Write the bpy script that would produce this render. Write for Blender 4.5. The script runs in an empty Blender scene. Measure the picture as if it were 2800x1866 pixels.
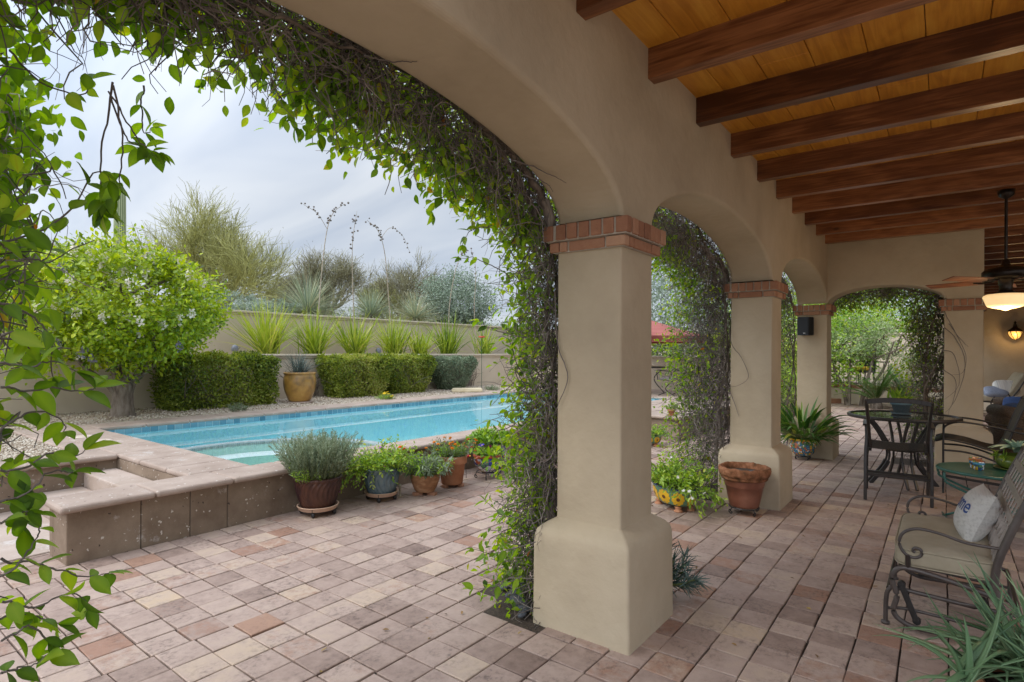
import bpy, bmesh, math, random
import numpy as np
from mathutils import Vector, Matrix
rad = math.radians
SC = bpy.context.scene
COL = SC.collection
rng = np.random.default_rng(11)
random.seed(5)

# ------------------------------------------------------------------ camera
cam_d = bpy.data.cameras.new("camera")
cam_d.sensor_width = 36.0
cam_d.lens = 20.0
cam_d.shift_y = 29.0 / 2800.0
cam_d.clip_start = 0.05
cam_d.clip_end = 4000.0
cam = bpy.data.objects.new("camera", cam_d)
COL.objects.link(cam)
yaw, roll = rad(37.2), 0.005
Fw = Vector((-math.sin(yaw), math.cos(yaw), 0))
Rt = Vector((math.cos(yaw), math.sin(yaw), 0))
Up = Vector((0, 0, 1))
R2 = (Rt + Up * roll).normalized()
U2 = (Up - Rt * roll).normalized()
M4 = Matrix((R2, U2, -Fw)).transposed().to_4x4()
M4.translation = Vector((0, 0, 1.55))
cam.matrix_world = M4
SC.camera = cam

# ------------------------------------------------------------------ world and sun
SUN_EL, SUN_AZ = rad(44), rad(205)     # azimuth clockwise from +Y
world = bpy.data.worlds.new("World")
SC.world = world
world.use_nodes = True
nt = world.node_tree
for n in list(nt.nodes):
    nt.nodes.remove(n)
wo = nt.nodes.new("ShaderNodeOutputWorld")
bg = nt.nodes.new("ShaderNodeBackground")
sky = nt.nodes.new("ShaderNodeTexSky")
sky.sky_type = 'NISHITA'
sky.sun_disc = False
sky.sun_elevation = SUN_EL
sky.sun_rotation = SUN_AZ
tc = nt.nodes.new("ShaderNodeTexCoord")
sep = nt.nodes.new("ShaderNodeSeparateXYZ")
nt.links.new(tc.outputs["Generated"], sep.inputs[0])
# cloud deck: noise on a plane high above (direction / elevation)
zc = nt.nodes.new("ShaderNodeMath"); zc.operation = 'MAXIMUM'; zc.inputs[1].default_value = 0.0
nt.links.new(sep.outputs[2], zc.inputs[0])
zp = nt.nodes.new("ShaderNodeMath"); zp.operation = 'ADD'; zp.inputs[1].default_value = 0.22
nt.links.new(zc.outputs[0], zp.inputs[0])
vd = nt.nodes.new("ShaderNodeVectorMath"); vd.operation = 'DIVIDE'
cz = nt.nodes.new("ShaderNodeCombineXYZ")
for i in range(3):
    nt.links.new(zp.outputs[0], cz.inputs[i])
nt.links.new(tc.outputs["Generated"], vd.inputs[0])
nt.links.new(cz.outputs[0], vd.inputs[1])
mp = nt.nodes.new("ShaderNodeMapping")
mp.inputs["Rotation"].default_value = (0, 0, rad(62))
mp.inputs["Scale"].default_value = (0.55, 1.7, 1.0)
nt.links.new(vd.outputs[0], mp.inputs[0])
nz = nt.nodes.new("ShaderNodeTexNoise")
nz.inputs["Scale"].default_value = 1.25
nz.inputs["Detail"].default_value = 4
nz.inputs["Roughness"].default_value = 0.48
nz.inputs["Distortion"].default_value = 0.7
nt.links.new(mp.outputs[0], nz.inputs["Vector"])
cr = nt.nodes.new("ShaderNodeValToRGB")
cr.color_ramp.elements[0].position = 0.36
cr.color_ramp.elements[0].color = (5.5, 6.3, 7.7, 1)
cr.color_ramp.elements[1].position = 0.66
cr.color_ramp.elements[1].color = (8.4, 8.9, 9.6, 1)
nt.links.new(nz.outputs["Fac"], cr.inputs[0])
mixs = nt.nodes.new("ShaderNodeMixRGB")
mixs.inputs[0].default_value = 0.86
nt.links.new(sky.outputs[0], mixs.inputs[1])
nt.links.new(cr.outputs[0], mixs.inputs[2])
# overcast deck: brighter towards the zenith
mr = nt.nodes.new("ShaderNodeMapRange")
mr.inputs[1].default_value = 0.25; mr.inputs[2].default_value = 0.95
mr.inputs[3].default_value = .475; mr.inputs[4].default_value = .78
nt.links.new(sep.outputs[2], mr.inputs[0])
mul = nt.nodes.new("ShaderNodeVectorMath"); mul.operation = 'SCALE'
nt.links.new(mixs.outputs[0], mul.inputs[0])
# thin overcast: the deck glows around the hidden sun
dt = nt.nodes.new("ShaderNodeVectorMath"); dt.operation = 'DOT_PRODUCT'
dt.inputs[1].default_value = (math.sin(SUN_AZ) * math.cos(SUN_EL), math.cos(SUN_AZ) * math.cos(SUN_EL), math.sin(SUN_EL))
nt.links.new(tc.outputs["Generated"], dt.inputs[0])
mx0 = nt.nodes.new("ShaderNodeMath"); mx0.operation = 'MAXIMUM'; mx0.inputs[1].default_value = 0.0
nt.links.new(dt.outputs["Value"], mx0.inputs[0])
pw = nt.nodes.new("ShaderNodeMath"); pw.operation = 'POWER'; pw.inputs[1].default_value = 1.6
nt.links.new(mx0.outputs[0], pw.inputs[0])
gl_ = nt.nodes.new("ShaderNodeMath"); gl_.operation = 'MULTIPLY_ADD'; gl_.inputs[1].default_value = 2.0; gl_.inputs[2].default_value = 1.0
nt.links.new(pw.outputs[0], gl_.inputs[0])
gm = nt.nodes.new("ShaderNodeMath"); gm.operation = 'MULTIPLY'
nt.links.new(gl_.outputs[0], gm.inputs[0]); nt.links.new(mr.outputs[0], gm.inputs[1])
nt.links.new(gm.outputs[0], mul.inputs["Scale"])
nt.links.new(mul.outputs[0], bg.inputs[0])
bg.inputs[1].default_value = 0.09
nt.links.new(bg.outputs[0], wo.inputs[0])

sun_d = bpy.data.lights.new("sun", 'SUN')
sun_d.energy = 0.5
sun_d.angle = rad(24)
sun_d.color = (1.0, 0.95, 0.87)
sun = bpy.data.objects.new("sun", sun_d)
COL.objects.link(sun)
sd = Vector((math.sin(SUN_AZ) * math.cos(SUN_EL), math.cos(SUN_AZ) * math.cos(SUN_EL), math.sin(SUN_EL)))
sun.rotation_euler = sd.to_track_quat('Z', 'Y').to_euler()
sun.location = (0, 0, 30)

SC.view_settings.view_transform = 'Standard'
SC.view_settings.look = 'None'
SC.view_settings.exposure = 1.15
SC.view_settings.gamma = 1.0
SC.cycles.max_bounces = 10
SC.cycles.diffuse_bounces = 6
SC.cycles.transparent_max_bounces = 12

# ------------------------------------------------------------------ materials
def mat(name, cols, scale=6.0, rough=0.75, bump=0.0, bscale=80.0, attr=False, amt=0.5, tr=0.0, metal=0.0,
        spec=0.4, stretch=None, trcol=None, coat=0.0, detail=6.0, emit=None, alpha=1.0):
    """cols: ramp colours from low to high. attr: the ramp is driven by the mesh's own 't' value plus noise."""
    m = bpy.data.materials.new(name)
    m.use_nodes = True
    t = m.node_tree
    for n in list(t.nodes):
        t.nodes.remove(n)
    out = t.nodes.new("ShaderNodeOutputMaterial")
    p = t.nodes.new("ShaderNodeBsdfPrincipled")
    p.inputs["Roughness"].default_value = rough
    p.inputs["Metallic"].default_value = metal
    p.inputs["Specular IOR Level"].default_value = spec
    if coat:
        p.inputs["Coat Weight"].default_value = coat
        p.inputs["Coat Roughness"].default_value = 0.15
    co = t.nodes.new("ShaderNodeTexCoord")
    src = co.outputs["Object"]
    if stretch:
        mpn = t.nodes.new("ShaderNodeMapping")
        mpn.inputs["Scale"].default_value = stretch
        t.links.new(src, mpn.inputs[0])
        src = mpn.outputs[0]
    n = t.nodes.new("ShaderNodeTexNoise")
    n.inputs["Scale"].default_value = scale
    n.inputs["Detail"].default_value = detail
    n.inputs["Roughness"].default_value = 0.6
    t.links.new(src, n.inputs["Vector"])
    r = t.nodes.new("ShaderNodeValToRGB")
    el = r.color_ramp.elements
    lo, hi = (0.3, 0.7) if not attr else (0.0, 1.0)
    k = len(cols)
    el[0].position = lo; el[0].color = (*cols[0], 1)
    el[1].position = hi; el[1].color = (*cols[-1], 1)
    for i in range(1, k - 1):
        e = el.new(lo + (hi - lo) * i / (k - 1)); e.color = (*cols[i], 1)
    if attr:
        a = t.nodes.new("ShaderNodeAttribute"); a.attribute_name = "t"
        s = t.nodes.new("ShaderNodeMath"); s.operation = 'MULTIPLY_ADD'
        s.inputs[1].default_value = amt; s.inputs[2].default_value = -0.5 * amt
        t.links.new(n.outputs["Fac"], s.inputs[0])
        ad = t.nodes.new("ShaderNodeMath"); ad.operation = 'ADD'
        t.links.new(a.outputs["Fac"], ad.inputs[0]); t.links.new(s.outputs[0], ad.inputs[1])
        t.links.new(ad.outputs[0], r.inputs[0])
    else:
        t.links.new(n.outputs["Fac"], r.inputs[0])
    t.links.new(r.outputs[0], p.inputs["Base Color"])
    if bump:
        b = t.nodes.new("ShaderNodeBump"); b.inputs["Strength"].default_value = bump
        b.inputs["Distance"].default_value = 0.01
        n2 = t.nodes.new("ShaderNodeTexNoise"); n2.inputs["Scale"].default_value = bscale
        n2.inputs["Detail"].default_value = 5
        t.links.new(src, n2.inputs["Vector"])
        t.links.new(n2.outputs["Fac"], b.inputs["Height"])
        t.links.new(b.outputs[0], p.inputs["Normal"])
    if emit:
        p.inputs["Emission Color"].default_value = (*emit[0], 1)
        p.inputs["Emission Strength"].default_value = emit[1]
    sh = p.outputs[0]
    if tr:
        tb = t.nodes.new("ShaderNodeBsdfTranslucent")
        mx = t.nodes.new("ShaderNodeMixShader"); mx.inputs[0].default_value = tr
        hs = t.nodes.new("ShaderNodeHueSaturation")
        hs.inputs["Saturation"].default_value = 1.15; hs.inputs["Value"].default_value = 1.9
        hs.inputs["Hue"].default_value = 0.485
        t.links.new(r.outputs[0], hs.inputs["Color"])
        t.links.new(hs.outputs[0], tb.inputs[0])
        t.links.new(sh, mx.inputs[1]); t.links.new(tb.outputs[0], mx.inputs[2])
        sh = mx.outputs[0]
    if alpha < 1.0:
        tp = t.nodes.new("ShaderNodeBsdfTransparent")
        mx = t.nodes.new("ShaderNodeMixShader"); mx.inputs[0].default_value = alpha
        t.links.new(tp.outputs[0], mx.inputs[1]); t.links.new(sh, mx.inputs[2])
        sh = mx.outputs[0]
    t.links.new(sh, out.inputs[0])
    m["ramp"] = r.name
    return m

def floor_mat():
    m = bpy.data.materials.new("tumbled_paver"); m.use_nodes = True
    t = m.node_tree; p = t.nodes["Principled BSDF"]
    N = t.nodes.new; L = t.links.new
    co = N("ShaderNodeTexCoord")
    a = N("ShaderNodeAttribute"); a.attribute_name = "t"
    a2 = N("ShaderNodeAttribute"); a2.attribute_name = "rust"
    r = N("ShaderNodeValToRGB"); el = r.color_ramp.elements
    el[0].color = (0.17, 0.11, 0.085, 1); el[1].color = (0.49, 0.35, 0.22, 1); el[1].position = 1
    for pos, c in ((0.2, (0.25, 0.172, 0.135)), (0.4, (0.345, 0.246, 0.197)), (0.6, (0.41, 0.302, 0.243)), (0.8, (0.455, 0.34, 0.25))):
        e = el.new(pos); e.color = (*c, 1)
    n1 = N("ShaderNodeTexNoise"); n1.inputs["Scale"].default_value = 9; n1.inputs["Detail"].default_value = 8; n1.inputs["Roughness"].default_value = 0.7
    L(co.outputs["Object"], n1.inputs["Vector"])
    ma = N("ShaderNodeMath"); ma.operation = 'MULTIPLY_ADD'; ma.inputs[1].default_value = 0.75; ma.inputs[2].default_value = -0.375
    L(n1.outputs["Fac"], ma.inputs[0])
    ad = N("ShaderNodeMath"); ad.operation = 'ADD'; L(a.outputs["Fac"], ad.inputs[0]); L(ma.outputs[0], ad.inputs[1])
    L(ad.outputs[0], r.inputs[0])
    # rust coloured core showing through worn face
    n2 = N("ShaderNodeTexNoise"); n2.inputs["Scale"].default_value = 11; n2.inputs["Detail"].default_value = 7; n2.inputs["Roughness"].default_value = 0.75
    L(co.outputs["Object"], n2.inputs["Vector"])
    ad2 = N("ShaderNodeMath"); ad2.operation = 'ADD'; L(n2.outputs["Fac"], ad2.inputs[0]); L(a2.outputs["Fac"], ad2.inputs[1])
    rr = N("ShaderNodeMapRange"); rr.inputs[1].default_value = 0.90; rr.inputs[2].default_value = 1.10; rr.inputs[4].default_value = .72
    L(ad2.outputs[0], rr.inputs[0])
    m1 = N("ShaderNodeMixRGB"); L(rr.outputs[0], m1.inputs[0]); L(r.outputs[0], m1.inputs[1]); m1.inputs[2].default_value = (0.30, 0.15, 0.09, 1)
    # pits and grime specks
    n3 = N("ShaderNodeTexNoise"); n3.inputs["Scale"].default_value = 46; n3.inputs["Detail"].default_value = 6; n3.inputs["Roughness"].default_value = 0.7
    mp_ = N("ShaderNodeMapping"); mp_.inputs["Scale"].default_value = (.8, 0.6, 1)
    L(co.outputs["Object"], mp_.inputs[0]); L(mp_.outputs[0], n3.inputs["Vector"])
    r3 = N("ShaderNodeMapRange"); r3.inputs[1].default_value = 0.36; r3.inputs[2].default_value = 0.52; r3.inputs[3].default_value = 0.55; r3.inputs[4].default_value = 1.0
    L(n3.outputs["Fac"], r3.inputs[0])
    n4 = N("ShaderNodeTexNoise"); n4.inputs["Scale"].default_value = 4.5; n4.inputs["Detail"].default_value = 5
    L(co.outputs["Object"], n4.inputs["Vector"])
    r4 = N("ShaderNodeMapRange"); r4.inputs[1].default_value = 0.35; r4.inputs[2].default_value = 0.6; r4.inputs[3].default_value = 0.0; r4.inputs[4].default_value = 1.0
    L(n4.outputs["Fac"], r4.inputs[0])
    mxp = N("ShaderNodeMixRGB"); L(r4.outputs[0], mxp.inputs[0]); mxp.inputs[2].default_value = (1, 1, 1, 1); L(r3.outputs[0], mxp.inputs[1])
    m2 = N("ShaderNodeMixRGB"); m2.blend_type = 'MULTIPLY'; m2.inputs[0].default_value = 1
    L(m1.outputs[0], m2.inputs[1]); L(mxp.outputs[0], m2.inputs[2])
    L(m2.outputs[0], p.inputs["Base Color"])
    p.inputs["Roughness"].default_value = 0.72
    p.inputs["Specular IOR Level"].default_value = 0.35
    b = N("ShaderNodeBump"); b.inputs["Strength"].default_value = 0.55; b.inputs["Distance"].default_value = 0.006
    L(n3.outputs["Fac"], b.inputs["Height"]); L(b.outputs[0], p.inputs["Normal"])
    return m

def speckle_stone(name, c1, c2, white=0.62):
    """cantera: brown pumice stone with pale and dark clasts and chalky lime bloom."""
    m = bpy.data.materials.new(name); m.use_nodes = True
    t = m.node_tree; p = t.nodes["Principled BSDF"]; N = t.nodes.new; L = t.links.new
    co = N("ShaderNodeTexCoord")
    n1 = N("ShaderNodeTexNoise"); n1.inputs["Scale"].default_value = 2.2; n1.inputs["Detail"].default_value = 8; n1.inputs["Roughness"].default_value = 0.65
    L(co.outputs["Object"], n1.inputs["Vector"])
    r = N("ShaderNodeValToRGB"); el = r.color_ramp.elements
    el[0].position = .3; el[0].color = (*c1, 1); el[1].position = .68; el[1].color = (*c2, 1)
    L(n1.outputs["Fac"], r.inputs[0])
    v = N("ShaderNodeTexVoronoi"); v.inputs["Scale"].default_value = 34; v.inputs["Randomness"].default_value = 1
    nd = N("ShaderNodeTexNoise"); nd.inputs["Scale"].default_value = 30; nd.inputs["Detail"].default_value = 3; L(co.outputs["Object"], nd.inputs["Vector"])
    va = N("ShaderNodeMixRGB"); va.blend_type = 'ADD'; va.inputs[0].default_value = .055; L(co.outputs["Object"], va.inputs[1]); L(nd.outputs["Color"], va.inputs[2])
    L(va.outputs[0], v.inputs["Vector"])
    sp = N("ShaderNodeSeparateColor"); L(v.outputs["Color"], sp.inputs[0])
    th = N("ShaderNodeMath"); th.operation = 'MULTIPLY_ADD'; th.inputs[1].default_value = .30; th.inputs[2].default_value = .03; L(sp.outputs[2], th.inputs[0])
    lt = N("ShaderNodeMath"); lt.operation = 'LESS_THAN'; L(v.outputs["Distance"], lt.inputs[0]); L(th.outputs[0], lt.inputs[1])
    gt = N("ShaderNodeMath"); gt.operation = 'GREATER_THAN'; gt.inputs[1].default_value = 0.82; L(sp.outputs[0], gt.inputs[0])
    mm = N("ShaderNodeMath"); mm.operation = 'MULTIPLY'; L(lt.outputs[0], mm.inputs[0]); L(gt.outputs[0], mm.inputs[1])
    m1 = N("ShaderNodeMixRGB"); L(mm.outputs[0], m1.inputs[0]); L(r.outputs[0], m1.inputs[1]); m1.inputs[2].default_value = (.56, .5, .43, 1)
    gt2 = N("ShaderNodeMath"); gt2.operation = 'LESS_THAN'; gt2.inputs[1].default_value = 0.03; L(sp.outputs[0], gt2.inputs[0])
    mm2 = N("ShaderNodeMath"); mm2.operation = 'MULTIPLY'; L(lt.outputs[0], mm2.inputs[0]); L(gt2.outputs[0], mm2.inputs[1])
    m2 = N("ShaderNodeMixRGB"); L(mm2.outputs[0], m2.inputs[0]); L(m1.outputs[0], m2.inputs[1]); m2.inputs[2].default_value = (.07, .05, .04, 1)
    n2 = N("ShaderNodeTexNoise"); n2.inputs["Scale"].default_value = 3.1; n2.inputs["Detail"].default_value = 9; n2.inputs["Roughness"].default_value = 0.72
    mp_ = N("ShaderNodeMapping"); mp_.inputs["Location"].default_value = (3, 7, 1); L(co.outputs["Object"], mp_.inputs[0]); L(mp_.outputs[0], n2.inputs["Vector"])
    rr = N("ShaderNodeMapRange"); rr.inputs[1].default_value = white; rr.inputs[2].default_value = white + .1; rr.inputs[4].default_value = .75
    L(n2.outputs["Fac"], rr.inputs[0])
    m3 = N("ShaderNodeMixRGB"); L(rr.outputs[0], m3.inputs[0]); L(m2.outputs[0], m3.inputs[1]); m3.inputs[2].default_value = (.58, .54, .5, 1)
    L(m3.outputs[0], p.inputs["Base Color"])
    p.inputs["Roughness"].default_value = .8; p.inputs["Specular IOR Level"].default_value = .25
    n3 = N("ShaderNodeTexNoise"); n3.inputs["Scale"].default_value = 60; n3.inputs["Detail"].default_value = 6; L(co.outputs["Object"], n3.inputs["Vector"])
    b = N("ShaderNodeBump"); b.inputs["Strength"].default_value = .5; b.inputs["Distance"].default_value = .006
    L(n3.outputs["Fac"], b.inputs["Height"]); L(b.outputs[0], p.inputs["Normal"])
    return m

def wood_mat(name, cols, rough=.45, axis=0, sc=1.0, spec=.4, amt=.35, knot=(.05, .02, .008)):
    """boards: each board's own tone 't', stretched grain, cloudy figure and a few dark knots"""
    m = bpy.data.materials.new(name); m.use_nodes = True
    t = m.node_tree; p = t.nodes["Principled BSDF"]; N = t.nodes.new; L = t.links.new
    co = N("ShaderNodeTexCoord")
    def mapped(s):
        q = N("ShaderNodeMapping"); q.inputs["Scale"].default_value = s; L(co.outputs["Object"], q.inputs[0]); return q.outputs[0]
    st = [30, 30, 30]; st[axis] = 1.6
    n1 = N("ShaderNodeTexNoise"); n1.inputs["Scale"].default_value = 1.6 * sc; n1.inputs["Detail"].default_value = 7; n1.inputs["Distortion"].default_value = 1.2; L(mapped(st), n1.inputs["Vector"])
    s2 = [5, 5, 5]; s2[axis] = 1.5
    n2 = N("ShaderNodeTexNoise"); n2.inputs["Scale"].default_value = 1.1; n2.inputs["Detail"].default_value = 4; n2.inputs["Distortion"].default_value = 1.5; L(mapped(s2), n2.inputs["Vector"])
    a = N("ShaderNodeAttribute"); a.attribute_name = "t"
    def madd(src, k, c):
        q = N("ShaderNodeMath"); q.operation = 'MULTIPLY_ADD'; q.inputs[1].default_value = k; q.inputs[2].default_value = c; L(src, q.inputs[0]); return q.outputs[0]
    def add(x, y):
        q = N("ShaderNodeMath"); q.operation = 'ADD'; L(x, q.inputs[0]); L(y, q.inputs[1]); return q.outputs[0]
    f = add(add(a.outputs["Fac"], madd(n1.outputs["Fac"], amt * 1.5, -.75 * amt)), madd(n2.outputs["Fac"], amt * 1.3, -.65 * amt))
    r = N("ShaderNodeValToRGB"); el = r.color_ramp.elements; k = len(cols)
    el[0].color = (*cols[0], 1); el[1].color = (*cols[-1], 1); el[1].position = 1
    for i in range(1, k - 1):
        e = el.new(i / (k - 1)); e.color = (*cols[i], 1)
    L(f, r.inputs[0])
    s3 = [4.2, 4.2, 4.2]; s3[axis] = 2.0
    v = N("ShaderNodeTexVoronoi"); v.inputs["Scale"].default_value = 1.0; L(mapped(s3), v.inputs["Vector"])
    mr_ = N("ShaderNodeMapRange"); mr_.inputs[1].default_value = .045; mr_.inputs[2].default_value = .10; mr_.inputs[3].default_value = .8; mr_.inputs[4].default_value = 0.0
    L(v.outputs["Distance"], mr_.inputs[0])
    sp = N("ShaderNodeSeparateColor"); L(v.outputs["Color"], sp.inputs[0])
    gt = N("ShaderNodeMath"); gt.operation = 'GREATER_THAN'; gt.inputs[1].default_value = .45; L(sp.outputs[1], gt.inputs[0])
    ml = N("ShaderNodeMath"); ml.operation = 'MULTIPLY'; L(mr_.outputs[0], ml.inputs[0]); L(gt.outputs[0], ml.inputs[1])
    mx = N("ShaderNodeMixRGB"); L(ml.outputs[0], mx.inputs[0]); L(r.outputs[0], mx.inputs[1]); mx.inputs[2].default_value = (*knot, 1)
    L(mx.outputs[0], p.inputs["Base Color"])
    p.inputs["Roughness"].default_value = rough; p.inputs["Specular IOR Level"].default_value = spec
    b = N("ShaderNodeBump"); b.inputs["Strength"].default_value = .35; b.inputs["Distance"].default_value = .003; L(n1.outputs["Fac"], b.inputs["Height"]); L(b.outputs[0], p.inputs["Normal"])
    return m

def water_mat():
    m = bpy.data.materials.new("pool_water"); m.use_nodes = True
    t = m.node_tree; N = t.nodes.new; L = t.links.new
    for n in list(t.nodes): t.nodes.remove(n)
    out = N("ShaderNodeOutputMaterial")
    co = N("ShaderNodeTexCoord")
    mp_ = N("ShaderNodeMapping"); mp_.inputs["Scale"].default_value = (1.0, .55, 1); L(co.outputs["Object"], mp_.inputs[0])
    n = N("ShaderNodeTexNoise"); n.inputs["Scale"].default_value = 5; n.inputs["Detail"].default_value = 3; L(mp_.outputs[0], n.inputs["Vector"])
    b = N("ShaderNodeBump"); b.inputs["Strength"].default_value = .06; b.inputs["Distance"].default_value = .02; L(n.outputs["Fac"], b.inputs["Height"])
    fr = N("ShaderNodeFresnel"); fr.inputs[0].default_value = 1.33; L(b.outputs[0], fr.inputs["Normal"])
    tp = N("ShaderNodeBsdfTransparent"); tp.inputs[0].default_value = (.93, .98, .985, 1)
    gl = N("ShaderNodeBsdfGlossy"); gl.inputs["Roughness"].default_value = .02; gl.inputs[0].default_value = (1, 1, 1, 1); L(b.outputs[0], gl.inputs["Normal"])
    mx = N("ShaderNodeMixShader"); L(fr.outputs[0], mx.inputs[0]); L(tp.outputs[0], mx.inputs[1]); L(gl.outputs[0], mx.inputs[2])
    L(mx.outputs[0], out.inputs[0])
    return m

STUCCO = mat("stucco_beige", [(.395, .318, .218), (.465, .378, .262), (.52, .43, .305)], scale=1.2, rough=.9, bump=.5, bscale=18, spec=.15, detail=9)
STUCCO_OUT = mat("stucco_garden_wall", [(.52, .435, .33), (.60, .51, .395)], scale=1.1, rough=.92, bump=.1, bscale=90, spec=.15)
BRICK = mat("cap_brick", [(.23, .105, .062), (.35, .17, .10), (.46, .27, .17)], scale=24, rough=.85, bump=.4, bscale=120, attr=True, amt=.6, spec=.2)
MORTAR = mat("mortar", [(.36, .31, .25), (.48, .42, .34)], scale=30, rough=.95, bump=.4, bscale=140)
PLANK = wood_mat("ceiling_pine", [(.36, .13, .012), (.60, .255, .026), (.76, .39, .055)], rough=.36, axis=1, sc=.6, spec=.5, amt=.75, knot=(.20, .07, .012))
BEAMW = wood_mat("beam_wood", [(.065, .021, .009), (.175, .064, .024), (.35, .15, .06)], rough=.34, axis=0, sc=.8, spec=.5, amt=.95)
PAVER = floor_mat()
GROUT = mat("sand_joint", [(.03, .022, .016), (.065, .05, .038)], scale=40, rough=.95)
CANT = speckle_stone("cantera_face", (.155, .105, .07), (.30, .225, .16), .60)
CANT_TOP = speckle_stone("cantera_coping", (.29, .215, .168), (.43, .335, .272), .61)
STEPM = speckle_stone("cantera_step", (.36, .275, .215), (.48, .385, .32), .55)
WATER = water_mat()
PLASTER = mat("pool_plaster", [(.50, .82, .87), (.56, .86, .90)], scale=1.5, rough=.8)
PLASTER_W = mat("spa_plaster", [(.50, .71, .64), (.57, .77, .70)], scale=1.5, rough=.8)
PLASTER_B = mat("spa_bench_white", [(.84, .90, .88), (.88, .92, .90)], scale=1.5, rough=.8)
BLACK = mat("black_metal", [(.012, .011, .011), (.03, .026, .024)], scale=14, rough=.42, spec=.5)
BROWNMET = mat("bronze_powdercoat", [(.022, .017, .014), (.04, .03, .024)], scale=12, rough=.4, spec=.5)
SOIL = mat("potting_soil", [(.03, .022, .016), (.085, .06, .042)], scale=60, rough=.95, bump=.7, bscale=120)
STONE_G = mat("river_stone", [(.045, .05, .06), (.11, .115, .125)], scale=9, rough=.6, bump=.15, bscale=80)
TERRA = mat("terracotta", [(.30, .115, .05), (.43, .185, .09), (.50, .25, .14)], scale=5, rough=.8, bump=.12, bscale=90)
LEAF_VINE = mat("vine_leaf", [(.04, .09, .012), (.10, .205, .016), (.20, .34, .024), (.36, .46, .05), (.32, .13, .03)], scale=5, rough=.5, attr=True, amt=.28, tr=.5, spec=.5)
TWIG_DARK = mat("vine_twig", [(.06, .05, .044), (.17, .142, .124), (.34, .29, .25)], scale=20, rough=.85, attr=True, amt=.4)
BARK = mat("grey_bark", [(.075, .055, .042), (.19, .15, .115), (.28, .235, .19)], scale=14, rough=.9, bump=1.0, bscale=26, stretch=(1, 1, .3))
GRAVEL = mat("pale_gravel", [(.20, .155, .11), (.44, .365, .275), (.62, .55, .45)], scale=38, rough=.95, bump=1.0, bscale=70, detail=9)
DESERT = mat("desert_ground", [(.20, .155, .11), (.33, .27, .2), (.42, .35, .27)], scale=1.6, rough=.95, bump=.5, bscale=12)

# ------------------------------------------------------------------ mesh helpers
class MB:
    """collects geometry (with one float 't' per vertex) and links it as ONE mesh object"""
    def __init__(s):
        s.v = []; s.f = {}; s.t = []; s.n = 0; s.x = []
    def add(s, V, F, t=0.5, x=0.0):
        V = np.asarray(V, float).reshape(-1, 3)
        s.v.append(V)
        s.t.append(np.broadcast_to(np.asarray(t, float), (len(V),)).copy())
        s.x.append(np.broadcast_to(np.asarray(x, float), (len(V),)).copy())
        if isinstance(F, np.ndarray):
            s.f.setdefault(F.shape[1], []).append(F + s.n)
        else:
            by = {}
            for fc in F:
                by.setdefault(len(fc), []).append(fc)
            for k, a in by.items():
                s.f.setdefault(k, []).append(np.asarray(a, int) + s.n)
        s.n += len(V)
        return s
    def build(s, name, m, parent=None, smooth=False, loc=None, rust=False):
        me = bpy.data.meshes.new(name)
        V = np.concatenate(s.v); me.vertices.add(len(V)); me.vertices.foreach_set('co', V.ravel())
        loops = []; starts = []; st = 0
        for k, arrs in s.f.items():
            A = np.concatenate(arrs); loops.append(A.ravel())
            starts.append(st + np.arange(len(A)) * k); st += A.size
        lp = np.concatenate(loops); me.loops.add(len(lp)); me.loops.foreach_set('vertex_index', lp.astype(np.int32))
        sa = np.concatenate(starts); me.polygons.add(len(sa)); me.polygons.foreach_set('loop_start', sa.astype(np.int32))
        me.polygons.foreach_set('use_smooth', np.full(len(sa), bool(smooth)))
        me.update(calc_edges=True)
        a = me.attributes.new('t', 'FLOAT', 'POINT'); a.data.foreach_set('value', np.concatenate(s.t))
        if rust:
            a = me.attributes.new('rust', 'FLOAT', 'POINT'); a.data.foreach_set('value', np.concatenate(s.x))
        me.validate()
        o = bpy.data.objects.new(name, me); COL.objects.link(o)
        if m is not None:
            me.materials.append(m)
        if parent is not None:
            o.parent = parent
        if loc is not None:
            o.location = loc
        return o

def tag(o, label, cat, group=None):
    o["label"] = label; o["category"] = cat
    if group: o["group"] = group
    return o
def thing(name, label, cat, loc=(0, 0, 0), rz=0.0, group=None, sc=1.0):
    o = bpy.data.objects.new(name, None); COL.objects.link(o)
    o.empty_display_size = .1
    o.location = loc; o.rotation_euler = (0, 0, rz); o.scale = (sc, sc, sc)
    return tag(o, label, cat, group)
def struct(o):
    o["kind"] = "structure"; return o
def stuff(o, label, cat):
    o["kind"] = "stuff"; return tag(o, label, cat)
def copy_thing(root, loc, rz, label, sc=None):
    c = root.copy(); COL.objects.link(c); c.location = loc; c.rotation_euler = (0, 0, rz); c["label"] = label
    if sc: c.scale = (sc, sc, sc)
    for ch in list(root.children):
        k = ch.copy(); COL.objects.link(k); k.parent = c
        for g in list(ch.children):
            q = g.copy(); COL.objects.link(q); q.parent = k
    return c

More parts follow.
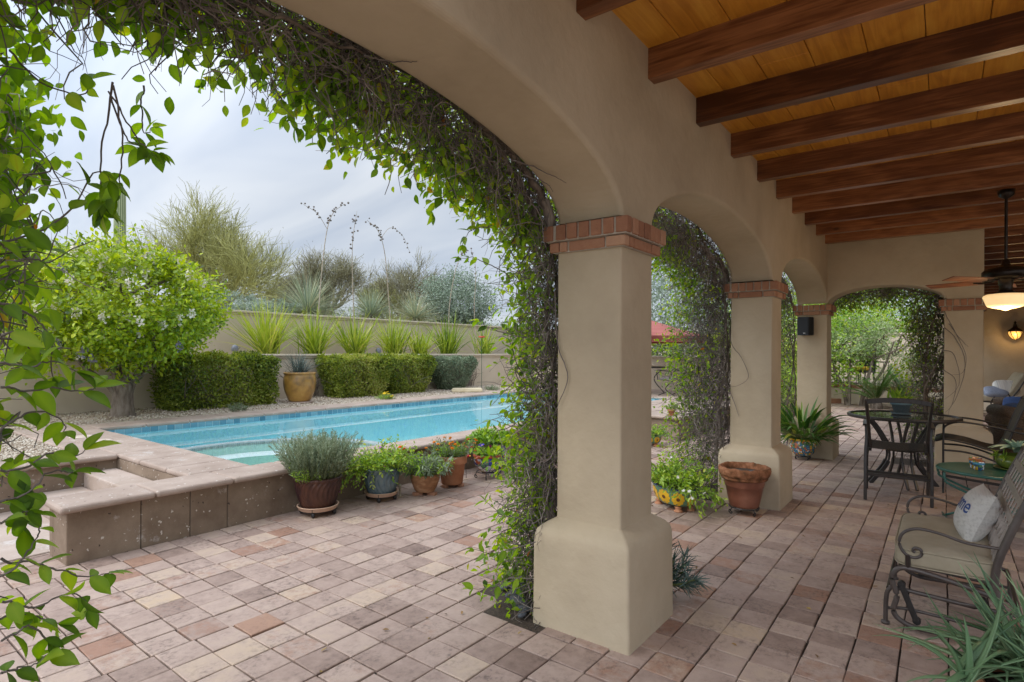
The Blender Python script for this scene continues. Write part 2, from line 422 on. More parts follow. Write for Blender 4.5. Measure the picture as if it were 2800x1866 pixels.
CUBE_F = [(0, 3, 2, 1), (4, 5, 6, 7), (0, 1, 5, 4), (1, 2, 6, 5), (2, 3, 7, 6), (3, 0, 4, 7)]
def box(b, lo, hi, t=.5):
    (x0, y0, z0), (x1, y1, z1) = lo, hi
    b.add([(x0, y0, z0), (x1, y0, z0), (x1, y1, z0), (x0, y1, z0), (x0, y0, z1), (x1, y0, z1), (x1, y1, z1), (x0, y1, z1)], CUBE_F, t)
    return b
def bm_to(b, bm, t=.5, M=None):
    bm.verts.ensure_lookup_table()
    V = np.array([v.co[:] for v in bm.verts]); idx = {v: i for i, v in enumerate(bm.verts)}
    F = [tuple(idx[v] for v in f.verts) for f in bm.faces]
    if M is not None:
        V = (np.array(M.to_3x3()) @ V.T).T + np.array(M.translation)
    b.add(V, F, t); bm.free(); return b
def rbox(b, lo, hi, r=.01, seg=2, t=.5, M=None):
    bm = bmesh.new(); bmesh.ops.create_cube(bm, size=1)
    c = [(lo[i] + hi[i]) / 2 for i in range(3)]; s = [hi[i] - lo[i] for i in range(3)]
    for v in bm.verts:
        v.co = Vector((c[0] + v.co.x * s[0], c[1] + v.co.y * s[1], c[2] + v.co.z * s[2]))
    if r > 0:
        bmesh.ops.bevel(bm, geom=list(bm.edges), offset=min(r, min(s) * .49), segments=seg, affect='EDGES', profile=.5)
    return bm_to(b, bm, t, M)
def lathe(b, prof, seg=32, c=(0, 0, 0), t=.5, sx=1, sy=1):
    prof = np.array(prof, float); k = len(prof)
    a = np.linspace(0, 2 * np.pi, seg, endpoint=False)
    V = np.zeros((k, seg, 3))
    V[:, :, 0] = c[0] + prof[:, :1] * np.cos(a) * sx; V[:, :, 1] = c[1] + prof[:, :1] * np.sin(a) * sy; V[:, :, 2] = c[2] + prof[:, 1:2]
    i, j = np.meshgrid(np.arange(k - 1), np.arange(seg), indexing='ij'); j2 = (j + 1) % seg
    F = np.stack([i * seg + j, i * seg + j2, (i + 1) * seg + j2, (i + 1) * seg + j], -1).reshape(-1, 4)
    b.add(V.reshape(-1, 3), F, t); return b
def disc(b, r, z, seg=24, c=(0, 0), t=.5, sx=1, sy=1):
    a = np.linspace(0, 2 * np.pi, seg, endpoint=False)
    b.add(np.stack([c[0] + r * np.cos(a) * sx, c[1] + r * np.sin(a) * sy, np.full(seg, z)], -1), [tuple(range(seg))], t); return b
def tubes(b, P, R, sides=4, t=.5):
    """P: N x K x 3 polylines, R: radius (scalar, K, or N x K)"""
    P = np.asarray(P, float); N, K, _ = P.shape
    R = np.broadcast_to(np.asarray(R, float), (N, K)) if np.ndim(R) != 1 or np.shape(R)[0] == K else np.broadcast_to(np.asarray(R, float)[:, None], (N, K))
    T = np.gradient(P, axis=1); T /= np.linalg.norm(T, axis=2, keepdims=True) + 1e-9
    ref = np.where(np.abs(T[:, :, 2:3]) > .9, np.array([1., 0, 0]), np.array([0, 0, 1.]))
    if True:
        ref = np.repeat(ref[:, :1], K, 1)
    A = np.cross(T, ref); A /= np.linalg.norm(A, axis=2, keepdims=True) + 1e-9
    B = np.cross(T, A)
    ang = np.linspace(0, 2 * np.pi, sides, endpoint=False)
    V = P[:, :, None] + R[:, :, None, None] * (A[:, :, None] * np.cos(ang)[:, None] + B[:, :, None] * np.sin(ang)[:, None])
    n, k, s = np.meshgrid(np.arange(N), np.arange(K - 1), np.arange(sides), indexing='ij'); s2 = (s + 1) % sides
    base = n * K * sides
    F = np.stack([base + k * sides + s, base + k * sides + s2, base + (k + 1) * sides + s2, base + (k + 1) * sides + s], -1).reshape(-1, 4)
    tt = np.broadcast_to(np.asarray(t, float).reshape(-1, 1, 1) if np.ndim(t) else t, (N, K, sides)).reshape(-1)
    b.add(V.reshape(-1, 3), F, tt)
    if sides > 3:
        caps = []
        for kk in (0, K - 1):
            caps.append((np.arange(N)[:, None] * K * sides + kk * sides + np.arange(sides)))
        s_n = b.n - len(V.reshape(-1, 3))
        for cpp in caps:
            b.f.setdefault(sides, []).append(cpp + s_n)
    return b
def spline(pts, n=12):
    """Catmull-Rom through points"""
    p = np.array(pts, float); p = np.vstack([2 * p[0] - p[1], p, 2 * p[-1] - p[-2]])
    out = []
    m = len(p) - 3
    for u in np.linspace(0, m - 1e-9, n):
        i = int(u); f = u - i
        a, b_, c, d = p[i], p[i + 1], p[i + 2], p[i + 3]
        out.append(.5 * ((2 * b_) + (-a + c) * f + (2 * a - 5 * b_ + 4 * c - d) * f * f + (-a + 3 * b_ - 3 * c + d) * f ** 3))
    return np.array(out)
def tube(b, pts, r, sides=8, n=None, t=.5):
    P = spline(pts, n) if n else np.array(pts, float)
    if np.ndim(r):
        r = np.interp(np.linspace(0, 1, len(P)), np.linspace(0, 1, len(r)), r)
    return tubes(b, P[None], np.broadcast_to(r, (1, len(P))), sides, t)
def bar(b, p, q, w, h, t=.5, r=0.0):
    """rectangular bar from p to q, w across (horizontal), h the other way"""
    p = Vector(p); q = Vector(q); d = (q - p); L = d.length; d.normalize()
    up = Vector((0, 0, 1)) if abs(d.z) < .95 else Vector((0, 1, 0))
    x = d.cross(up).normalized(); y = x.cross(d).normalized()
    M = Matrix((x, d, y)).transposed().to_4x4(); M.translation = p
    return rbox(b, (-w / 2, 0, -h / 2), (w / 2, L, h / 2), r=r or min(w, h) * .18, seg=1, t=t, M=M)
def unit(v):
    return v / (np.linalg.norm(v, axis=-1, keepdims=True) + 1e-9)

LEAF_V = np.array([(0, 0, 0), (0, .5, 1.), (0, -.5, 1.), (.37, .5, 0), (.37, 0, -1), (.37, -.5, 0), (.72, .36, 0), (.72, 0, -.8), (.72, -.36, 0), (1, 0, .25)], float)
LEAF6 = np.array([(0, 0, 0), (.36, .5, .35), (.36, 0, -.1), (.36, -.5, .35), (.74, .34, .30), (.74, 0, -.12), (.74, -.34, .30), (1, 0, .0)], float)
LEAF6_F = np.array([(0, 2, 1, 1), (0, 3, 2, 2), (1, 2, 5, 4), (2, 3, 6, 5), (4, 5, 7, 7), (5, 6, 7, 7)])
LEAF6_FT = [(0, 2, 1), (0, 3, 2), (1, 2, 5, 4), (2, 3, 6, 5), (4, 5, 7), (5, 6, 7)]
_us = [.0, .14, .32, .52, .72, .88, 1.0]; _ws = [0, .30, .47, .5, .38, .20, 0]
LEAF12 = [(0, 0, 0)]; LEAF12_FT = []
for _u, _w in zip(_us[1:-1], _ws[1:-1]):
    LEAF12 += [(_u, _w, .30 * _w * 2), (_u, 0, 0), (_u, -_w, .30 * _w * 2)]
LEAF12 += [(1.04, 0, -.08)]
LEAF12 = np.array(LEAF12, float)
LEAF12_FT += [(0, 2, 1), (0, 3, 2)]
for _k in range(4):
    _a = 1 + 3 * _k; LEAF12_FT += [(_a, _a + 1, _a + 4, _a + 3), (_a + 1, _a + 2, _a + 5, _a + 4)]
LEAF12_FT += [(13, 14, 16), (14, 15, 16)]
LEAF4 = np.array([(0, 0, 0), (.45, .5, .15), (1, 0, 0), (.45, -.5, .15)], float)
LEAF4_FT = [(0, 1, 2, 3)]
def leaves(b, pos, d, up, L, W, t, tmpl=6, curl=.0):
    """one leaf per row: pos base, d axis, up rough normal"""
    T, FT = {6: (LEAF6, LEAF6_FT), 4: (LEAF4, LEAF4_FT), 12: (LEAF12, LEAF12_FT)}[tmpl]
    N = len(pos); d = unit(d); s = unit(np.cross(up, d)); u = np.cross(d, s)
    L = np.broadcast_to(L, (N,)); W = np.broadcast_to(W, (N,))
    V = pos[:, None] + d[:, None] * (T[None, :, 0:1] * L[:, None, None]) + s[:, None] * (T[None, :, 1:2] * W[:, None, None]) \
        + u[:, None] * (T[None, :, 2:3] * W[:, None, None] * .5)
    if curl:
        V = V - u[:, None] * (T[None, :, 0:1] ** 2 * L[:, None, None] * curl)
    k = len(T)
    by = {}
    for f in FT: by.setdefault(len(f), []).append(f)
    tt = np.repeat(np.broadcast_to(t, (N,)), k)
    if tmpl == 12:
        off = np.full(k, -.03); off[[0, 2, 5, 8, 11, 14, 16]] = .10
        tt = tt + np.tile(off, N) * (tt < .9)
    first = True
    for kk, fs in by.items():
        F = (np.arange(N)[:, None, None] * k + np.array(fs)[None]).reshape(-1, kk)
        if first:
            b.add(V.reshape(-1, 3), F, tt); base = b.n - N * k; first = False
        else:
            b.f.setdefault(kk, []).append(F + base)
    return b
def rnd_dir(n, r=None):
    v = (r or rng).normal(size=(n, 3)); return unit(v)
def blades(b, pos, d0, L, W, bend, t, K=5, tipw=.08, fold=.25, side=None):
    """strap leaves: start pos, direction d0, length, width, bend (downward curve)"""
    N = len(pos); d0 = unit(d0)
    L = np.broadcast_to(L, (N,)); W = np.broadcast_to(W, (N,)); bend = np.broadcast_to(bend, (N,))
    u = np.linspace(0, 1, K)
    P = np.zeros((N, K, 3)); P[:, 0] = pos; d = d0.copy()
    for k in range(1, K):
        P[:, k] = P[:, k - 1] + d * (L / (K - 1))[:, None]
        d = unit(d + np.array([0, 0, -1.]) * (bend / (K - 1))[:, None])
    T = np.gradient(P, axis=1); T = unit(T)
    hz = side if side is not None else unit(np.cross(np.broadcast_to(np.array([0, 0, 1.]), d0.shape), d0) + rng.normal(size=d0.shape) * .15)
    A = unit(np.repeat(hz[:, None], K, 1)); Bn = np.cross(T, A)
    prof = np.interp(u, [0, .12, .5, 1], [.75, 1, .8, tipw])
    hw = (W[:, None] * prof)[:, :, None] * .5
    V = np.stack([P - A * hw + Bn * hw * fold * 2, P, P + A * hw + Bn * hw * fold * 2], 2)
    n, k, s = np.meshgrid(np.arange(N), np.arange(K - 1), np.arange(2), indexing='ij')
    base = n * K * 3 + k * 3 + s
    F = np.stack([base, base + 1, base + 4, base + 3], -1).reshape(-1, 4)
    b.add(V.reshape(-1, 3), F, np.repeat(np.broadcast_to(t, (N,)), K * 3)); return b
def walk(start, d, step, K, wig, grav=0.0):
    """random-walk polylines N x K x 3"""
    N = len(start); P = np.zeros((N, K, 3)); P[:, 0] = start; d = unit(d)
    step = np.broadcast_to(step, (N,))
    for k in range(1, K):
        P[:, k] = P[:, k - 1] + d * step[:, None]
        d = unit(d + rng.normal(size=(N, 3)) * wig + np.array([0, 0, grav]))
    return P
# ================================================================== GROUND AND PATIO FLOOR
PX0, PX1, PY0, PY1 = -9.6, -5.33, 2.87, 13.6          # pool hole
b = MB()
xs = [-1500, PX0, PX1, 1500]; ys = [-1500, PY0, PY1, 1500]
for i in range(3):
    for j in range(3):
        if i == 1 and j == 1: continue
        b.add([(xs[i], ys[j], -.06), (xs[i + 1], ys[j], -.06), (xs[i + 1], ys[j + 1], -.06), (xs[i], ys[j + 1], -.06)], [(0, 1, 2, 3)])
struct(b.build("ground", DESERT))

PITCH = .2008
COLY = [-.375, 2.98, 6.335, 9.71]; COLX = -1.577
pockets = [(-2.02, COLY[1], .36), (-2.02, COLY[2] + .05, .36), (-2.02, COLY[0], .40), (-2.0, COLY[3], .36), (-.36, 9.95, .24)]
b = MB(); g = MB()
def floor_zone(x0, x1, y0, y1, skip):
    nx = int(round((x1 - x0) / PITCH)); ny = int(round((y1 - y0) / PITCH))
    for i in range(nx):
        wob = rng.normal() * .006
        for j in range(ny):
            cx, cy = x0 + (i + .5) * PITCH, y0 + (j + .5) * PITCH + wob
            if skip(cx, cy): continue
            if any((cx - a) ** 2 + (cy - c) ** 2 < r * r for a, c, r in pockets): continue
            gap = .0024 + rng.random() * .0034
            h = PITCH / 2 - gap
            jit = rng.normal(size=(4, 2)) * .0017
            z = rng.normal() * .0016; tx, ty = rng.normal(size=2) * .0035
            base = np.array([(-1, -1), (1, -1), (1, 1), (-1, 1)], float)
            o = base * h + jit; inn = base * (h - .0045) + jit + rng.normal(size=(4, 2)) * .0015
            V = np.zeros((12, 3))
            V[:4, :2] = inn; V[4:8, :2] = o; V[8:, :2] = o
            V[:4, 2] = 0; V[4:8, 2] = -.003; V[8:, 2] = -.03
            V[:, 2] += z + V[:, 0] * tx * .2 + V[:, 1] * ty * .2
            V[:, 0] += cx; V[:, 1] += cy
            u = rng.random()
            t = np.clip(rng.normal(.5, .15), .06, .9)
            rust = rng.random() * .22
            if u < .032: rust = .50 + rng.random() * .2
            elif u < .20: rust = .36 + rng.random() * .11
            elif u < .185: t = .82
            F = [(0, 1, 2, 3)] + [(4 + k, 4 + (k + 1) % 4, (k + 1) % 4, k) for k in range(4)] + [(8 + k, 8 + (k + 1) % 4, 4 + (k + 1) % 4, 4 + k) for k in range(4)]
            b.add(V, F, t, rust)
insteps = lambda x, y: x < -4.99 and y > 1.33
floor_zone(-1.179 - PITCH * 31, -1.179 + PITCH * 30, 3.41 - PITCH * 30, 3.41 + PITCH * 84, lambda x, y: (x < -4.99 and y > 1.35) or (x < -5.5 and y > .9 and x < -7.0) or (x < -3.6 and y > 9.4 and y < 30 and x < -4.4 + .0 * y))
struct(b.build("patio_floor", PAVER, rust=True))
g.add([(-7.6, -2.8, -.02), (5, -2.8, -.02), (5, 20.5, -.02), (-7.6, 20.5, -.02)], [(0, 1, 2, 3)])
# joints stay clear of the raised pool
g = MB()
for (x0, y0, x1, y1) in ((-7.5, -2.8, 5, 1.3), (-4.99, 1.3, 5, 20.4)):
    g.add([(x0, y0, -.016), (x1, y0, -.016), (x1, y1, -.016), (x0, y1, -.016)], [(0, 1, 2, 3)])
struct(g.build("patio_joint_sand", GROUT))
b = MB()
for (x, y, r) in pockets:
    a = np.linspace(0, 2 * np.pi, 28, endpoint=False)
    V = np.vstack([np.stack([x + np.cos(a) * (r + .13), y + np.sin(a) * (r + .13), np.full(28, -.012)], 1), [(x, y, .012)]])
    b.add(V, [(k, (k + 1) % 28, 28) for k in range(28)])
struct(b.build("planting_soil", SOIL))

# ================================================================== COVERED PATIO (one building)
house = thing("covered_patio", "beige stucco covered patio with arches, brick capped pillars and a timber beam ceiling", "building", (0, 0, 0))
WI, WO = -1.372, -1.782           # inner and outer face of the arcade wall
ZS, ZTOP, RISE, HALF = 2.285, 3.62, .42, 1.4725
CEIL = 3.312
def arch_z(d, half, rise, ex=1.92):
    return ZS + rise * max(0., 1 - abs(d / half) ** ex) ** (1 / ex)
def arch_wall(b, openings, u0, u1, wo, wi, axis, n=48, r=.03):
    """wall along u with arched openings; axis 0: wall runs along y, thickness in x; axis 1: runs along x"""
    def P(u, w, z): return (w, u, z) if axis == 0 else (u, w, z)
    solid = []; cur = u0
    for c, half, rise in openings:
        solid.append((cur, c - half - r)); cur = c + half + r
    solid.append((cur, u1))
    for s0, s1 in solid:
        if s1 - s0 < .01: continue
        b.add([P(s0, wo, ZS - .012), P(s1, wo, ZS - .012), P(s1, wo, ZTOP), P(s0, wo, ZTOP), P(s0, wi, ZS - .012), P(s1, wi, ZS - .012), P(s1, wi, ZTOP), P(s0, wi, ZTOP)],
              [(0, 3, 2, 1), (4, 5, 6, 7), (0, 1, 5, 4)])
    for c, half, rise in openings:
        th = np.linspace(np.pi, 0, n + 1)
        ds = half * np.sign(np.cos(th)) * np.abs(np.cos(th)) ** 1.0
        zs = np.array([arch_z(d, half, rise) for d in ds])
        # normals pointing into the wall
        du = np.gradient(ds); dz = np.gradient(zs)
        nrm = np.stack([-dz, du], 1); nrm = unit(nrm); nrm *= np.sign(nrm[:, 1:2] + 1e-9)
        nrm[0] = (-1, 0); nrm[-1] = (1, 0)
        sgn = 1 if wi > wo else -1
        prof = []
        for k in range(6):                                   # round the inner arris
            a = k / 5 * np.pi / 2
            prof.append((wi - sgn * r * (1 - math.cos(a)), r * (1 - math.sin(a))))
        prof = prof + [(wo + sgn * (wi * sgn - q * sgn) if False else wo + (wi - q), e) for q, e in reversed(prof)]
        m = len(prof); V = []
        for i in range(n + 1):
            for (w, e) in prof:
                V.append(P(c + ds[i] + nrm[i, 0] * e, w, zs[i] + nrm[i, 1] * e))
        F = [(i * m + j, i * m + j + 1, (i + 1) * m + j + 1, (i + 1) * m + j) for i in range(n) for j in range(m - 1)]
        b.add(V, F)
        for w, e in ((wi, r), (wo, r)):
            V = []
            for i in range(n + 1):
                uu = c + ds[i] + nrm[i, 0] * e
                V += [P(uu, w, max(zs[i] + nrm[i, 1] * e, ZS - .012 if i in (0, n) else -9)), P(uu, w, ZTOP)]
            b.add(V, [(2 * i, 2 * i + 2, 2 * i + 3, 2 * i + 1) for i in range(n)])
    return b
b = MB()
ops = [(COLY[i] / 2 + COLY[i + 1] / 2, (COLY[i + 1] - COLY[i]) / 2 - .205, RISE) for i in range(3)]
arch_wall(b, ops, -.62, 9.918, WO, WI, 0)
def weld(o):
    bm = bmesh.new(); bm.from_mesh(o.data); bmesh.ops.remove_doubles(bm, verts=list(bm.verts), dist=.0004); bmesh.ops.recalc_face_normals(bm, faces=list(bm.faces)); 
    for f in bm.faces:
        n_ = f.normal; c_ = f.calc_center_median()
        ax = 0 if abs(n_.x) > .95 else 1 if abs(n_.y) > .95 else None
        if ax is not None and o.name.startswith(("arcade", "end")):
            want = 1 if (ax == 0 and c_.x > -1.58) else -1 if ax == 0 else (-1 if c_.y < 9.7 else 1)
            if (ax == 0) == o.name.startswith("arcade") and n_[ax] * want < 0: f.normal_flip()
    bm.to_mesh(o.data); bm.free(); return o
o = weld(b.build("arcade_wall", STUCCO, house, smooth=False))
b = MB()
EY0, EY1 = 9.505, 9.915
arch_wall(b, [(-.682, .682, .225)], WI, .41, EY1, EY0, 1)
b.add([(.41, EY0, ZS - .01), (.41, EY1, ZS - .01), (.41, EY1, ZTOP), (.41, EY0, ZTOP)], [(0, 1, 2, 3)])
weld(b.build("end_wall", STUCCO, house))
b = MB()
box(b, (.0, EY1 + .003, 2.3), (.405, 20.2, ZTOP)); box(b, (-.2, 20.0, -.02), (4.05, 20.25, ZTOP + .02)); box(b, (3.9, 7.5, -.02), (4.05, 19.998, ZTOP + .02))
b.build("house_wall", STUCCO, house)
b = MB()                                                  # roof slab above the boards
box(b, (WO + .02, .95, CEIL + .03), (2.85, 7.49, CEIL + .25)); box(b, (WO + .02, 7.492, CEIL + .03), (3.897, 9.9, CEIL + .25)); box(b, (.02, 9.903, CEIL + .03), (3.897, 19.99, CEIL + .25))
b.build("roof_slab", STUCCO, house)
b = MB()
PW = .2745; k0 = -1.184 - PW
for k in range(19):
    x0 = k0 + k * PW
    y0 = .96
    while y0 < 19.9:
        ln = 2.4 + rng.random() * 2.2; y1 = min(y0 + ln, 19.95)
        ya = y0
        if x0 < .35 and y0 > 9.3: break
        yb = y1 if x0 > .35 else min(y1, 9.52)
        t = np.clip(rng.normal(.5, .11), 0, 1)
        if x0 > 2.55 and y0 < 7.5:
            y0 = y1; continue
        rbox(b, (max(x0 + .002, WI - .02), ya + .0015, CEIL), (x0 + PW - .002, yb - .0015, CEIL + .022), r=.003, seg=1, t=t)
        y0 = y1
b.build("ceiling_boards", PLANK, house)
beam_y = [1.49, 2.29, 3.098, 3.90, 4.705, 5.515, 6.26, 7.03, 7.755, 8.53, 9.262] + [10.05 + .79 * k for k in range(13)]
for i, y in enumerate(beam_y):
    b = MB()
    x0 = WI - .02 if y < 9.5 else .38
    rbox(b, (x0, y, 3.135), (2.8 if y < 7.4 else 3.89, y + .088, CEIL + .004), r=.0025, seg=1, t=float(np.clip(.45 + rng.normal() * .2, .1, .95)))
    b.build("beam", BEAMW, house)

def pillar(cx, cy):
    b = MB()
    # plinth with soft sloping shoulder, then shaft
    rings = []
    def sq(h, z, r, n=5):
        pts = []
        for q, (sx, sy) in enumerate(((1, 1), (-1, 1), (-1, -1), (1, -1))):
            for k in range(n):
                a = q * np.pi / 2 + k / (n - 1) * np.pi / 2
                pts.append((sx * (h - r) + r * math.cos(a), sy * (h - r) + r * math.sin(a), z))
        return pts
    H, S = .302, .204
    prof = [(H + .002, -.03), (H, .05), (H - .003, .46), (H - .006, .505), (H - .014, .535), (H - .035, .556), (S + .03, .580), (S + .004, .5955), (S + .0005, .5975), (S, .601), (S, .66), (S - .001, 1.4), (S - .002, 2.12)]
    N = 20
    for h, z in prof:
        rings += sq(h, z, .017 if h > .25 else .013)
    V = np.array(rings); V[:, 0] += cx; V[:, 1] += cy
    V[:, :2] += np.sin(V[:, 2:3] * 7 + cy * 3) * .0015
    F = [(i * N + j, i * N + (j + 1) % N, (i + 1) * N + (j + 1) % N, (i + 1) * N + j) for i in range(len(prof) - 1) for j in range(N)]
    b.add(V, F)
    o = b.build("pillar", STUCCO, house, smooth=True)
    # brick cap: stretcher course, then header course on edge
    m = MB()
    box(m, (cx - .222, cy - .222, 2.116), (cx + .222, cy + .222, 2.178)); box(m, (cx - .25, cy - .25, 2.178), (cx + .25, cy + .25, 2.268))
    mo = m.build("cap_mortar", MORTAR, o)
    k = MB()
    def course(half, z0, z1, n, off):
        dep = .06
        for side in range(4):
            a = side * np.pi / 2
            L = 2 * half
            w = L / n
            edges = [-half]; 
            for i in range(n):
                edges.append(-half + (i + 1 if not off else i + .5) * w)
            if off: edges[-1] = -half + (n - .5) * w; edges.append(half)
            for e0, e1 in zip(edges[:-1], edges[1:]):
                e1 = min(e1, half)
                if e1 - e0 < .03: continue
                lo0 = e0 + (.006 if e0 > -half else 0.0); hi0 = e1 - (.006 if e1 < half else dep + .006)
                if hi0 - lo0 < .02: continue
                M = Matrix.Rotation(a, 4, 'Z'); M.translation = Vector((cx, cy, 0))
                jx = rng.normal() * .003
                rbox(k, (lo0, half - dep, z0 + .004 + rng.random() * .002), (hi0, half + jx, z1 - .004), r=.006, seg=2, t=float(np.clip(rng.normal(.5, .22), 0, 1)), M=M)
    course(.236, 2.114, 2.178, 2, True)
    course(.262, 2.178, 2.272, 7, False)
    k.build("brick_cap", BRICK, o)
    return o
for y in COLY:
    pillar(COLX, y)
pillar(.205, 9.71)

# ================================================================== POOL
ZC, ZW = .435, .335
b = MB()
def quad(b, *p, t=.5): b.add(p, [tuple(range(len(p)))], t)
D0 = -.85
LX = -9.2                                                 # bench along the far side
quad(b, (LX, PY0, D0), (PX1, PY0, D0), (PX1, PY1, D0), (LX, PY1, D0))
quad(b, (PX0, PY0, .10), (LX, PY0, .10), (LX, PY1, .10), (PX0, PY1, .10))
quad(b, (LX, PY0, D0), (LX, PY1, D0), (LX, PY1, .10), (LX, PY0, .10))
quad(b, (PX0, PY0, .0), (PX0, PY1, .0), (PX0, PY1, .40), (PX0, PY0, .40))
quad(b, (PX1, PY0, D0), (PX1, PY0, .40), (PX1, PY1, .40), (PX1, PY1, D0))
quad(b, (PX0, PY0, D0), (PX0, PY0, .40), (PX1, PY0, .40), (PX1, PY0, D0))
quad(b, (PX0, PY1, D0), (PX1, PY1, D0), (PX1, PY1, .40), (PX0, PY1, .40))
pool = b.build("swimming_pool", PLASTER); struct(pool)
# bright nosing strip on the far bench
b = MB(); box(b, (LX - .07, PY0 + .002, .098), (LX + .012, PY1 - .002, .106)); b.build("bench_nosing", PLASTER_B, pool)
# waterline tiles
TILE_B = mat("blue_waterline_tile", [(.06, .17, .23), (.12, .27, .34), (.22, .38, .43)], scale=5, rough=.2, attr=True, amt=.3, spec=.6)
b = MB(); gq = MB()
def band(p, q, nrm, z0=.305, z1=.386):
    p = np.array(p, float); q = np.array(q, float); L = np.linalg.norm(q - p); n = int(L / .115); d = (q - p) / L; nv = np.array(nrm, float)
    for row in range(1):
        za = z0 + .003; zb = z1 - .003
        for i in range(n):
            a = p + d * (i * L / n + .004); c = p + d * ((i + 1) * L / n - .004)
            V = [(*(a + nv * .012), za), (*(c + nv * .012), za), (*(c + nv * .012), zb), (*(a + nv * .012), zb)]
            b.add(V, [(0, 1, 2, 3)], float(np.clip(rng.normal(.5, .25), 0, 1)))
    quad(gq, (*(p + nv * .008), z0), (*(q + nv * .008), z0), (*(q + nv * .008), z1), (*(p + nv * .008), z1))
band((PX0, PY0), (PX0, PY1), (1, 0)); band((PX0, PY0), (PX1, PY0), (0, 1)); band((PX1, PY0), (PX1, PY1), (-1, 0)); band((PX0, PY1), (PX1, PY1), (0, -1))
b.build("waterline_tile", TILE_B, pool)
gq.build("tile_grout", mat("pale_grout", [(.38, .48, .52), (.48, .56, .58)], rough=.8), pool)
# spa ring: curved dam between the spa and the pool
SC_, SR = (-6.0, 3.45), 1.5
def ring_pts(r):
    a = np.linspace(-2.85 + .0, -2.85 - 4.6, 80)
    pts = np.stack([SC_[0] + r * np.cos(a), SC_[1] + r * np.sin(a)], 1)
    pts = pts[(pts[:, 0] < PX1 - .015) & (pts[:, 1] > PY0 + .015)]
    return pts
a = np.linspace(math.pi + .40, .46 * math.pi - .35, 73)
def arcp(r): return np.stack([SC_[0] + r * np.cos(a), SC_[1] + r * np.sin(a)], 1)
b = MB(); tl = MB()
ro, ri = arcp(SR), arcp(SR - .13)
keep = (ro[:, 0] < PX1 - .01) & (ro[:, 1] > PY0 + .01)
n = len(a)
V = np.concatenate([np.c_[ro, np.full(n, .05)], np.c_[ro, np.full(n, .338)], np.c_[ri, np.full(n, .338)], np.c_[ri, np.full(n, .02)]])
b.add(V, [(j * n + i, j * n + i + 1, (j + 1) * n + i + 1, (j + 1) * n + i) for j in range(3) for i in range(n - 1) if keep[i]])
V = np.concatenate([np.c_[ro, np.full(n, .06)], np.c_[ro, np.full(n, D0)]])
b.add(V, [(i, i + 1, n + i + 1, n + i) for i in range(n - 1) if keep[i]])
b.build("spa_ring", PLASTER_W, pool)
for i in range(n - 1):
    if not keep[i]: continue
    for k, (r0, r1) in enumerate(((SR + .004, SR - .062), (SR - .068, SR - .134))):
        for h in (0, .5):
            f0, f1 = i + h + .03, i + h + .47
            pt = lambda r, f: (SC_[0] + r * math.cos(np.interp(f, range(n), a)), SC_[1] + r * math.sin(np.interp(f, range(n), a)))
            quad(tl, (*pt(r0, f0), .343), (*pt(r0, f1), .343), (*pt(r1, f1), .343), (*pt(r1, f0), .343), t=float(np.clip(rng.normal(.5, .2), 0, 1)))
tl.build("spa_ring_tile", mat("spa_grey_tile", [(.26, .32, .35), (.38, .43, .44), (.50, .52, .51)], rough=.3, attr=True, amt=.2), pool)
b = MB()
for i in range(n - 1):
    if keep[i]:
        for h in (0, .5):
            pt = lambda f: (SC_[0] + (SR - .137) * math.cos(np.interp(f, range(n), a)), SC_[1] + (SR - .137) * math.sin(np.interp(f, range(n), a)))
            quad(b, (*pt(i + h + .04), .30), (*pt(i + h + .46), .30), (*pt(i + h + .46), .338), (*pt(i + h + .04), .338), t=float(np.clip(rng.normal(.4, .2), 0, 1)))
b.build("spa_edge_tile", bpy.data.materials["spa_grey_tile"], pool)
# spa floor with bench and pale band
def clip_disc(r, z, nm, m, r2=None):
    b = MB(); aa = np.linspace(0, 2 * np.pi, 97)
    P = np.stack([np.clip(SC_[0] + r * np.cos(aa), -99, PX1 - .003), np.clip(SC_[1] + r * np.sin(aa), PY0 + .003, 99)], 1)
    if r2:
        Q = np.stack([np.clip(SC_[0] + r2 * np.cos(aa), -99, PX1 - .003), np.clip(SC_[1] + r2 * np.sin(aa), PY0 + .003, 99)], 1)
        b.add(np.r_[np.c_[P, np.full(97, z)], np.c_[Q, np.full(97, z)]], [(i, i + 1, 98 + i, 97 + i) for i in range(96)])
    else:
        b.add(np.c_[P[:-1], np.full(96, z)], [tuple(range(96))])
    return b.build(nm, m, pool)
clip_disc(SR - .12, .02, "spa_floor", PLASTER_W)
clip_disc(SR - .128, .205, "spa_bench", PLASTER_B, 1.02)
b = MB(); aa = np.linspace(0, 2 * np.pi, 97)
P = np.stack([np.minimum(SC_[0] + 1.02 * np.cos(aa), PX1 - .004), np.maximum(SC_[1] + 1.02 * np.sin(aa), PY0 + .004)], 1)
b.add(np.r_[np.c_[P, np.full(97, .205)], np.c_[P, np.full(97, .02)]], [(i_, i_ + 1, 98 + i_, 97 + i_) for i_ in range(96)])
b.build("bench_riser", PLASTER_W, pool)
b = MB(); quad(b, (PX0, PY0, ZW), (PX1, PY0, ZW), (PX1, PY1, ZW), (PX0, PY1, ZW))
struct(b.build("pool_water", WATER))

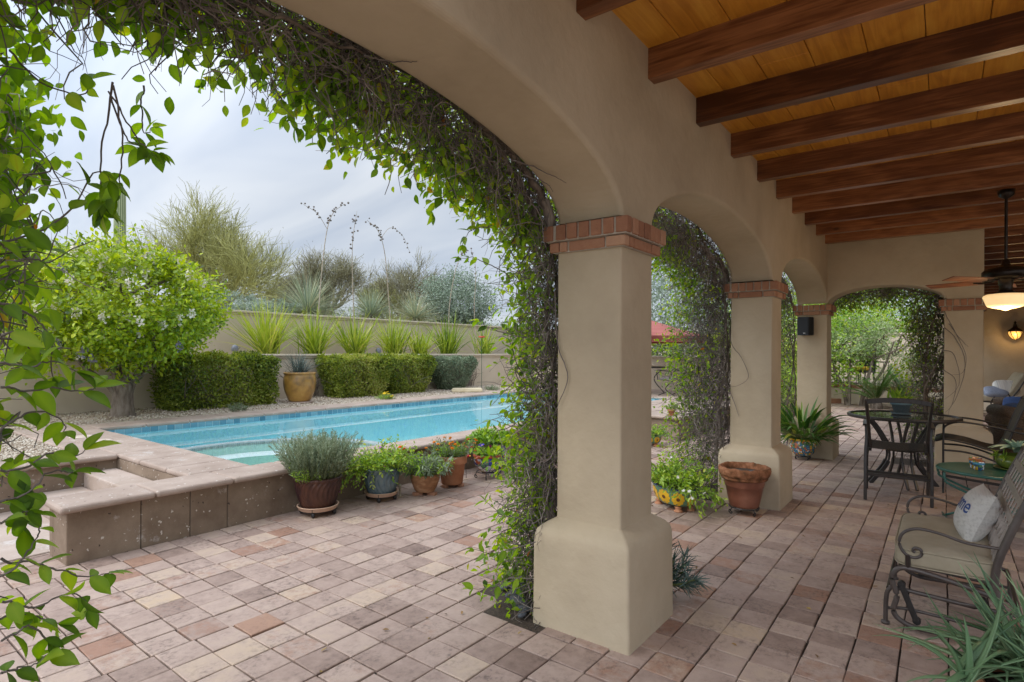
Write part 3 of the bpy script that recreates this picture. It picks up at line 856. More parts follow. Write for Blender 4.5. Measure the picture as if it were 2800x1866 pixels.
# low stone wall around the pool, with rounded coping
wall = thing("pool_wall", "low brown volcanic stone wall with rounded coping holding the raised pool", "wall", (-5, 1.3, 0))
def wpart(b, nm, m): 
    o = b.build(nm, m); o.parent = wall; o.matrix_parent_inverse = Matrix.Translation((5, -1.3, 0)); return o
b = MB(); j = MB()
xs_ = 1.315
x = -4.995
seams = [1.315]
while seams[-1] < 13.4: seams.append(min(seams[-1] + (.80 if len(seams) == 1 else .42 if len(seams) == 2 else .66 + .12 * rng.random()), 13.45))
seams[1:4] = [1.795, 2.16, 2.468]
for s0, s1 in zip(seams[:-1], seams[1:]):
    rbox(b, (-5.30, s0 + .002, -.03), (x + rng.normal() * .0015, s1 - .002, .385), r=.006, seg=1)
rbox(b, (-5.395, 1.318, -.03), (-5.303, 2.35, .385), r=.006, seg=1)
box(b, (-7.45, -1.5, -.03), (-7.06, 2.30, .385)); box(b, (-7.45, 2.303, -.03), (-5.40, 2.86, .385)); box(b, (-10.2, 2.1, .2), (-7.46, 2.86, .386))
rbox(b, (-5.30, 13.603, -.03), (-4.4, 14.0, .385), r=.006); box(b, (-4.98, 9.60, -.03), (-3.66, 13.4, .384))
wpart(b, "wall_face", CANT)
b = MB(); box(b, (-5.29, 1.32, -.03), (-5.0, 13.4, .37)); wpart(b, "joint_mortar", GROUT)
def coping(b, x0, y0, x1, y1, along, over=.0, z0=.383, z1=ZC, ln=.62):
    c = (x0 if along == 'x' else y0); e = (x1 if along == 'x' else y1)
    while c < e - .05:
        n_ = min(c + ln + rng.normal() * .01, e)
        if e - n_ < .2: n_ = e
        dz = rng.normal() * .001
        if along == 'x': rbox(b, (c + .0015, y0, z0), (n_ - .0015, y1, z1 + dz), r=.022, seg=3)
        else: rbox(b, (x0, c + .0015, z0), (x1, n_ - .0015, z1 + dz), r=.022, seg=3)
        c = n_
b = MB()
coping(b, -5.375, 1.262, -4.925, 13.55, 'y')
coping(b, -10.15, 2.30, -5.378, 2.885, 'x')
coping(b, -10.15, 2.062, -7.502, 2.297, 'x')
coping(b, -7.50, -1.5, -7.0, 2.297, 'y')
coping(b, -10.15, 2.888, -9.58, 13.55, 'y')
coping(b, -10.15, 13.553, -4.35, 14.05, 'x')
coping(b, -4.92, 9.54, -3.60, 13.5, 'y', ln=1.1)
wpart(b, "coping", CANT_TOP)
st = thing("pool_steps", "three shallow stone steps with chalky treads leading up to the pool", "steps", (-6.2, 2.0, 0))
for z0, z1, ya, yb in ((-.02, .145, 1.58, 1.998), (-.02, .288, 2.0, 2.292)):
    b = MB(); rbox(b, (-7.045, ya, z0), (-5.40, yb, z1), r=.014, seg=2)
    o = b.build("step", STEPM); o.parent = st; o.matrix_parent_inverse = Matrix.Translation((6.2, -2.0, 0))
b = MB(); rbox(b, (-7.05, .6, -.03), (-5.42, 1.576, .012), r=.006); o = b.build("landing", STEPM); o.parent = st; o.matrix_parent_inverse = Matrix.Translation((6.2, -2.0, 0))
# skimmer lids
LID = mat("lid_plastic", [(.62, .50, .40), (.70, .58, .47)], rough=.5)
for (x, y, lb) in ((-8.79, 2.47, "round pale skimmer lid set in the pool coping, nearer the retaining wall"), (-8.22, 2.50, "round pale skimmer lid set in the pool coping, nearer the steps")):
    t_ = thing("skimmer_lid", lb, "lid", (x, y, ZC), group="skimmer lids on the pool coping")
    b = MB(); lathe(b, [(0, .009), (.10, .009), (.125, .006), (.128, -.003)], 28); b.build("cover", LID, t_, True)
    b = MB(); lathe(b, [(.05, .0105), (.055, .012), (.06, .0105)], 20); b.build("finger_ring", mat("lid_ring", [(.4, .3, .23), (.45, .35, .27)]), t_)
# gravel bed
b = MB()
GX = np.linspace(-11.9, -10.05, 30); GY = np.linspace(-2.0, 16.2, 150)
def grid(b, GX, GY, z, amp):
    X, Y = np.meshgrid(GX, GY, indexing='ij'); Z = z + amp * (rng.random(X.shape) - .5) + .03 * np.clip((-10.6 - X) / 1.2, 0, 1)
    n, m = X.shape
    i, jj = np.meshgrid(np.arange(n - 1), np.arange(m - 1), indexing='ij')
    F = np.stack([i * m + jj, (i + 1) * m + jj, (i + 1) * m + jj + 1, i * m + jj + 1], -1).reshape(-1, 4)
    b.add(np.stack([X, Y, Z], -1).reshape(-1, 3), F)
grid(b, GX, GY, .425, .02); grid(b, np.linspace(-10.05, -7.49, 50), np.linspace(-2.0, 2.075, 80), .405, .02)
struct(b.build("gravel_bed", GRAVEL))
pb = MB(); N = 16000
p = np.zeros((N, 3)); p[:, 0] = rng.uniform(-11.85, -10.2, N); p[:, 1] = rng.uniform(1.0, 15.5, N); p[:, 2] = .44 + .03 * np.clip((-10.6 - p[:, 0]) / 1.2, 0, 1)
k = N // 3; p[:k, 0] = rng.uniform(-10.05, -7.52, k); p[:k, 1] = rng.uniform(.3, 2.05, k); p[:k, 2] = .415
OCT = np.array([(1, 0, 0), (-1, 0, 0), (0, 1, 0), (0, -1, 0), (0, 0, 1), (0, 0, -1)], float)
sz = rng.uniform(.006, .019, (N, 1)) * rng.uniform(.6, 1.3, (N, 3)); sz[:, 2] *= .7
V = p[:, None] + OCT[None] * sz[:, None] + rng.normal(size=(N, 6, 3)) * .002
F = (np.arange(N)[:, None, None] * 6 + np.array([(0, 2, 4), (2, 1, 4), (1, 3, 4), (3, 0, 4), (2, 0, 5), (1, 2, 5), (3, 1, 5), (0, 3, 5)])[None]).reshape(-1, 3)
pb.add(V.reshape(-1, 3), F, np.repeat(rng.random(N), 6))
stuff(pb.build("loose_pebbles", mat("pebble_mix", [(.20, .14, .09), (.45, .37, .28), (.66, .6, .5)], attr=True, amt=.2, rough=.9)), "loose pale pebbles scattered over the bed beside the pool", "gravel")

# ================================================================== GARDEN WALLS AND TERRAIN
def garden_wall(nm, label, p, q, z0, z1, th, cap=(.06, .055)):
    """plastered wall from p to q with a two step cap"""
    p = Vector((*p, 0)); q = Vector((*q, 0)); d = (q - p); L = d.length; ang = math.atan2(d.y, d.x)
    t_ = thing(nm, label, "wall", (p.x, p.y, z0), ang)
    b = MB(); box(b, (0, -th / 2, -.3), (L, th / 2, z1 - z0 - .10)); b.build("wall_body", STUCCO_OUT, t_)
    b = MB(); rbox(b, (-.02, -th / 2 - .028, z1 - z0 - .102), (L + .02, th / 2 + .028, z1 - z0 - .056), r=.012, seg=2)
    rbox(b, (-.03, -th / 2 - .06, z1 - z0 - .057), (L + .03, th / 2 + .06, z1 - z0), r=.014, seg=2); b.build("wall_cap", STUCCO_OUT, t_)
    return t_
garden_wall("retaining_wall", "long cream retaining wall with stepped cap behind the pool and hedges", (-12.02, -6), (-12.02, 16.35), .40, 1.468, .24)
garden_wall("retaining_wall", "upper cream retaining wall with stepped cap behind the strappy yucca row", (-13.75, -6), (-13.75, 24), 1.2, 2.52, .24)
garden_wall("retaining_wall", "cream garden wall closing the pool terrace beyond the red parasol table", (-11.9, 16.5), (1.2, 17.6 + 3), .40, 1.44, .24) if False else \
garden_wall("retaining_wall", "cream garden wall closing the far end of the pool terrace below a clipped green hedge", (-11.9, 16.5), (-3.6, 16.5), -.05, 1.44, .24)
b = MB(); grid(b, np.linspace(-13.7, -12.1, 8), np.linspace(-6, 16.2, 60), 1.38, .03)
struct(b.build("planter_soil", GRAVEL))
# desert rising behind the walls
b = MB()
uu = np.linspace(0, 1, 46) ** 2.2 * 500; vv = np.linspace(-220, 420, 120)
X, Y = np.meshgrid(-13.8 - uu, vv, indexing='ij')
Z = 2.36 + 1.15 * (1 - np.exp(-(np.abs(X) - 13.8) / 14)) + (np.abs(X) - 13.8) * .004 + .12 * np.sin(X * .7 + Y * .45) * np.clip((np.abs(X) - 14) / 6, 0, 1) + .5 * np.sin(Y * .031 + 1) * np.clip((np.abs(X) - 30) / 60, 0, 1)
n, m = X.shape; i, jj = np.meshgrid(np.arange(n - 1), np.arange(m - 1), indexing='ij')
F = np.stack([i * m + jj, i * m + jj + 1, (i + 1) * m + jj + 1, (i + 1) * m + jj], -1).reshape(-1, 4)
b.add(np.stack([X, Y, Z], -1).reshape(-1, 3), F)
struct(b.build("desert_slope", DESERT, smooth=True))
b = MB()
X, Y = np.meshgrid(np.linspace(-13.8, 30, 60), np.linspace(27, 90, 30), indexing='ij')
Z = .0 + 3.2 * np.clip((Y - 27) / 6, 0, 1) + .2 * np.sin(X * .5 + Y * .3)
n, m = X.shape; i, jj = np.meshgrid(np.arange(n - 1), np.arange(m - 1), indexing='ij')
F = np.stack([i * m + jj, (i + 1) * m + jj, (i + 1) * m + jj + 1, i * m + jj + 1], -1).reshape(-1, 4)
b.add(np.stack([X, Y, Z], -1).reshape(-1, 3), F)
struct(b.build("hill", DESERT, smooth=True))
def slope_z(x, y):
    return 2.36 + 1.15 * (1 - math.exp(-(abs(x) - 13.8) / 14)) + (abs(x) - 13.8) * .004

# a few leaves dropped on the paving under the vines
b = MB(); n = 46
P = np.c_[np.r_[rng.normal(-2.3, .35, n // 2), rng.normal(-1.2, .9, n - n // 2)], np.r_[rng.normal(2.9, .7, n // 2), rng.uniform(2.2, 7.5, n - n // 2)], np.full(n, .006)]
leaves(b, P, np.c_[rng.normal(size=(n, 2)), np.full(n, .12)], np.tile((0, 0, 1.), (n, 1)) + rng.normal(size=(n, 3)) * .25, rng.uniform(.02, .045, n), .016, rng.random(n), 6)
stuff(b.build("leaf_litter", mat("dry_leaf", [(.10, .055, .02), (.24, .13, .04), (.34, .24, .06)], attr=True, amt=.2)), "dry fallen leaves scattered on the paving around the pillars", "fallen leaves")
# ================================================================== PLANTS
LEAF_LAUREL = mat("laurel_leaf", [(.04, .085, .008), (.19, .295, .016), (.35, .44, .025), (.50, .56, .05)], scale=2.4, rough=.36, attr=True, amt=.5, tr=.35, spec=.5)
LEAF_HEDGE = mat("hedge_leaf", [(.045, .075, .012), (.145, .20, .026), (.27, .32, .05), (.40, .39, .12)], scale=3, rough=.5, attr=True, amt=.45, tr=.34)
LEAF_GREY = mat("grey_green_leaf", [(.08, .11, .06), (.20, .25, .15), (.34, .39, .27)], scale=3, rough=.6, attr=True, amt=.4, tr=.2)
LEAF_SAGE = mat("silver_sage_leaf", [(.11, .15, .10), (.25, .31, .23), (.40, .46, .36)], scale=2, rough=.7, attr=True, amt=.4, tr=.2)
TWIG_GREEN = mat("palo_verde_twig", [(.16, .15, .06), (.34, .34, .11), (.52, .52, .20)], scale=.6, rough=.7, attr=True, amt=.6, tr=.0)
TWIG_OLIVE = mat("mesquite_twig", [(.12, .105, .07), (.26, .245, .14), (.40, .39, .23)], scale=.6, rough=.7, attr=True, amt=.5)
BLADE_YUCCA = mat("yucca_blade", [(.10, .17, .02), (.21, .31, .03), (.38, .46, .06), (.55, .52, .13)], scale=2, rough=.42, attr=True, amt=.25, tr=.22)
BLADE_SOTOL = mat("sotol_blade", [(.11, .16, .12), (.23, .29, .20), (.38, .42, .27), (.55, .48, .28)], scale=2, rough=.45, attr=True, amt=.2, tr=.15)
LEAF_BRIGHT = mat("bright_leaf", [(.05, .12, .012), (.16, .30, .03), (.32, .46, .06), (.52, .56, .11)], scale=6, rough=.42, attr=True, amt=.25, tr=.3)
LEAF_DARK = mat("dark_strap_leaf", [(.01, .04, .008), (.035, .10, .015), (.09, .20, .03), (.30, .33, .06)], scale=5, rough=.33, attr=True, amt=.2, tr=.2, spec=.5)
STEM_G = mat("green_stem", [(.09, .13, .03), (.2, .2, .09)], scale=6, rough=.7)
PETAL = {}
def petal(nm, c):
    if nm not in PETAL:
        PETAL[nm] = mat(nm + "_petal", [tuple(x * .75 for x in c), c, tuple(min(1, x * 1.25) for x in c)], scale=14, rough=.6, tr=.15)
    return PETAL[nm]

# ------------------------------------------------------------------ climbing vines on the arches
def path_frames(pts, lats, out):
    pts = np.array(pts, float); seg = np.r_[0, np.cumsum(np.linalg.norm(np.diff(pts, axis=0), axis=1))]
    return pts, seg, np.array(lats, float), np.array(out, float)
def samp(pf, s):
    pts, seg, lats, out = pf
    p = np.stack([np.interp(s, seg, pts[:, i]) for i in range(3)], 1)
    l = unit(np.stack([np.interp(s, seg, lats[:, i]) for i in range(3)], 1))
    e = .05
    q = np.stack([np.interp(np.minimum(s + e, seg[-1]), seg, pts[:, i]) for i in range(3)], 1)
    q0 = np.stack([np.interp(np.maximum(s - e, 0), seg, pts[:, i]) for i in range(3)], 1)
    return p, l, unit(q - q0), np.broadcast_to(out, p.shape)
def arch_path(c, half, rise, plane, side, frac, axis=0, n=26):
    """from the springing on one side (side=-1 or 1 of the centre) towards the crown and beyond by frac"""
    pts, lats = [], []
    for f in np.linspace(1.0, 1.0 - 2 * frac, n):
        d = side * half * f
        z = arch_z(d, half, rise)
        pts.append((plane, c + d, z) if axis == 0 else (c + d, plane, z))
        nx = -d / half * 1.0; 
        v = np.array([0, nx * .9, -1.0 if abs(d) < half * .97 else -.25]) if axis == 0 else np.array([nx * .9, 0, -1.0])
        lats.append(v / np.linalg.norm(v))
    return pts, lats
def vine(label, loc, paths, group, nst=3):
    root = thing("climbing_vine", label, "vine", loc, group=group)
    L = np.array(loc)
    tw, lf, ms = MB(), MB(), MB()
    for pf, nt, nl, lat_r, out_r, leaf, twl, hang in paths:
        tot = pf[1][-1]
        # woody stems
        for k in range(nst if nt > 400 else 0):
            s = np.linspace(0, tot, 40)
            p, l, tn, o = samp(pf, s)
            ph = rng.random() * 6
            off = (np.mean(lat_r) + .35 * (lat_r[1] - lat_r[0]) * np.sin(s * (1.7 + rng.random() * 2) + ph) * .6)
            P = p + l * off[:, None] + o * (out_r[0] + .06 + .05 * np.sin(s * 2.3 + ph * 2))[:, None] + rng.normal(size=p.shape) * .006
            tube(ms, P - L, np.linspace(.017, .006, 40) * (.7 + rng.random() * .7), 6, t=.6 + .3 * rng.random())
        # tangle of dead twigs, thickest against the wall
        s = rng.random(nt) * tot
        p, l, tn, o = samp(pf, s)
        la = rng.uniform(*lat_r, nt); ou = out_r[0] + (out_r[1] - out_r[0]) * rng.beta(1.1, 2.1, nt)
        st = p + l * la[:, None] + o * ou[:, None]
        d = tn * rng.choice([-1, 1], nt)[:, None] * rng.uniform(.1, 1.1, nt)[:, None] + rnd_dir(nt) * .75 + o * .15 + np.array([0, 0, -.35])
        K = 8
        W = walk(st, d, rng.uniform(.5, 1.3, nt) * twl / K, K, .42, -.05)
        inner = ((W - p[:, None]) * o[:, None]).sum(-1)
        W += o[:, None] * np.maximum(out_r[0] - inner, 0)[..., None]
        rr = (rng.uniform(.0012, .0034, nt)[:, None] * np.linspace(1.2, .55, K))
        tubes(tw, W - L, rr, 3, t=np.clip(rng.normal(.42, .25, nt), 0, 1))
        # leaves on the outer, lit side
        s = rng.random(nl) * tot
        ncl = max(12, nl // 22)
        sc = rng.random(ncl) * tot
        ci = rng.integers(0, ncl, nl)
        p, l, tn, o = samp(pf, sc)
        lc = lat_r[0] + (lat_r[1] + hang - lat_r[0]) * rng.random(ncl); oc = out_r[0] + .09 + (out_r[1] * 1.1 - out_r[0] - .09) * rng.beta(1.4, 1.2, ncl)
        cc = p + l * lc[:, None] + o * oc[:, None]
        pos = cc[ci] + rng.normal(size=(nl, 3)) * .075
        inner = ((pos - p[ci]) * o[ci]).sum(-1)
        pos += o[ci] * np.maximum(out_r[0] + .02 - inner, 0)[:, None]
        dd = rnd_dir(nl) * .8 + o[ci] * .35 + np.array([0, 0, -.55])
        up = rnd_dir(nl) * .6 + o[ci] * .5 + np.array([0, 0, .6])
        LL = rng.uniform(.6, 1.15, nl) * leaf
        tt = np.clip(rng.normal(.36 if leaf > .057 else .44, .17, nl) + np.repeat(rng.normal(0, .09, ncl), 1)[ci], 0, .86)
        tt[rng.random(nl) < .004] = 1.0
        leaves(lf, pos - L, dd, up, LL, LL * rng.uniform(.50, .64, nl), tt, 12 if leaf > .051 else 6, .12)
    ms.build("stems", BARK, root, True)
    tw.build("twigs", TWIG_DARK, root)
    lf.build("leaves", LEAF_VINE, root, True)
    return root, L
def shoots(root, L, guides, leaf, nm="hanging_shoot"):
    """leafy shoots given as world polylines"""
    for gd in guides:
        P = spline(gd, 22) + np.cumsum(rng.normal(size=(22, 3)) * .0025, 0)
        b, f = MB(), MB()
        tube(b, P - L, np.linspace(.0032, .0013, 22), 4, t=.35)
        seg = np.linalg.norm(np.diff(P, axis=0), axis=1).sum()
        n = max(5, int(seg / .052))
        k0 = .25 if n > 8 else .1
        if gd[0][2] > 2.25 and gd[-1][2] < 2.25 and leaf > .06: k0 = .62; lf_ = .062
        elif gd[0][2] > 2.2: lf_ = .062
        else: lf_ = leaf
        pos, dd, up = [], [], []
        for u in np.linspace(k0, 1, n):
            i = min(int(u * 21), 20); p = P[i] + (P[i + 1] - P[i]) * (u * 21 - i); tn = unit(P[i + 1] - P[i])
            sv = unit(np.cross(tn, rng.normal(size=3)))
            for sg in (1, -1):
                if rng.random() < .12: continue
                pos.append(p); dd.append(sv * sg * .9 + tn * .7 + np.array([0, 0, -.35])); up.append(np.array([0, 0, 1.]) + rng.normal(size=3) * .5)
        pos.append(P[-1]); dd.append(tn); up.append(np.array([0, 0, 1.]))
        m = len(pos); LL = rng.uniform(.7, 1.2, m) * lf_
        tt = np.clip(rng.normal(.32, .15, m), 0, .84)
        leaves(f, np.array(pos) - L, np.array(dd), np.array(up), LL, LL * rng.uniform(.48, .60, m), tt, 12, .15)
        o = b.build(nm, TWIG_DARK, root); f.build("shoot_leaves", LEAF_VINE, o, True)

cen = [(COLY[i] + COLY[i + 1]) / 2 for i in range(3)]
def col_path(y, x=WO, z1=2.3, out=(-1, 0, 0), lat=(0, 1, 0)):
    return path_frames([(x, y, .02), (x, y, z1)], [lat, lat], out)
def ap(c, side, frac, half=HALF, rise=RISE, plane=WO, axis=0, out=(-1, 0, 0)):
    P, Lt = arch_path(c, half, rise, plane, side, frac, axis)
    return path_frames(P, Lt, out)
VG = "vines climbing the arches"
# paths: (frames, twigs, leaves, lateral range, outward range, leaf size, twig length, extra hang of leaves)
vineA, LA = vine("leafy vine curtain hanging beside the open pool arch, with long loose shoots and big leaves", (-2.0, -.375, 0),
     [(ap(cen[0], -1, .55), 1350, 2900, (-.20, .08), (.03, .32), .0575, .34, .05),
      (path_frames([(WO - .55, .30, 1.62), (WO - .55, .31, 2.1), (WO - .55, .27, 2.55)], [(0, 1, 0)] * 3, (-1, 0, 0)), 150, 1600, (.10, .25), (.0, .62), .060, .30, .0),
     (path_frames([(WO, .12, 1.25), (WO, .12, 1.8), (WO, .06, 2.35)], [(0, 1, 0)] * 3, (-1, 0, 0)), 380, 1500, (.06, .20), (.10, .62), .066, .30, .02),
      (path_frames([(WO, .12, .3), (WO, .10, 1.3)], [(0, 1, 0)] * 2, (-1, 0, 0)), 40, 150, (.06, .16), (.10, .55), .070, .25, .02)], VG, 2)
vineB, LB = vine("dense vine climbing the front pillar beside the pool pots, dark dead twigs inside", (-2.0, COLY[1], 0),
     [(ap(cen[0], 1, .50), 1450, 3700, (-.20, .11), (.03, .34), .054, .36, .06),
      (col_path(COLY[1]), 2000, 2900, (-.24, .16), (.04, .32), .050, .38, .0),
      (path_frames([(WO, COLY[1] - .05, .1), (WO, COLY[1] - .05, 1.0)], [(0, 1, 0)] * 2, (-1, 0, 0)), 200, 800, (-.30, .2), (.10, .36), .050, .3, .0),
      (ap(cen[1], -1, .45), 900, 1300, (-.2, .14), (.03, .4), .05, .4, .08)], VG)
vineC, LC = vine("twiggy vine on the pillar behind the cracked terracotta pot, grey stems facing the patio", (-2.0, COLY[2], 0),
     [(col_path(COLY[2]), 2600, 2600, (-.28, .14), (.04, .66), .050, .42, .0),
      (ap(cen[1], 1, .5), 1700, 2400, (-.22, .16), (.03, .55), .05, .42, .12),
      (ap(cen[2], -1, .5), 700, 1100, (-.2, .14), (.03, .4), .05, .4, .08)], VG)
vineD, LD = vine("vine on the corner pillar that carries the black loudspeaker, half hidden by it", (-2.0, COLY[3], 0),
     [(col_path(COLY[3]), 900, 1500, (-.28, .14), (.04, .5), .05, .4, .0),
      (ap(cen[2], 1, .5), 1100, 1500, (-.22, .2), (.03, .5), .05, .4, .12),
      (ap(-.682, -1, .5, .682, .225, EY1, 1, (0, 1, 0)), 450, 900, (-.2, .12), (.03, .45), .05, .36, .08)], VG, 2)
vineE, LE = vine("vine at the end arch by the glass table, rising from a hole in the paving", (.0, 10.0, 0),
     [(path_frames([(-.05, EY1, .0), (-.02, EY1, 2.3)], [(-1, 0, 0)] * 2, (0, 1, 0)), 2000, 1900, (-.20, .34), (.02, .4), .05, .4, .06),
      (ap(-.682, 1, .55, .682, .225, EY1, 1, (0, 1, 0)), 650, 1000, (-.2, .12), (.03, .45), .05, .36, .1),
      (path_frames([(.0, EY1, 1.1), (.0, EY1, 2.2)], [(-1, 0, 0)] * 2, (0, 1, 0)), 80, 900, (.10, .42), (.05, .5), .05, .4, .1)], VG, 3)
# loose twigs wandering over the pillar faces
def stray(root, L, guides):
    for gd in guides:
        b = MB(); P = spline(gd, 24) + np.cumsum(rng.normal(size=(24, 3)) * .0016, 0)
        tube(b, P - L, np.linspace(.0045, .0013, 24), 5, t=.4); b.build("stray_stem", TWIG_DARK, root, True)
stray(vineC, LC, [[(-1.80, 6.10, 2.25), (-1.77, 6.08, 1.7), (-1.66, 6.10, 1.50), (-1.60, 6.11, 1.30), (-1.72, 6.10, 1.20), (-1.82, 6.10, 1.22)],
                  [(-1.82, 6.1, 1.25), (-1.72, 6.10, 1.0), (-1.70, 6.11, .90)]])
stray(vineE, LE, [[(-.02, 9.5, 2.2), (.05, 9.47, 2.0), (.16, 9.46, 1.75), (.24, 9.45, 1.5), (.20, 9.47, 1.3), (.08, 9.48, 1.28)],
                  [(.0, 9.48, 1.9), (.12, 9.47, 1.75), (.22, 9.46, 1.42), (.14, 9.47, 1.0), (.06, 9.48, .8), (.07, 9.48, .65)],
                  [(-.01, 9.48, 1.6), (.10, 9.47, 1.55), (.17, 9.46, 1.3), (.15, 9.47, 1.1), (.02, 9.48, .95)],
                  [(-.01, 9.48, 1.35), (.13, 9.47, 1.2), (.10, 9.47, .9), (.02, 9.48, .78)],
                  [(.05, 9.47, 1.95), (.2, 9.46, 1.7), (.25, 9.46, 1.62)]])
stray(vineB, LB, [[(-1.80, 2.78, 1.9), (-1.77, 2.76, 1.6), (-1.70, 2.76, 1.42), (-1.76, 2.76, 1.25), (-1.82, 2.77, 1.15)],
                  [(-1.80, 2.35, 2.55), (-1.72, 2.44, 2.53), (-1.66, 2.52, 2.50), (-1.60, 2.57, 2.46)],
                  [(-1.80, 2.45, 2.50), (-1.74, 2.56, 2.48), (-1.70, 2.6, 2.43)],
                  [(-1.79, 1.4, 2.69), (-1.72, 1.5, 2.69), (-1.66, 1.55, 2.69)]])
SHOOTS_A = [
    [(-1.892, 0.598, 2.316), (-1.953, 0.601, 2.207), (-2.016, 0.604, 2.080), (-2.070, 0.613, 1.999), (-2.110, 0.633, 1.982)],
    [(-1.885, 0.603, 2.303), (-1.923, 0.624, 2.195), (-1.977, 0.634, 2.067), (-2.047, 0.631, 2.019)],
    [(-2.041, 0.648, 2.323), (-2.041, 0.698, 2.204), (-2.053, 0.739, 2.177), (-2.050, 0.792, 2.169)],
    [(-1.991, 0.623, 2.321), (-1.995, 0.671, 2.226), (-2.010, 0.709, 2.180), (-2.075, 0.710, 2.187)],
    [(-1.917, 0.365, 1.824), (-1.889, 0.437, 1.866), (-1.865, 0.505, 1.945), (-1.861, 0.558, 2.046), (-1.869, 0.602, 2.028)],
    [(-1.784, 0.340, 1.661), (-1.795, 0.383, 1.648), (-1.798, 0.430, 1.602), (-1.826, 0.459, 1.559), (-1.877, 0.471, 1.466)],
    [(-1.744, 0.333, 1.457), (-1.747, 0.381, 1.449), (-1.747, 0.431, 1.451), (-1.749, 0.480, 1.427), (-1.761, 0.521, 1.440)],
    [(-1.718, 0.328, 1.518), (-1.713, 0.382, 1.507), (-1.723, 0.425, 1.527), (-1.729, 0.470, 1.491)],
    [(-1.783, 0.341, 1.351), (-1.794, 0.383, 1.388), (-1.802, 0.428, 1.405), (-1.808, 0.474, 1.379), (-1.847, 0.493, 1.345)],
    [(-1.796, 0.344, 1.256), (-1.798, 0.393, 1.253), (-1.805, 0.438, 1.272), (-1.819, 0.477, 1.253), (-1.836, 0.515, 1.268)],
    [(-1.756, 0.337, 1.191), (-1.767, 0.378, 1.212), (-1.768, 0.429, 1.256), (-1.774, 0.474, 1.243)],
    [(-1.822, 0.350, 1.040), (-1.814, 0.406, 1.015), (-1.803, 0.465, 0.983), (-1.797, 0.519, 0.951), (-1.803, 0.565, 0.949)],
    [(-1.795, 0.345, 0.944), (-1.796, 0.394, 0.915), (-1.795, 0.445, 0.920), (-1.800, 0.492, 0.908), (-1.830, 0.519, 0.850)],
    [(-1.769, 0.340, 1.014), (-1.771, 0.388, 1.041), (-1.797, 0.419, 1.091), (-1.857, 0.424, 1.134)],
    [(-1.768, 0.340, 0.861), (-1.770, 0.389, 0.872), (-1.778, 0.433, 0.809), (-1.837, 0.438, 0.754)],
    [(-1.768, 0.341, 0.789), (-1.778, 0.383, 0.777), (-1.778, 0.433, 0.787)],
    [(-1.743, 0.334, 1.144), (-1.762, 0.370, 1.152), (-1.785, 0.403, 1.173)],
    [(-1.851, 0.353, 1.750), (-1.851, 0.403, 1.767), (-1.857, 0.448, 1.785), (-1.889, 0.474, 1.861)],
    [(-1.784, 0.341, 1.578), (-1.795, 0.383, 1.590), (-1.811, 0.420, 1.558), (-1.835, 0.453, 1.536)],
    [(-1.795, 0.345, 0.902), (-1.813, 0.381, 0.894), (-1.830, 0.419, 0.864), (-1.836, 0.465, 0.834)],
    [(-2.076, 0.747, 2.410), (-2.115, 0.767, 2.356), (-2.148, 0.793, 2.299), (-2.162, 0.832, 2.330)],
    [(-2.098, 0.416, 2.391), (-2.080, 0.480, 2.311), (-2.029, 0.569, 2.292), (-2.051, 0.603, 2.349)],
    [(-2.053, 1.204, 2.532), (-2.063, 1.246, 2.482), (-2.058, 1.300, 2.455)],
    [(-2.018, 1.293, 2.529), (-2.018, 1.343, 2.459), (-2.032, 1.383, 2.413)],
]
SHOOTS_B = [
    [(-1.712, 2.467, 0.542), (-1.803, 2.398, 0.496), (-1.894, 2.328, 0.472), (-1.977, 2.266, 0.495)],
    [(-1.788, 2.534, 0.627), (-1.902, 2.448, 0.650), (-1.997, 2.376, 0.720)],
    [(-1.737, 2.385, 0.378), (-1.826, 2.317, 0.333), (-1.934, 2.235, 0.321)],
    [(-1.829, 2.629, 1.087), (-1.946, 2.541, 1.123), (-2.043, 2.467, 1.134)],
    [(-1.790, 2.534, 0.912), (-1.922, 2.433, 0.958), (-1.998, 2.376, 1.005)],
    [(-1.928, 2.679, 1.627), (-2.089, 2.557, 1.677), (-2.150, 2.511, 1.727)],
    [(-1.949, 2.538, 1.967), (-2.086, 2.434, 2.064), (-2.164, 2.375, 2.064)],
    [(-1.901, 2.323, 2.216), (-1.993, 2.254, 2.193), (-2.029, 2.226, 2.124)],
    [(-1.929, 2.051, 2.343), (-1.997, 2.000, 2.278), (-2.014, 1.987, 2.214)],
]
shoots(vineA, LA, SHOOTS_A, .068)
shoots(vineB, LB, SHOOTS_B, .058)


# ------------------------------------------------------------------ mountain laurel by the pool
def clump_crown(lf, cx, cy, cz, ax, ay, az, ncl, per, leaf, tcol=(.5, .18), shell=.55, crad=.24, droop=.0):
    v = rnd_dir(ncl); r = shell + (1 - shell) * rng.random(ncl) ** .5
    lump = 1 + .10 * np.sin(v[:, 0] * 5 + 1) * np.cos(v[:, 1] * 4) + rng.normal(size=ncl) * .06
    C = np.stack([cx + v[:, 0] * ax * r * lump, cy + v[:, 1] * ay * r * lump, cz + v[:, 2] * az * r * lump], 1)
    n = ncl * per; ci = np.repeat(np.arange(ncl), per)
    pos = C[ci] + rng.normal(size=(n, 3)) * crad * np.array([.55, .55, .38])
    outw = unit(v[ci] * np.array([1, 1, 1]) + np.array([0, 0, .25]))
    d = unit(outw * .6 + rnd_dir(n) * .9 + np.array([0, 0, -droop]))
    up = unit(outw * .7 + rnd_dir(n) * .55 + np.array([0, 0, .6]))
    LL = leaf * rng.uniform(.7, 1.25, n)
    t = np.clip(rng.normal(tcol[0], tcol[1], n) + rng.normal(0, .13, ncl)[ci], 0, 1)
    leaves(lf, pos, d, up, LL, LL * .55, t, 6)
    return C, v
lt = thing("laurel_tree", "bushy green tree hung with pale flower clusters beside the pool", "tree", (-10.95, 3.65, .44))
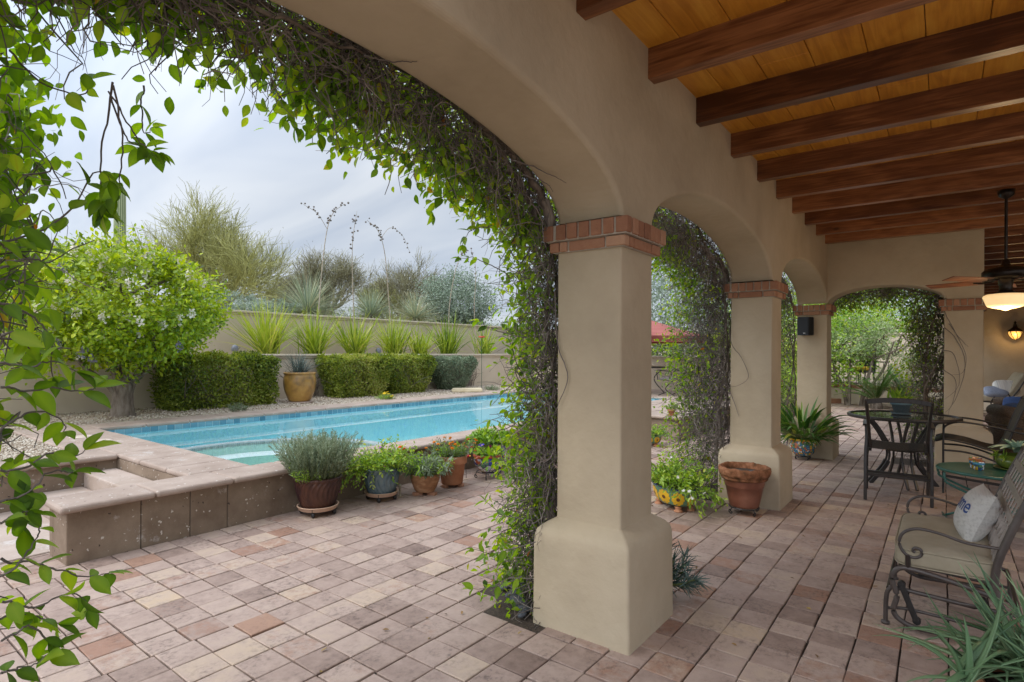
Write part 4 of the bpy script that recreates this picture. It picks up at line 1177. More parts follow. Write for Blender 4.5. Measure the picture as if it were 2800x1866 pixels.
b = MB()
limbs = []
for k, (dx, dy, dz, r) in enumerate([(-.1, -.75, 1.15, .05), (.15, -.35, 1.35, .075), (.0, .05, 1.5, .085), (.05, .45, 1.3, .07), (.2, .8, 1.2, .05), (-.4, .1, 1.4, .06)]):
    z0 = .30 + .12 * (k % 3)
    pts = [(0, 0, z0 - .1), (dx * .25, dy * .3, z0 + .25), (dx * .6, dy * .75, z0 + dz * .5), (dx, dy * 1.25, z0 + dz)]
    tube(b, pts, [r * 1.1, r * .85, r * .6, r * .25], 8, 14)
    for q in range(5):
        e = np.array(pts[2 + q % 2]) ; tube(b, [e, e + rng.normal(size=3) * (.25, .35, .15) + (0, 0, .25), e + rng.normal(size=3) * (.4, .6, .2) + (0, 0, .5)], [r * .35, r * .2, .006], 5, 8)
b.build("limbs", BARK, lt, True)
b = MB()
a = np.linspace(0, 2 * np.pi, 22, endpoint=False)
prof = [(.20, -.06), (.145, .06), (.125, .2), (.125, .36), (.15, .5), (.11, .62)]
V = []
for r, z in prof:
    V.append(np.stack([r * np.cos(a) * (1 + .10 * np.sin(3 * a + z * 4)), r * 1.12 * np.sin(a) * (1 + .13 * np.cos(4 * a + z * 3)), np.full(22, z)], 1))
V = np.concatenate(V)
b.add(V, [(i * 22 + j, i * 22 + (j + 1) % 22, (i + 1) * 22 + (j + 1) % 22, (i + 1) * 22 + j) for i in range(5) for j in range(22)])
b.build("trunk", BARK, lt, True)
lf = MB()
C1, v1 = clump_crown(lf, .1, 0, 1.86, 1.4, 1.5, 1.0, 330, 56, .082, crad=.23)
C2, v2 = clump_crown(lf, .3, -.1, 1.42, 1.1, 1.2, .46, 100, 46, .08, crad=.21, tcol=(.55, .2), droop=.3)
C3, v3 = clump_crown(lf, .1, -1.25, 1.35, .6, .6, .6, 55, 36, .06, crad=.22)
lf.build("crown", LEAF_LAUREL, lt, True)
b, bd = MB(), MB()
sel = np.where((C1 @ Fw_ if False else (C1[:, 0] * .75 + (-C1[:, 1]) * .25 + (C1[:, 2] - 1.82) * .4) > .38))[0]
for i in rng.permutation(sel)[:64]:
    c = C1[i] + v1[i] * .14
    n = 26
    ph = rng.random()
    P = c + np.c_[rng.normal(size=(n, 2)) * .025, -rng.random(n) * .15]
    leaves(b if ph > .2 else bd, P, rnd_dir(n), rnd_dir(n), .046, .042, .5, 4)
b.build("blossom", petal("cream", (.75, .70, .62)), lt); bd.build("faded_blossom", petal("slate_lilac", (.22, .20, .25)), lt)

# ------------------------------------------------------------------ clipped hedges
def hedge(label, lo, hi, n, m=None, r=.14, leaf=.055, tc=.5, group="clipped hedges along the retaining wall", taper=0.0, name="clipped_hedge", stems=True):
    c = [(lo[0] + hi[0]) / 2, (lo[1] + hi[1]) / 2, lo[2]]
    h = thing(name, label, "hedge", c, group=group)
    s = np.array([(hi[i] - lo[i]) / 2 for i in range(3)])
    u = rng.uniform(-1, 1, (n, 3)); k = rng.integers(0, 3, n); sg = np.where(rng.random(n) < .5, -1, 1)
    n0 = n; k = np.where(rng.random(n) < .12, 2, k); sg = np.where((k == 2) & (rng.random(n) < .75), 1, sg)
    u[np.arange(n), k] = sg * (1 - np.abs(rng.normal(size=n)) * .13)
    nn = np.zeros((n, 3)); nn[np.arange(n), k] = sg
    # round the corners
    q = np.abs(u); ex = np.linalg.norm(u ** 4, axis=1) ** .25; u = u / np.maximum(ex, 1)[:, None] * np.minimum(1, ex)[:, None] if False else u
    P = u * s
    lump = .045 * np.sin(P[:, 1] * 9 + P[:, 2] * 6) + .03 * np.sin(P[:, 0] * 13 + P[:, 2] * 11) + rng.normal(size=n) * .022
    P += nn * lump[:, None]
    f = (P[:, 2] + s[2]) / (2 * s[2])
    if taper: P[:, :2] *= (1 - taper * np.clip(1 - f, 0, 1) ** 1.3)[:, None]
    edge = np.clip((np.abs(P[:, 1]) / s[1] - .86) / .14, 0, 1) * np.clip((np.abs(P[:, 2]) / s[2] - .8) / .2, 0, 1)
    P *= (1 - .07 * edge)[:, None]
    P[:, 2] += s[2]
    lf = MB(); LL = rng.uniform(.7, 1.3, n) * leaf
    t = np.clip(rng.normal(tc, .2, n) + .18 * np.sin(P[:, 1] * 3.1 + P[:, 2] * 2), 0, 1)
    leaves(lf, P, unit(nn * .5 + rnd_dir(n) + np.array([0, 0, .25])), unit(nn + rnd_dir(n) * .7), LL, LL * .5, t, 6)
    lf.build("foliage", m or LEAF_HEDGE, h)
    b = MB(); ns = 16
    base = np.c_[rng.uniform(-.6, .6, ns) * s[0] * (1 - taper), rng.uniform(-.75, .75, ns) * s[1] * (1 - taper), np.zeros(ns)]
    W = walk(base, np.c_[rng.normal(size=(ns, 2)) * .35 + base[:, :2] * .5, np.ones(ns)], 2 * s[2] * .85 / 8, 9, .2)
    tubes(b, W, np.linspace(.012, .004, 9), 4, t=.3); b.build("branches", TWIG_DARK, h)
    return h
hedge("wide dark clipped hedge beside the flowering tree, browning on its near end", (-11.75, 4.35, .42), (-10.95, 6.5, 1.42), 22000, tc=.45, taper=.10)
hedge("round bright green clipped hedge behind the pool, just past the dead vine", (-11.8, 7.85, .42), (-11.0, 9.6, 1.38), 18000, tc=.6, taper=.3)
hedge("greyer clipped hedge joined onto the round bright one", (-11.8, 9.45, .42), (-11.05, 11.15, 1.38), 16000, tc=.48, taper=.38)
hedge("small grey fan shaped hedge, last of the row above the stone slab", (-11.8, 11.35, .42), (-11.1, 12.95, 1.32), 13000, LEAF_GREY, tc=.42, taper=.55)

# ------------------------------------------------------------------ strap leaved plants in the planter
YG = "strappy yuccas in the raised planter"
ylab = ["broad yellow green strappy yucca at the near end of the planter row", "upright strappy yucca second in the planter row, dry stalk rising behind it", "strappy yucca with one tall dead flower stalk standing straight up",
        "strappy yucca beside the second dome light, arching dead stalk above", "thin low strappy yucca crowded against a taller darker one", "tall dark green strappy yucca crowded against a thin low one", "sparse strappy yucca behind the thin red topped stake"]
stalks = {1: [(.0, .1, 0), (-.1, .25, 1.6), (-.15, .45, 3.1), (-.1, .62, 3.75), (0, .9, 4.05)], 2: [(0, 0, 0), (-.05, -.05, 1.6), (0, -.12, 3.0), (0, .02, 3.95)],
          3: [(0, 0, 0), (-.1, -.1, 1.6), (-.1, -.25, 2.9), (-.1, -.5, 3.55), (-.1, -.9, 3.8)], 5: [(0, .1, 0), (-.1, .15, 1.5), (0, .3, 2.7), (0, .6, 3.3), (0, .95, 3.55)], 6: [(0, -.3, 0), (-.1, -.4, 1.5), (0, -.45, 2.9), (0, -.7, 3.6)]}
for i, (y, hgt, n, tcn) in enumerate([(7.2, 1.30, 170, .62), (8.42, 1.18, 150, .5), (9.72, 1.22, 150, .55), (11.06, 1.18, 140, .55), (12.14, .95, 90, .5), (13.33, 1.3, 140, .28), (15.12, 1.15, 90, .4)]):
    yk = thing("strappy_yucca", ylab[i], "yucca", (-12.7, y, 1.39), group=YG)
    b = MB()
    az = rng.random(n) * 6.28; el = np.clip(rng.normal(1.12, .23, n), .4, 1.5)
    d = np.c_[np.cos(az) * np.cos(el), np.sin(az) * np.cos(el) * 1.15, np.sin(el)]
    st = np.c_[rng.normal(size=(n, 2)) * .10, np.zeros(n)]
    blades(b, st, d, hgt * rng.uniform(.65, 1.2, n), rng.uniform(.028, .048, n), rng.uniform(.0, .7, n), np.clip(rng.normal(tcn, .2, n), 0, 1), 6, .12, .3)
    b.build("blades", BLADE_YUCCA, yk, True)
    if i in stalks:
        b = MB(); P = spline(stalks[i], 40); tube(b, P, np.linspace(.018, .005, 40), 5)
        pods = MB()
        for u in range(25, 40):
            for q in range(2):
                if rng.random() < .55:
                    c = P[u] + rng.normal(size=3) * .05
                    bm = bmesh.new(); bmesh.ops.create_icosphere(bm, subdivisions=1, radius=.022 + .012 * rng.random()); bm_to(pods, bm, .5, Matrix.Translation(c))
        if i in (3, 1):
            br = spline([P[26], P[26] + (0, .35, .35), P[26] + (0, .8, .2), P[26] + (.0, 1.1, -.25)] if i == 3 else [P[22], P[22] + (0, -.3, .35), P[22] + (0, -.7, .5)], 16)
            tube(b, br, np.linspace(.008, .004, 16), 4)
            for u in range(5, 16):
                c = br[u] + rng.normal(size=3) * .03
                bm = bmesh.new(); bmesh.ops.create_icosphere(bm, subdivisions=1, radius=.026); bm_to(pods, bm, .5, Matrix.Translation(c))
        o = b.build("flower_stalk", mat("dry_stalk", [(.26, .2, .14), (.42, .35, .26)], scale=8) if "dry_stalk" not in bpy.data.materials else bpy.data.materials["dry_stalk"], yk)
        pods.build("seed_clumps", TWIG_DARK, o)

def rosette(name, label, cat, loc, n, L, W, bend, m, group, elr=(.35, .75), tcn=.45, trunk=0.0, t_dry=.1):
    k = thing(name, label, cat, loc, group=group)
    b = MB()
    v = rnd_dir(n); v[:, 2] = np.abs(v[:, 2]) * 1.0 - elr[0] * .5
    v = unit(v)
    st = v * .12 + np.array([0, 0, trunk + .25])
    t = np.clip(rng.normal(tcn, .15, n) + np.where(v[:, 2] < .15, .3, 0) * rng.random(n) + (rng.random(n) < t_dry) * .3, 0, 1)
    blades(b, st, v, L * rng.uniform(.8, 1.15, n), W * rng.uniform(.8, 1.2, n), bend * rng.uniform(.4, 1.4, n), t, 4, .1, .2)
    b.build("blades", m, k)
    b = MB(); lathe(b, [(.14, -.1), (.16, trunk * .5), (.13, trunk + .3), (.02, trunk + .35)], 12); b.build("trunk", BARK, k)
    return k
SG = "spiky sotols above the upper wall"
rosette("sotol", "largest spiky blue green sotol, a huge ball above the upper wall", "sotol", (-15.3, 9.95, 2.42), 620, 1.25, .022, .5, BLADE_SOTOL, SG)
rosette("sotol", "middle spiky sotol, a smaller ball right of the largest one", "sotol", (-15.0, 12.1, 2.42), 420, .95, .022, .5, BLADE_SOTOL, SG)
rosette("sotol", "straw tipped spiky sotol next to the silvery tree", "sotol", (-15.0, 14.05, 2.42), 460, 1.0, .022, .5, BLADE_SOTOL, SG, t_dry=.3, tcn=.52)

# ------------------------------------------------------------------ wispy desert trees
def wispy(name, label, loc, H, spread, m, levels, group, rad0=.12, lean=(0, 0), fine=.006, upw=.35, tcn=.5, fl=None):
    k = thing(name, label, "tree", loc, group=group)
    nb, seg = levels
    pos = np.zeros((nb[0], 3)); az = np.linspace(0, 6.28, nb[0], endpoint=False) + rng.random(nb[0]) * .8
    d = np.c_[np.cos(az) * spread, np.sin(az) * spread, np.full(nb[0], .9)] + np.array([lean[0], lean[1], 0]); d = unit(d)
    tr_, tw = MB(), MB(); r = rad0
    nlev = len(nb)
    for lv in range(nlev):
        K = 6 if lv < nlev - 2 else 4
        W = walk(pos, d, seg[lv] * H * rng.uniform(.65, 1.3, len(pos)) / (K - 1), K, .22 if lv < nlev - 1 else .16, upw * .12)
        r1 = max(r * .55, fine)
        tubes(tr_ if lv < 3 else tw, W, np.linspace(r, r1, K) if lv < nlev - 1 else np.linspace(fine * 1.1, fine * .6, K), 6 if lv < 2 else 3, t=np.clip(rng.normal(tcn, .2, len(pos)), 0, 1))
        if lv == nlev - 1: ends = W; break
        nc = nb[lv + 1]
        idx = np.repeat(np.arange(len(pos)), nc)
        f = rng.uniform(.35, 1.0, len(idx)); kk = np.minimum((f * (K - 1)).astype(int), K - 1)
        pos2 = W[idx, kk]; tang = unit(W[idx, np.minimum(kk + 1, K - 1)] - W[idx, np.maximum(kk - 1, 0)])
        d = unit(tang * .75 + rnd_dir(len(idx)) * .60 * (1 if lv < nlev - 2 else .95) + np.array([0, 0, upw * .5]))
        pos = pos2; r = r1 * .8
    tr_.build("trunk", TWIG_OLIVE if m is TWIG_OLIVE else BARK if tcn < .3 else TWIG_GREEN, k, True)
    o = tw.build("crown", m, k)
    if fl:
        n = fl; i = rng.integers(0, len(ends), n); p = ends[i, rng.integers(0, 4, n)] + rng.normal(size=(n, 3)) * .06
        lf = MB(); leaves(lf, p, rnd_dir(n), rnd_dir(n), rng.uniform(.06, .12, n), .018, np.clip(rng.normal(tcn + .05, .2, n), 0, 1), 4); lf.build("fine_leaves", m, k)
    return k
TG = "wispy desert trees on the slope"
wispy("palo_verde_tree", "largest wispy yellow green palo verde behind the flowering tree", (-22.9, 10.7, slope_z(-22.4, 11)), 4.7, .95, TWIG_GREEN, ((5, 4, 3, 4, 5, 4), (.34, .32, .27, .21, .18, .16)), TG, .15, (0, .05), .0075, fl=3500, tcn=.55)
wispy("palo_verde_tree", "low wispy tree leaning out behind the saguaro cactus", (-27.5, 7.4, slope_z(-26, 8)), 2.9, .95, TWIG_GREEN, ((4, 3, 3, 4, 5, 5), (.32, .30, .27, .22, .18, .16)), TG, .12, (.2, -.35), .008, fl=2500, tcn=.45)
wispy("palo_verde_tree", "gnarled tree with dark crooked limbs above the largest sotol", (-19.2, 13.2, slope_z(-19, 13)), 3.1, .8, TWIG_OLIVE, ((4, 3, 3, 4, 4, 4), (.34, .32, .27, .2, .17, .16)), TG, .11, (0, 0), .0065, fl=1800, tcn=.5)
wispy("palo_verde_tree", "sparse twiggy tree standing behind the straw tipped sotol", (-18.2, 16.6, slope_z(-18, 16)), 3.2, .8, TWIG_OLIVE, ((4, 3, 3, 4, 4, 3), (.34, .32, .27, .2, .17, .16)), TG, .10, (0, 0), .0065, fl=1500, tcn=.45)
wispy("palo_verde_tree", "distant olive tree between the largest palo verde and the gnarled tree", (-27.5, 17.5, slope_z(-27, 17)), 3.0, .9, TWIG_OLIVE, ((4, 4, 4, 4, 5, 5), (.32, .30, .26, .2, .17, .15)), TG, .10, (0, 0), .009, fl=5000, tcn=.5)
wispy("palo_verde_tree", "distant olive tree low behind the two twiggy trees", (-25.0, 21.5, slope_z(-25, 21)), 2.6, .95, TWIG_GREEN, ((4, 4, 4, 4, 5, 5), (.32, .30, .26, .2, .17, .15)), TG, .10, (0, 0), .009, fl=5000, tcn=.45)
def bush(name, label, loc, rx, ry, rz, n, m, leaf, group=None, tc=.5, cat="shrub", ncl=None, shell=.35):
    k = thing(name, label, cat, loc, group=group)
    lf = MB(); per = 26; ncl = ncl or n // per
    clump_crown(lf, 0, 0, rz * .8, rx, ry, rz, ncl, n // ncl, leaf, (tc, .18), shell, .5 * min(rx, rz) * .6)
    lf.build("foliage", m, k)
    b = MB(); ns = 24
    W = walk(np.c_[rng.normal(size=(ns, 2)) * .05, np.zeros(ns)], np.c_[rng.normal(size=(ns, 2)) * .5 * rx / max(rz, .1), np.ones(ns)], rz * 1.1 / 6, 7, .18)
    tubes(b, W, np.linspace(.012, .004, 7), 4, t=.4); b.build("branches", TWIG_DARK, k)
    return k
bush("willow_tree", "pale silvery green bushy tree above the upper wall, half hidden by vine", (-15.6, 17.0, 2.45), 1.2, 1.7, 1.3, 15000, LEAF_SAGE, .085, cat="tree", tc=.45)
BG_ = "low silver shrubs along the slope edge"
for i, (x, y, r, lb) in enumerate([(-14.9, 7.2, .8, "low silver shrub above the upper wall, touching the flowering tree"), (-15.2, 8.6, .7, "low silver shrub beside the largest sotol"), (-16.0, 16.0, .6, "low grey shrub under the twiggy tree")]):
    bush("sage_shrub", lb, (x, y, 2.42), r, r * 1.3, r * .45, 2600, LEAF_SAGE, .06, BG_)
# scrub on the slope that reads as one mass
b = MB(); N = 52000
cx = -rng.uniform(17, 75, 900); cy = rng.uniform(-15, 60, 900); sel = rng.integers(0, 900, N)
rr_ = rng.uniform(.5, 1.5, 900)
P = np.c_[cx[sel], cy[sel], np.zeros(N)] + rng.normal(size=(N, 3)) * (rr_[sel] * .5)[:, None] * np.array([1, 1, .5])
P[:, 2] = np.abs(P[:, 2]) * 1.3 + np.array([slope_z(x, 0) for x in P[:, 0]]) - .1
leaves(b, P, rnd_dir(N) + np.array([0, 0, .4]), rnd_dir(N), rng.uniform(.12, .26, N), .05, np.clip(rng.normal(.4, .2, N) + rng.normal(0, .15, 900)[sel], 0, 1), 4)
stuff(b.build("desert_scrub", LEAF_GREY), "grey green desert scrub covering the far slope", "scrub")
# saguaro
sg_ = thing("saguaro_cactus", "tall single ribbed saguaro cactus standing far behind the flowering tree", "cactus", (-33.5, 11.0, slope_z(-33, 11) - .1))
b = MB(); a = np.linspace(0, 2 * np.pi, 96, endpoint=False); V = []
zs = np.r_[np.linspace(0, 5.6, 16), 5.75, 5.86, 5.93, 5.97]
H_ = 9.75 - slope_z(-33, 11) + .1
for z in zs:
    f = z / 5.97; r = .23 + .025 * math.sin(f * 3) if z <= 5.6 else .24 * math.sqrt(max(.02, 1 - ((z - 5.6) / .38) ** 2))
    rr = r * (1 + .085 * np.cos(16 * a)); V.append(np.stack([rr * np.cos(a), rr * np.sin(a), np.full(96, z / 5.97 * H_)], 1))
m_ = len(zs)
b.add(np.concatenate(V), [(i * 96 + j, i * 96 + (j + 1) % 96, (i + 1) * 96 + (j + 1) % 96, (i + 1) * 96 + j) for i in range(m_ - 1) for j in range(96)], np.tile(np.where(np.cos(16 * a) > .3, .8, .3), m_))
b.build("ribbed_stem", mat("saguaro_skin", [(.14, .18, .09), (.27, .33, .17), (.42, .46, .28)], scale=3, attr=True, amt=.2), sg_, True)
# ================================================================== POTS AND POTTED PLANTS
def patterned(name, cols, scale, grout=(.06, .05, .12), rough=.25):
    """hand painted glaze: cells of flat colour with thin dark outlines"""
    m = bpy.data.materials.new(name); m.use_nodes = True
    t = m.node_tree; p = t.nodes["Principled BSDF"]; N = t.nodes.new; L = t.links.new
    co = N("ShaderNodeTexCoord")
    v = N("ShaderNodeTexVoronoi"); v.inputs["Scale"].default_value = scale; L(co.outputs["Object"], v.inputs["Vector"])
    e = N("ShaderNodeTexVoronoi"); e.feature = 'DISTANCE_TO_EDGE'; e.inputs["Scale"].default_value = scale; L(co.outputs["Object"], e.inputs["Vector"])
    s = N("ShaderNodeSeparateColor"); L(v.outputs["Color"], s.inputs[0])
    r = N("ShaderNodeValToRGB"); r.color_ramp.interpolation = 'CONSTANT'
    el = r.color_ramp.elements; k = len(cols)
    el[0].position = 0; el[0].color = (*cols[0], 1); el[1].position = 1 / k; el[1].color = (*cols[1], 1)
    for i in range(2, k):
        q = el.new(i / k); q.color = (*cols[i], 1)
    L(s.outputs[0], r.inputs[0])
    lt = N("ShaderNodeMath"); lt.operation = 'LESS_THAN'; lt.inputs[1].default_value = .055; L(e.outputs["Distance"], lt.inputs[0])
    # small dots inside the cells
    gt = N("ShaderNodeMath"); gt.operation = 'LESS_THAN'; gt.inputs[1].default_value = .17; L(v.outputs["Distance"], gt.inputs[0])
    m0 = N("ShaderNodeMixRGB"); L(gt.outputs[0], m0.inputs[0]); L(r.outputs[0], m0.inputs[1]); m0.inputs[2].default_value = (.65, .33, .03, 1)
    m1 = N("ShaderNodeMixRGB"); L(lt.outputs[0], m1.inputs[0]); L(m0.outputs[0], m1.inputs[1]); m1.inputs[2].default_value = (*grout, 1)
    L(m1.outputs[0], p.inputs["Base Color"]); p.inputs["Roughness"].default_value = rough
    return m
GLAZE_BROWN = mat("brown_drip_glaze", [(.018, .010, .020), (.045, .018, .014), (.11, .045, .026)], scale=5, rough=.3, spec=.35, stretch=(1, 1, .4))
GLAZE_BLUE = mat("blue_drip_glaze", [(.035, .06, .08), (.085, .13, .155), (.20, .24, .24)], scale=7, rough=.25, spec=.6, stretch=(1, 1, .5))
GOLD = mat("bronze_gold_glaze", [(.12, .075, .035), (.38, .20, .045), (.52, .30, .075)], scale=3.2, rough=.3, spec=.6, detail=3)
CLAY_W = mat("weathered_clay", [(.19, .085, .04), (.33, .155, .07), (.46, .27, .15)], scale=11, rough=.85, bump=.3, bscale=50, stretch=(1, 1, 2))
CLAY_R = mat("glazed_redbrown_clay", [(.11, .038, .022), (.20, .07, .04), (.27, .115, .07)], scale=4, rough=.35, spec=.5)
CLAY_CRUST = mat("crusted_clay_rim", [(.07, .035, .012), (.22, .085, .035), (.34, .15, .075)], scale=16, rough=.9, bump=.9, bscale=40)
SAUCER = mat("saucer_plastic", [(.52, .33, .22), (.6, .40, .28)], rough=.55)
TALA = patterned("painted_glaze_mixed", [(.72, .70, .64), (.03, .05, .30), (.72, .70, .64), (.66, .42, .03), (.42, .10, .04), (.72, .70, .64), (.10, .25, .12), (.5, .55, .6)], 17)
TALA_B = patterned("painted_glaze_small", [(.7, .68, .6), (.04, .22, .36), (.66, .42, .03), (.10, .25, .10), (.5, .15, .05)], 34)
TEAL = mat("teal_glaze", [(.05, .16, .10), (.11, .24, .15), (.17, .30, .17)], scale=14, rough=.28, spec=.5)
RED_RIM = mat("red_glaze", [(.33, .06, .02), (.42, .10, .04)], rough=.3)
YEL = mat("yellow_glaze", [(.66, .37, .015), (.74, .44, .02)], scale=8, rough=.3)
BRN = mat("brown_glaze", [(.09, .03, .01), (.15, .06, .02)], rough=.35)
BLUE_G = mat("cobalt_glaze", [(.015, .02, .13), (.03, .04, .2)], rough=.25)
POTG = "potted plants in the patio"

def pot_body(root, prof, m, name="pot", wall=.016, soil=None, seg=40, flute=None, sx=1, sy=1):
    pr = list(prof)
    rt, zt = pr[-1]
    inner = [(rt - wall * .5, zt + .003), (rt - wall, zt)] + [(r - wall, z) for r, z in reversed(pr[len(pr) // 2:-1])]
    b = MB()
    full = [(.001, pr[0][1])] + pr + inner
    if flute:
        nf, amp, tw = flute
        full_a = np.array(full); a = np.linspace(0, 2 * np.pi, 144, endpoint=False); V = []
        for k, (r, z) in enumerate(full):
            on = 1 if 1 <= k <= len(pr) - 2 else 0
            zz = (z - pr[0][1]) / (zt - pr[0][1])
            V.append(np.stack([(r + on * amp * np.cos(nf * (a + tw * math.sin(zz * 3.0)))) * np.cos(a), (r + on * amp * np.cos(nf * (a + tw * math.sin(zz * 3.0)))) * np.sin(a), np.full(144, z)], 1))
        i, j = np.meshgrid(np.arange(len(full) - 1), np.arange(144), indexing='ij'); j2 = (j + 1) % 144
        b.add(np.concatenate(V), np.stack([i * 144 + j, i * 144 + j2, (i + 1) * 144 + j2, (i + 1) * 144 + j], -1).reshape(-1, 4))
    else:
        lathe(b, full, seg, sx=sx, sy=sy)
    o = b.build(name, m, root, True)
    zs = soil if soil is not None else zt - .03
    rs = np.interp(zs, [z for r, z in pr], [r for r, z in pr]) - wall * .6
    b = MB(); a = np.linspace(0, 2 * np.pi, 24, endpoint=False)
    V = np.r_[np.stack([rs * np.cos(a) * sx, rs * np.sin(a) * sy, np.full(24, zs)], 1), [(0, 0, zs + .012)]]
    b.add(V, [(k, (k + 1) % 24, 24) for k in range(24)]); b.build("soil", SOIL, root)
    return o
def smooth_prof(pts, n=22):
    P = spline([(r, 0, z) for r, z in pts], n); return [(p[0], p[2]) for p in P]
def sprigs(root, c, r0, n, L, spread, leafL, leafW, m, tc=.5, per=12, droop=0.0, name="foliage", wig=.12, stem_m=None, whorl=.9, tmpl=6, lean=(0, 0), lj=.25):
    """stems rising from a pot mouth with leaves along each stem"""
    a = rng.random(n) * 6.28; q = np.sqrt(rng.random(n))
    st = np.c_[c[0] + np.cos(a) * q * r0, c[1] + np.sin(a) * q * r0, np.full(n, c[2])]
    d = unit(np.c_[np.cos(a) * q * spread + lean[0], np.sin(a) * q * spread + lean[1], np.ones(n)] + rng.normal(size=(n, 3)) * .1)
    K = 7
    ln = L * rng.uniform(1 - lj * 1.5, 1 + lj, n)
    W = walk(st, d, ln / (K - 1), K, wig, -droop)
    sb, lf = MB(), MB()
    tubes(sb, W, np.linspace(.0032, .0014, K), 3, t=.5)
    idx = np.repeat(np.arange(n), per); u = np.tile(np.linspace(.18, 1, per), n) + rng.normal(size=n * per) * .03
    u = np.clip(u, 0, .999) * (K - 1); k = u.astype(int); f = (u - k)[:, None]
    P = W[idx, k] * (1 - f) + W[idx, k + 1] * f; T = unit(W[idx, k + 1] - W[idx, k])
    s = unit(np.cross(T, rng.normal(size=T.shape)))
    D = s * whorl + T * (1.1 - whorl * .5) + np.array([0, 0, -droop * .6])
    LL = leafL * rng.uniform(.65, 1.2, len(P))
    t = np.clip(rng.normal(tc, .15, len(P)) + .12 * (u / (K - 1) - .5) + np.repeat(rng.normal(0, .1, n), per), 0, 1)
    leaves(lf, P, D, np.array([0, 0, 1.]) + rng.normal(size=T.shape) * .5, LL, LL * leafW, t, tmpl, .1)
    o = sb.build("stems", stem_m or STEM_G, root); lf.build(name, m, root)
    return W[:, -1]
def flowers(root, P, m, r, name="flower", npet=7, up=None, center=None, layers=1):
    """each bloom its own part"""
    for p in P:
        b = MB(); ax = unit((up if up is not None else np.array([0, -.3, 1.])) + rng.normal(size=3) * .35)
        s = unit(np.cross(ax, rng.normal(size=3))); q = np.cross(ax, s)
        for ly in range(layers):
            a = np.linspace(0, 6.28, npet, endpoint=False) + rng.random()
            d = np.cos(a)[:, None] * s + np.sin(a)[:, None] * q + ax * (.25 + .6 * ly)
            leaves(b, np.repeat(p[None] + ax * .002 * ly, npet, 0), d, np.repeat(ax[None], npet, 0), r * (1 - .25 * ly), r * .8, rng.random(npet), 6)
        o = b.build(name, m, root)
        if center is not None:
            b = MB(); bm = bmesh.new(); bmesh.ops.create_icosphere(bm, subdivisions=1, radius=r * .25); bm_to(b, bm, .5, Matrix.Translation(Vector(p + ax * r * .15))); b.build("flower_eye", center, o)

def caddy(label, loc, r):
    t_ = thing("plant_caddy", label, "plant caddy", loc, group="wheeled caddies under pots by the pool wall")
    b = MB(); lathe(b, [(.001, .052), (r * .9, .052), (r * .97, .062), (r, .088), (r + .008, .09), (r + .008, .094), (r - .008, .094), (r * .93, .068), (.001, .064)], 40); b.build("tray", SAUCER, t_, True)
    b = MB()
    tubes(b, np.array([[(r * .98 * math.cos(a), r * .98 * math.sin(a), z) for z in (.09, .07, .045)] for a in (.6, 2.2, 3.8, 5.4)]), .004, 4)
    a = np.linspace(0, 6.283, 40); tubes(b, np.stack([np.cos(a) * r * .9, np.sin(a) * r * .9, np.full(40, .049)], 1)[None], .004, 4); b.build("wire_frame", BLACK, t_)
    for a in (.6, 2.2, 3.8, 5.4):
        w = MB(); bm = bmesh.new(); bmesh.ops.create_uvsphere(bm, u_segments=12, v_segments=8, radius=.026)
        for v in bm.verts: v.co.y *= .75
        bm_to(w, bm, .5, Matrix.Translation((r * .84 * math.cos(a), r * .84 * math.sin(a), .0262))); w.build("caster", BLACK, t_, True)
def foot(label, loc, rz, m=None, s=(.05, .03, .035), group="brick feet under the clay pots by the pool wall"):
    t_ = MB(); rbox(t_, (-s[0], -s[1], 0), (s[0], s[1], s[2]), r=.006, seg=2)
    o = t_.build("pot_foot", m or BRICK); o.location = loc; o.rotation_euler = (0, 0, rz); tag(o, label, "pot foot", group); return o

# lavender in the brown pot
caddy("wheeled caddy with pink tray under the brown pot of lavender", (-4.735, 3.20, 0), .185)
p = thing("potted_plant", "brown glazed pot of grey green lavender on a wheeled caddy", "potted plant", (-4.735, 3.20, .066), group=POTG)
pot_body(p, smooth_prof([(.135, 0), (.155, .03), (.185, .12), (.207, .21), (.214, .265)]) + [(.222, .272), (.225, .290), (.219, .296)], GLAZE_BROWN, flute=(28, .0055, .45))
sprigs(p, (0, 0, .26), .19, 430, .37, .55, .034, .30, LEAF_GREY, .6, 34, 0, lj=.26, wig=.05, whorl=.6)
sprigs(p, (.05, -.12, .26), .10, 40, .16, .9, .03, .3, LEAF_BRIGHT, .5, 14, 0, name="young_leaves")
# lantana and verbena in the blue pot
caddy("wheeled caddy with pink tray under the blue fluted pot", (-4.675, 3.915, 0), .168)
p = thing("potted_plant", "blue grey fluted pot spilling light green leaves with purple flowers", "potted plant", (-4.675, 3.915, .066), group=POTG)
pot_body(p, smooth_prof([(.12, 0), (.14, .03), (.165, .11), (.178, .20), (.18, .245)]) + [(.188, .25), (.19, .266), (.184, .272)], GLAZE_BLUE, flute=(22, .006, .5))
e1 = sprigs(p, (0, 0, .24), .15, 170, .30, 1.25, .042, .5, LEAF_BRIGHT, .5, 11, .12, lj=.35)
e2 = sprigs(p, (-.10, -.10, .22), .06, 34, .38, 1.6, .042, .5, LEAF_BRIGHT, .6, 13, .42, name="trailing_leaves", lean=(-.6, -.7))
flowers(p, list(e2[:5]) + list(e1[:5]), petal("magenta", (.42, .05, .40)), .02, npet=8)
flowers(p, [np.array((.13, .14, .47)), np.array((.16, .17, .45))], petal("orange", (.72, .16, .01)), .03, npet=8, layers=2)
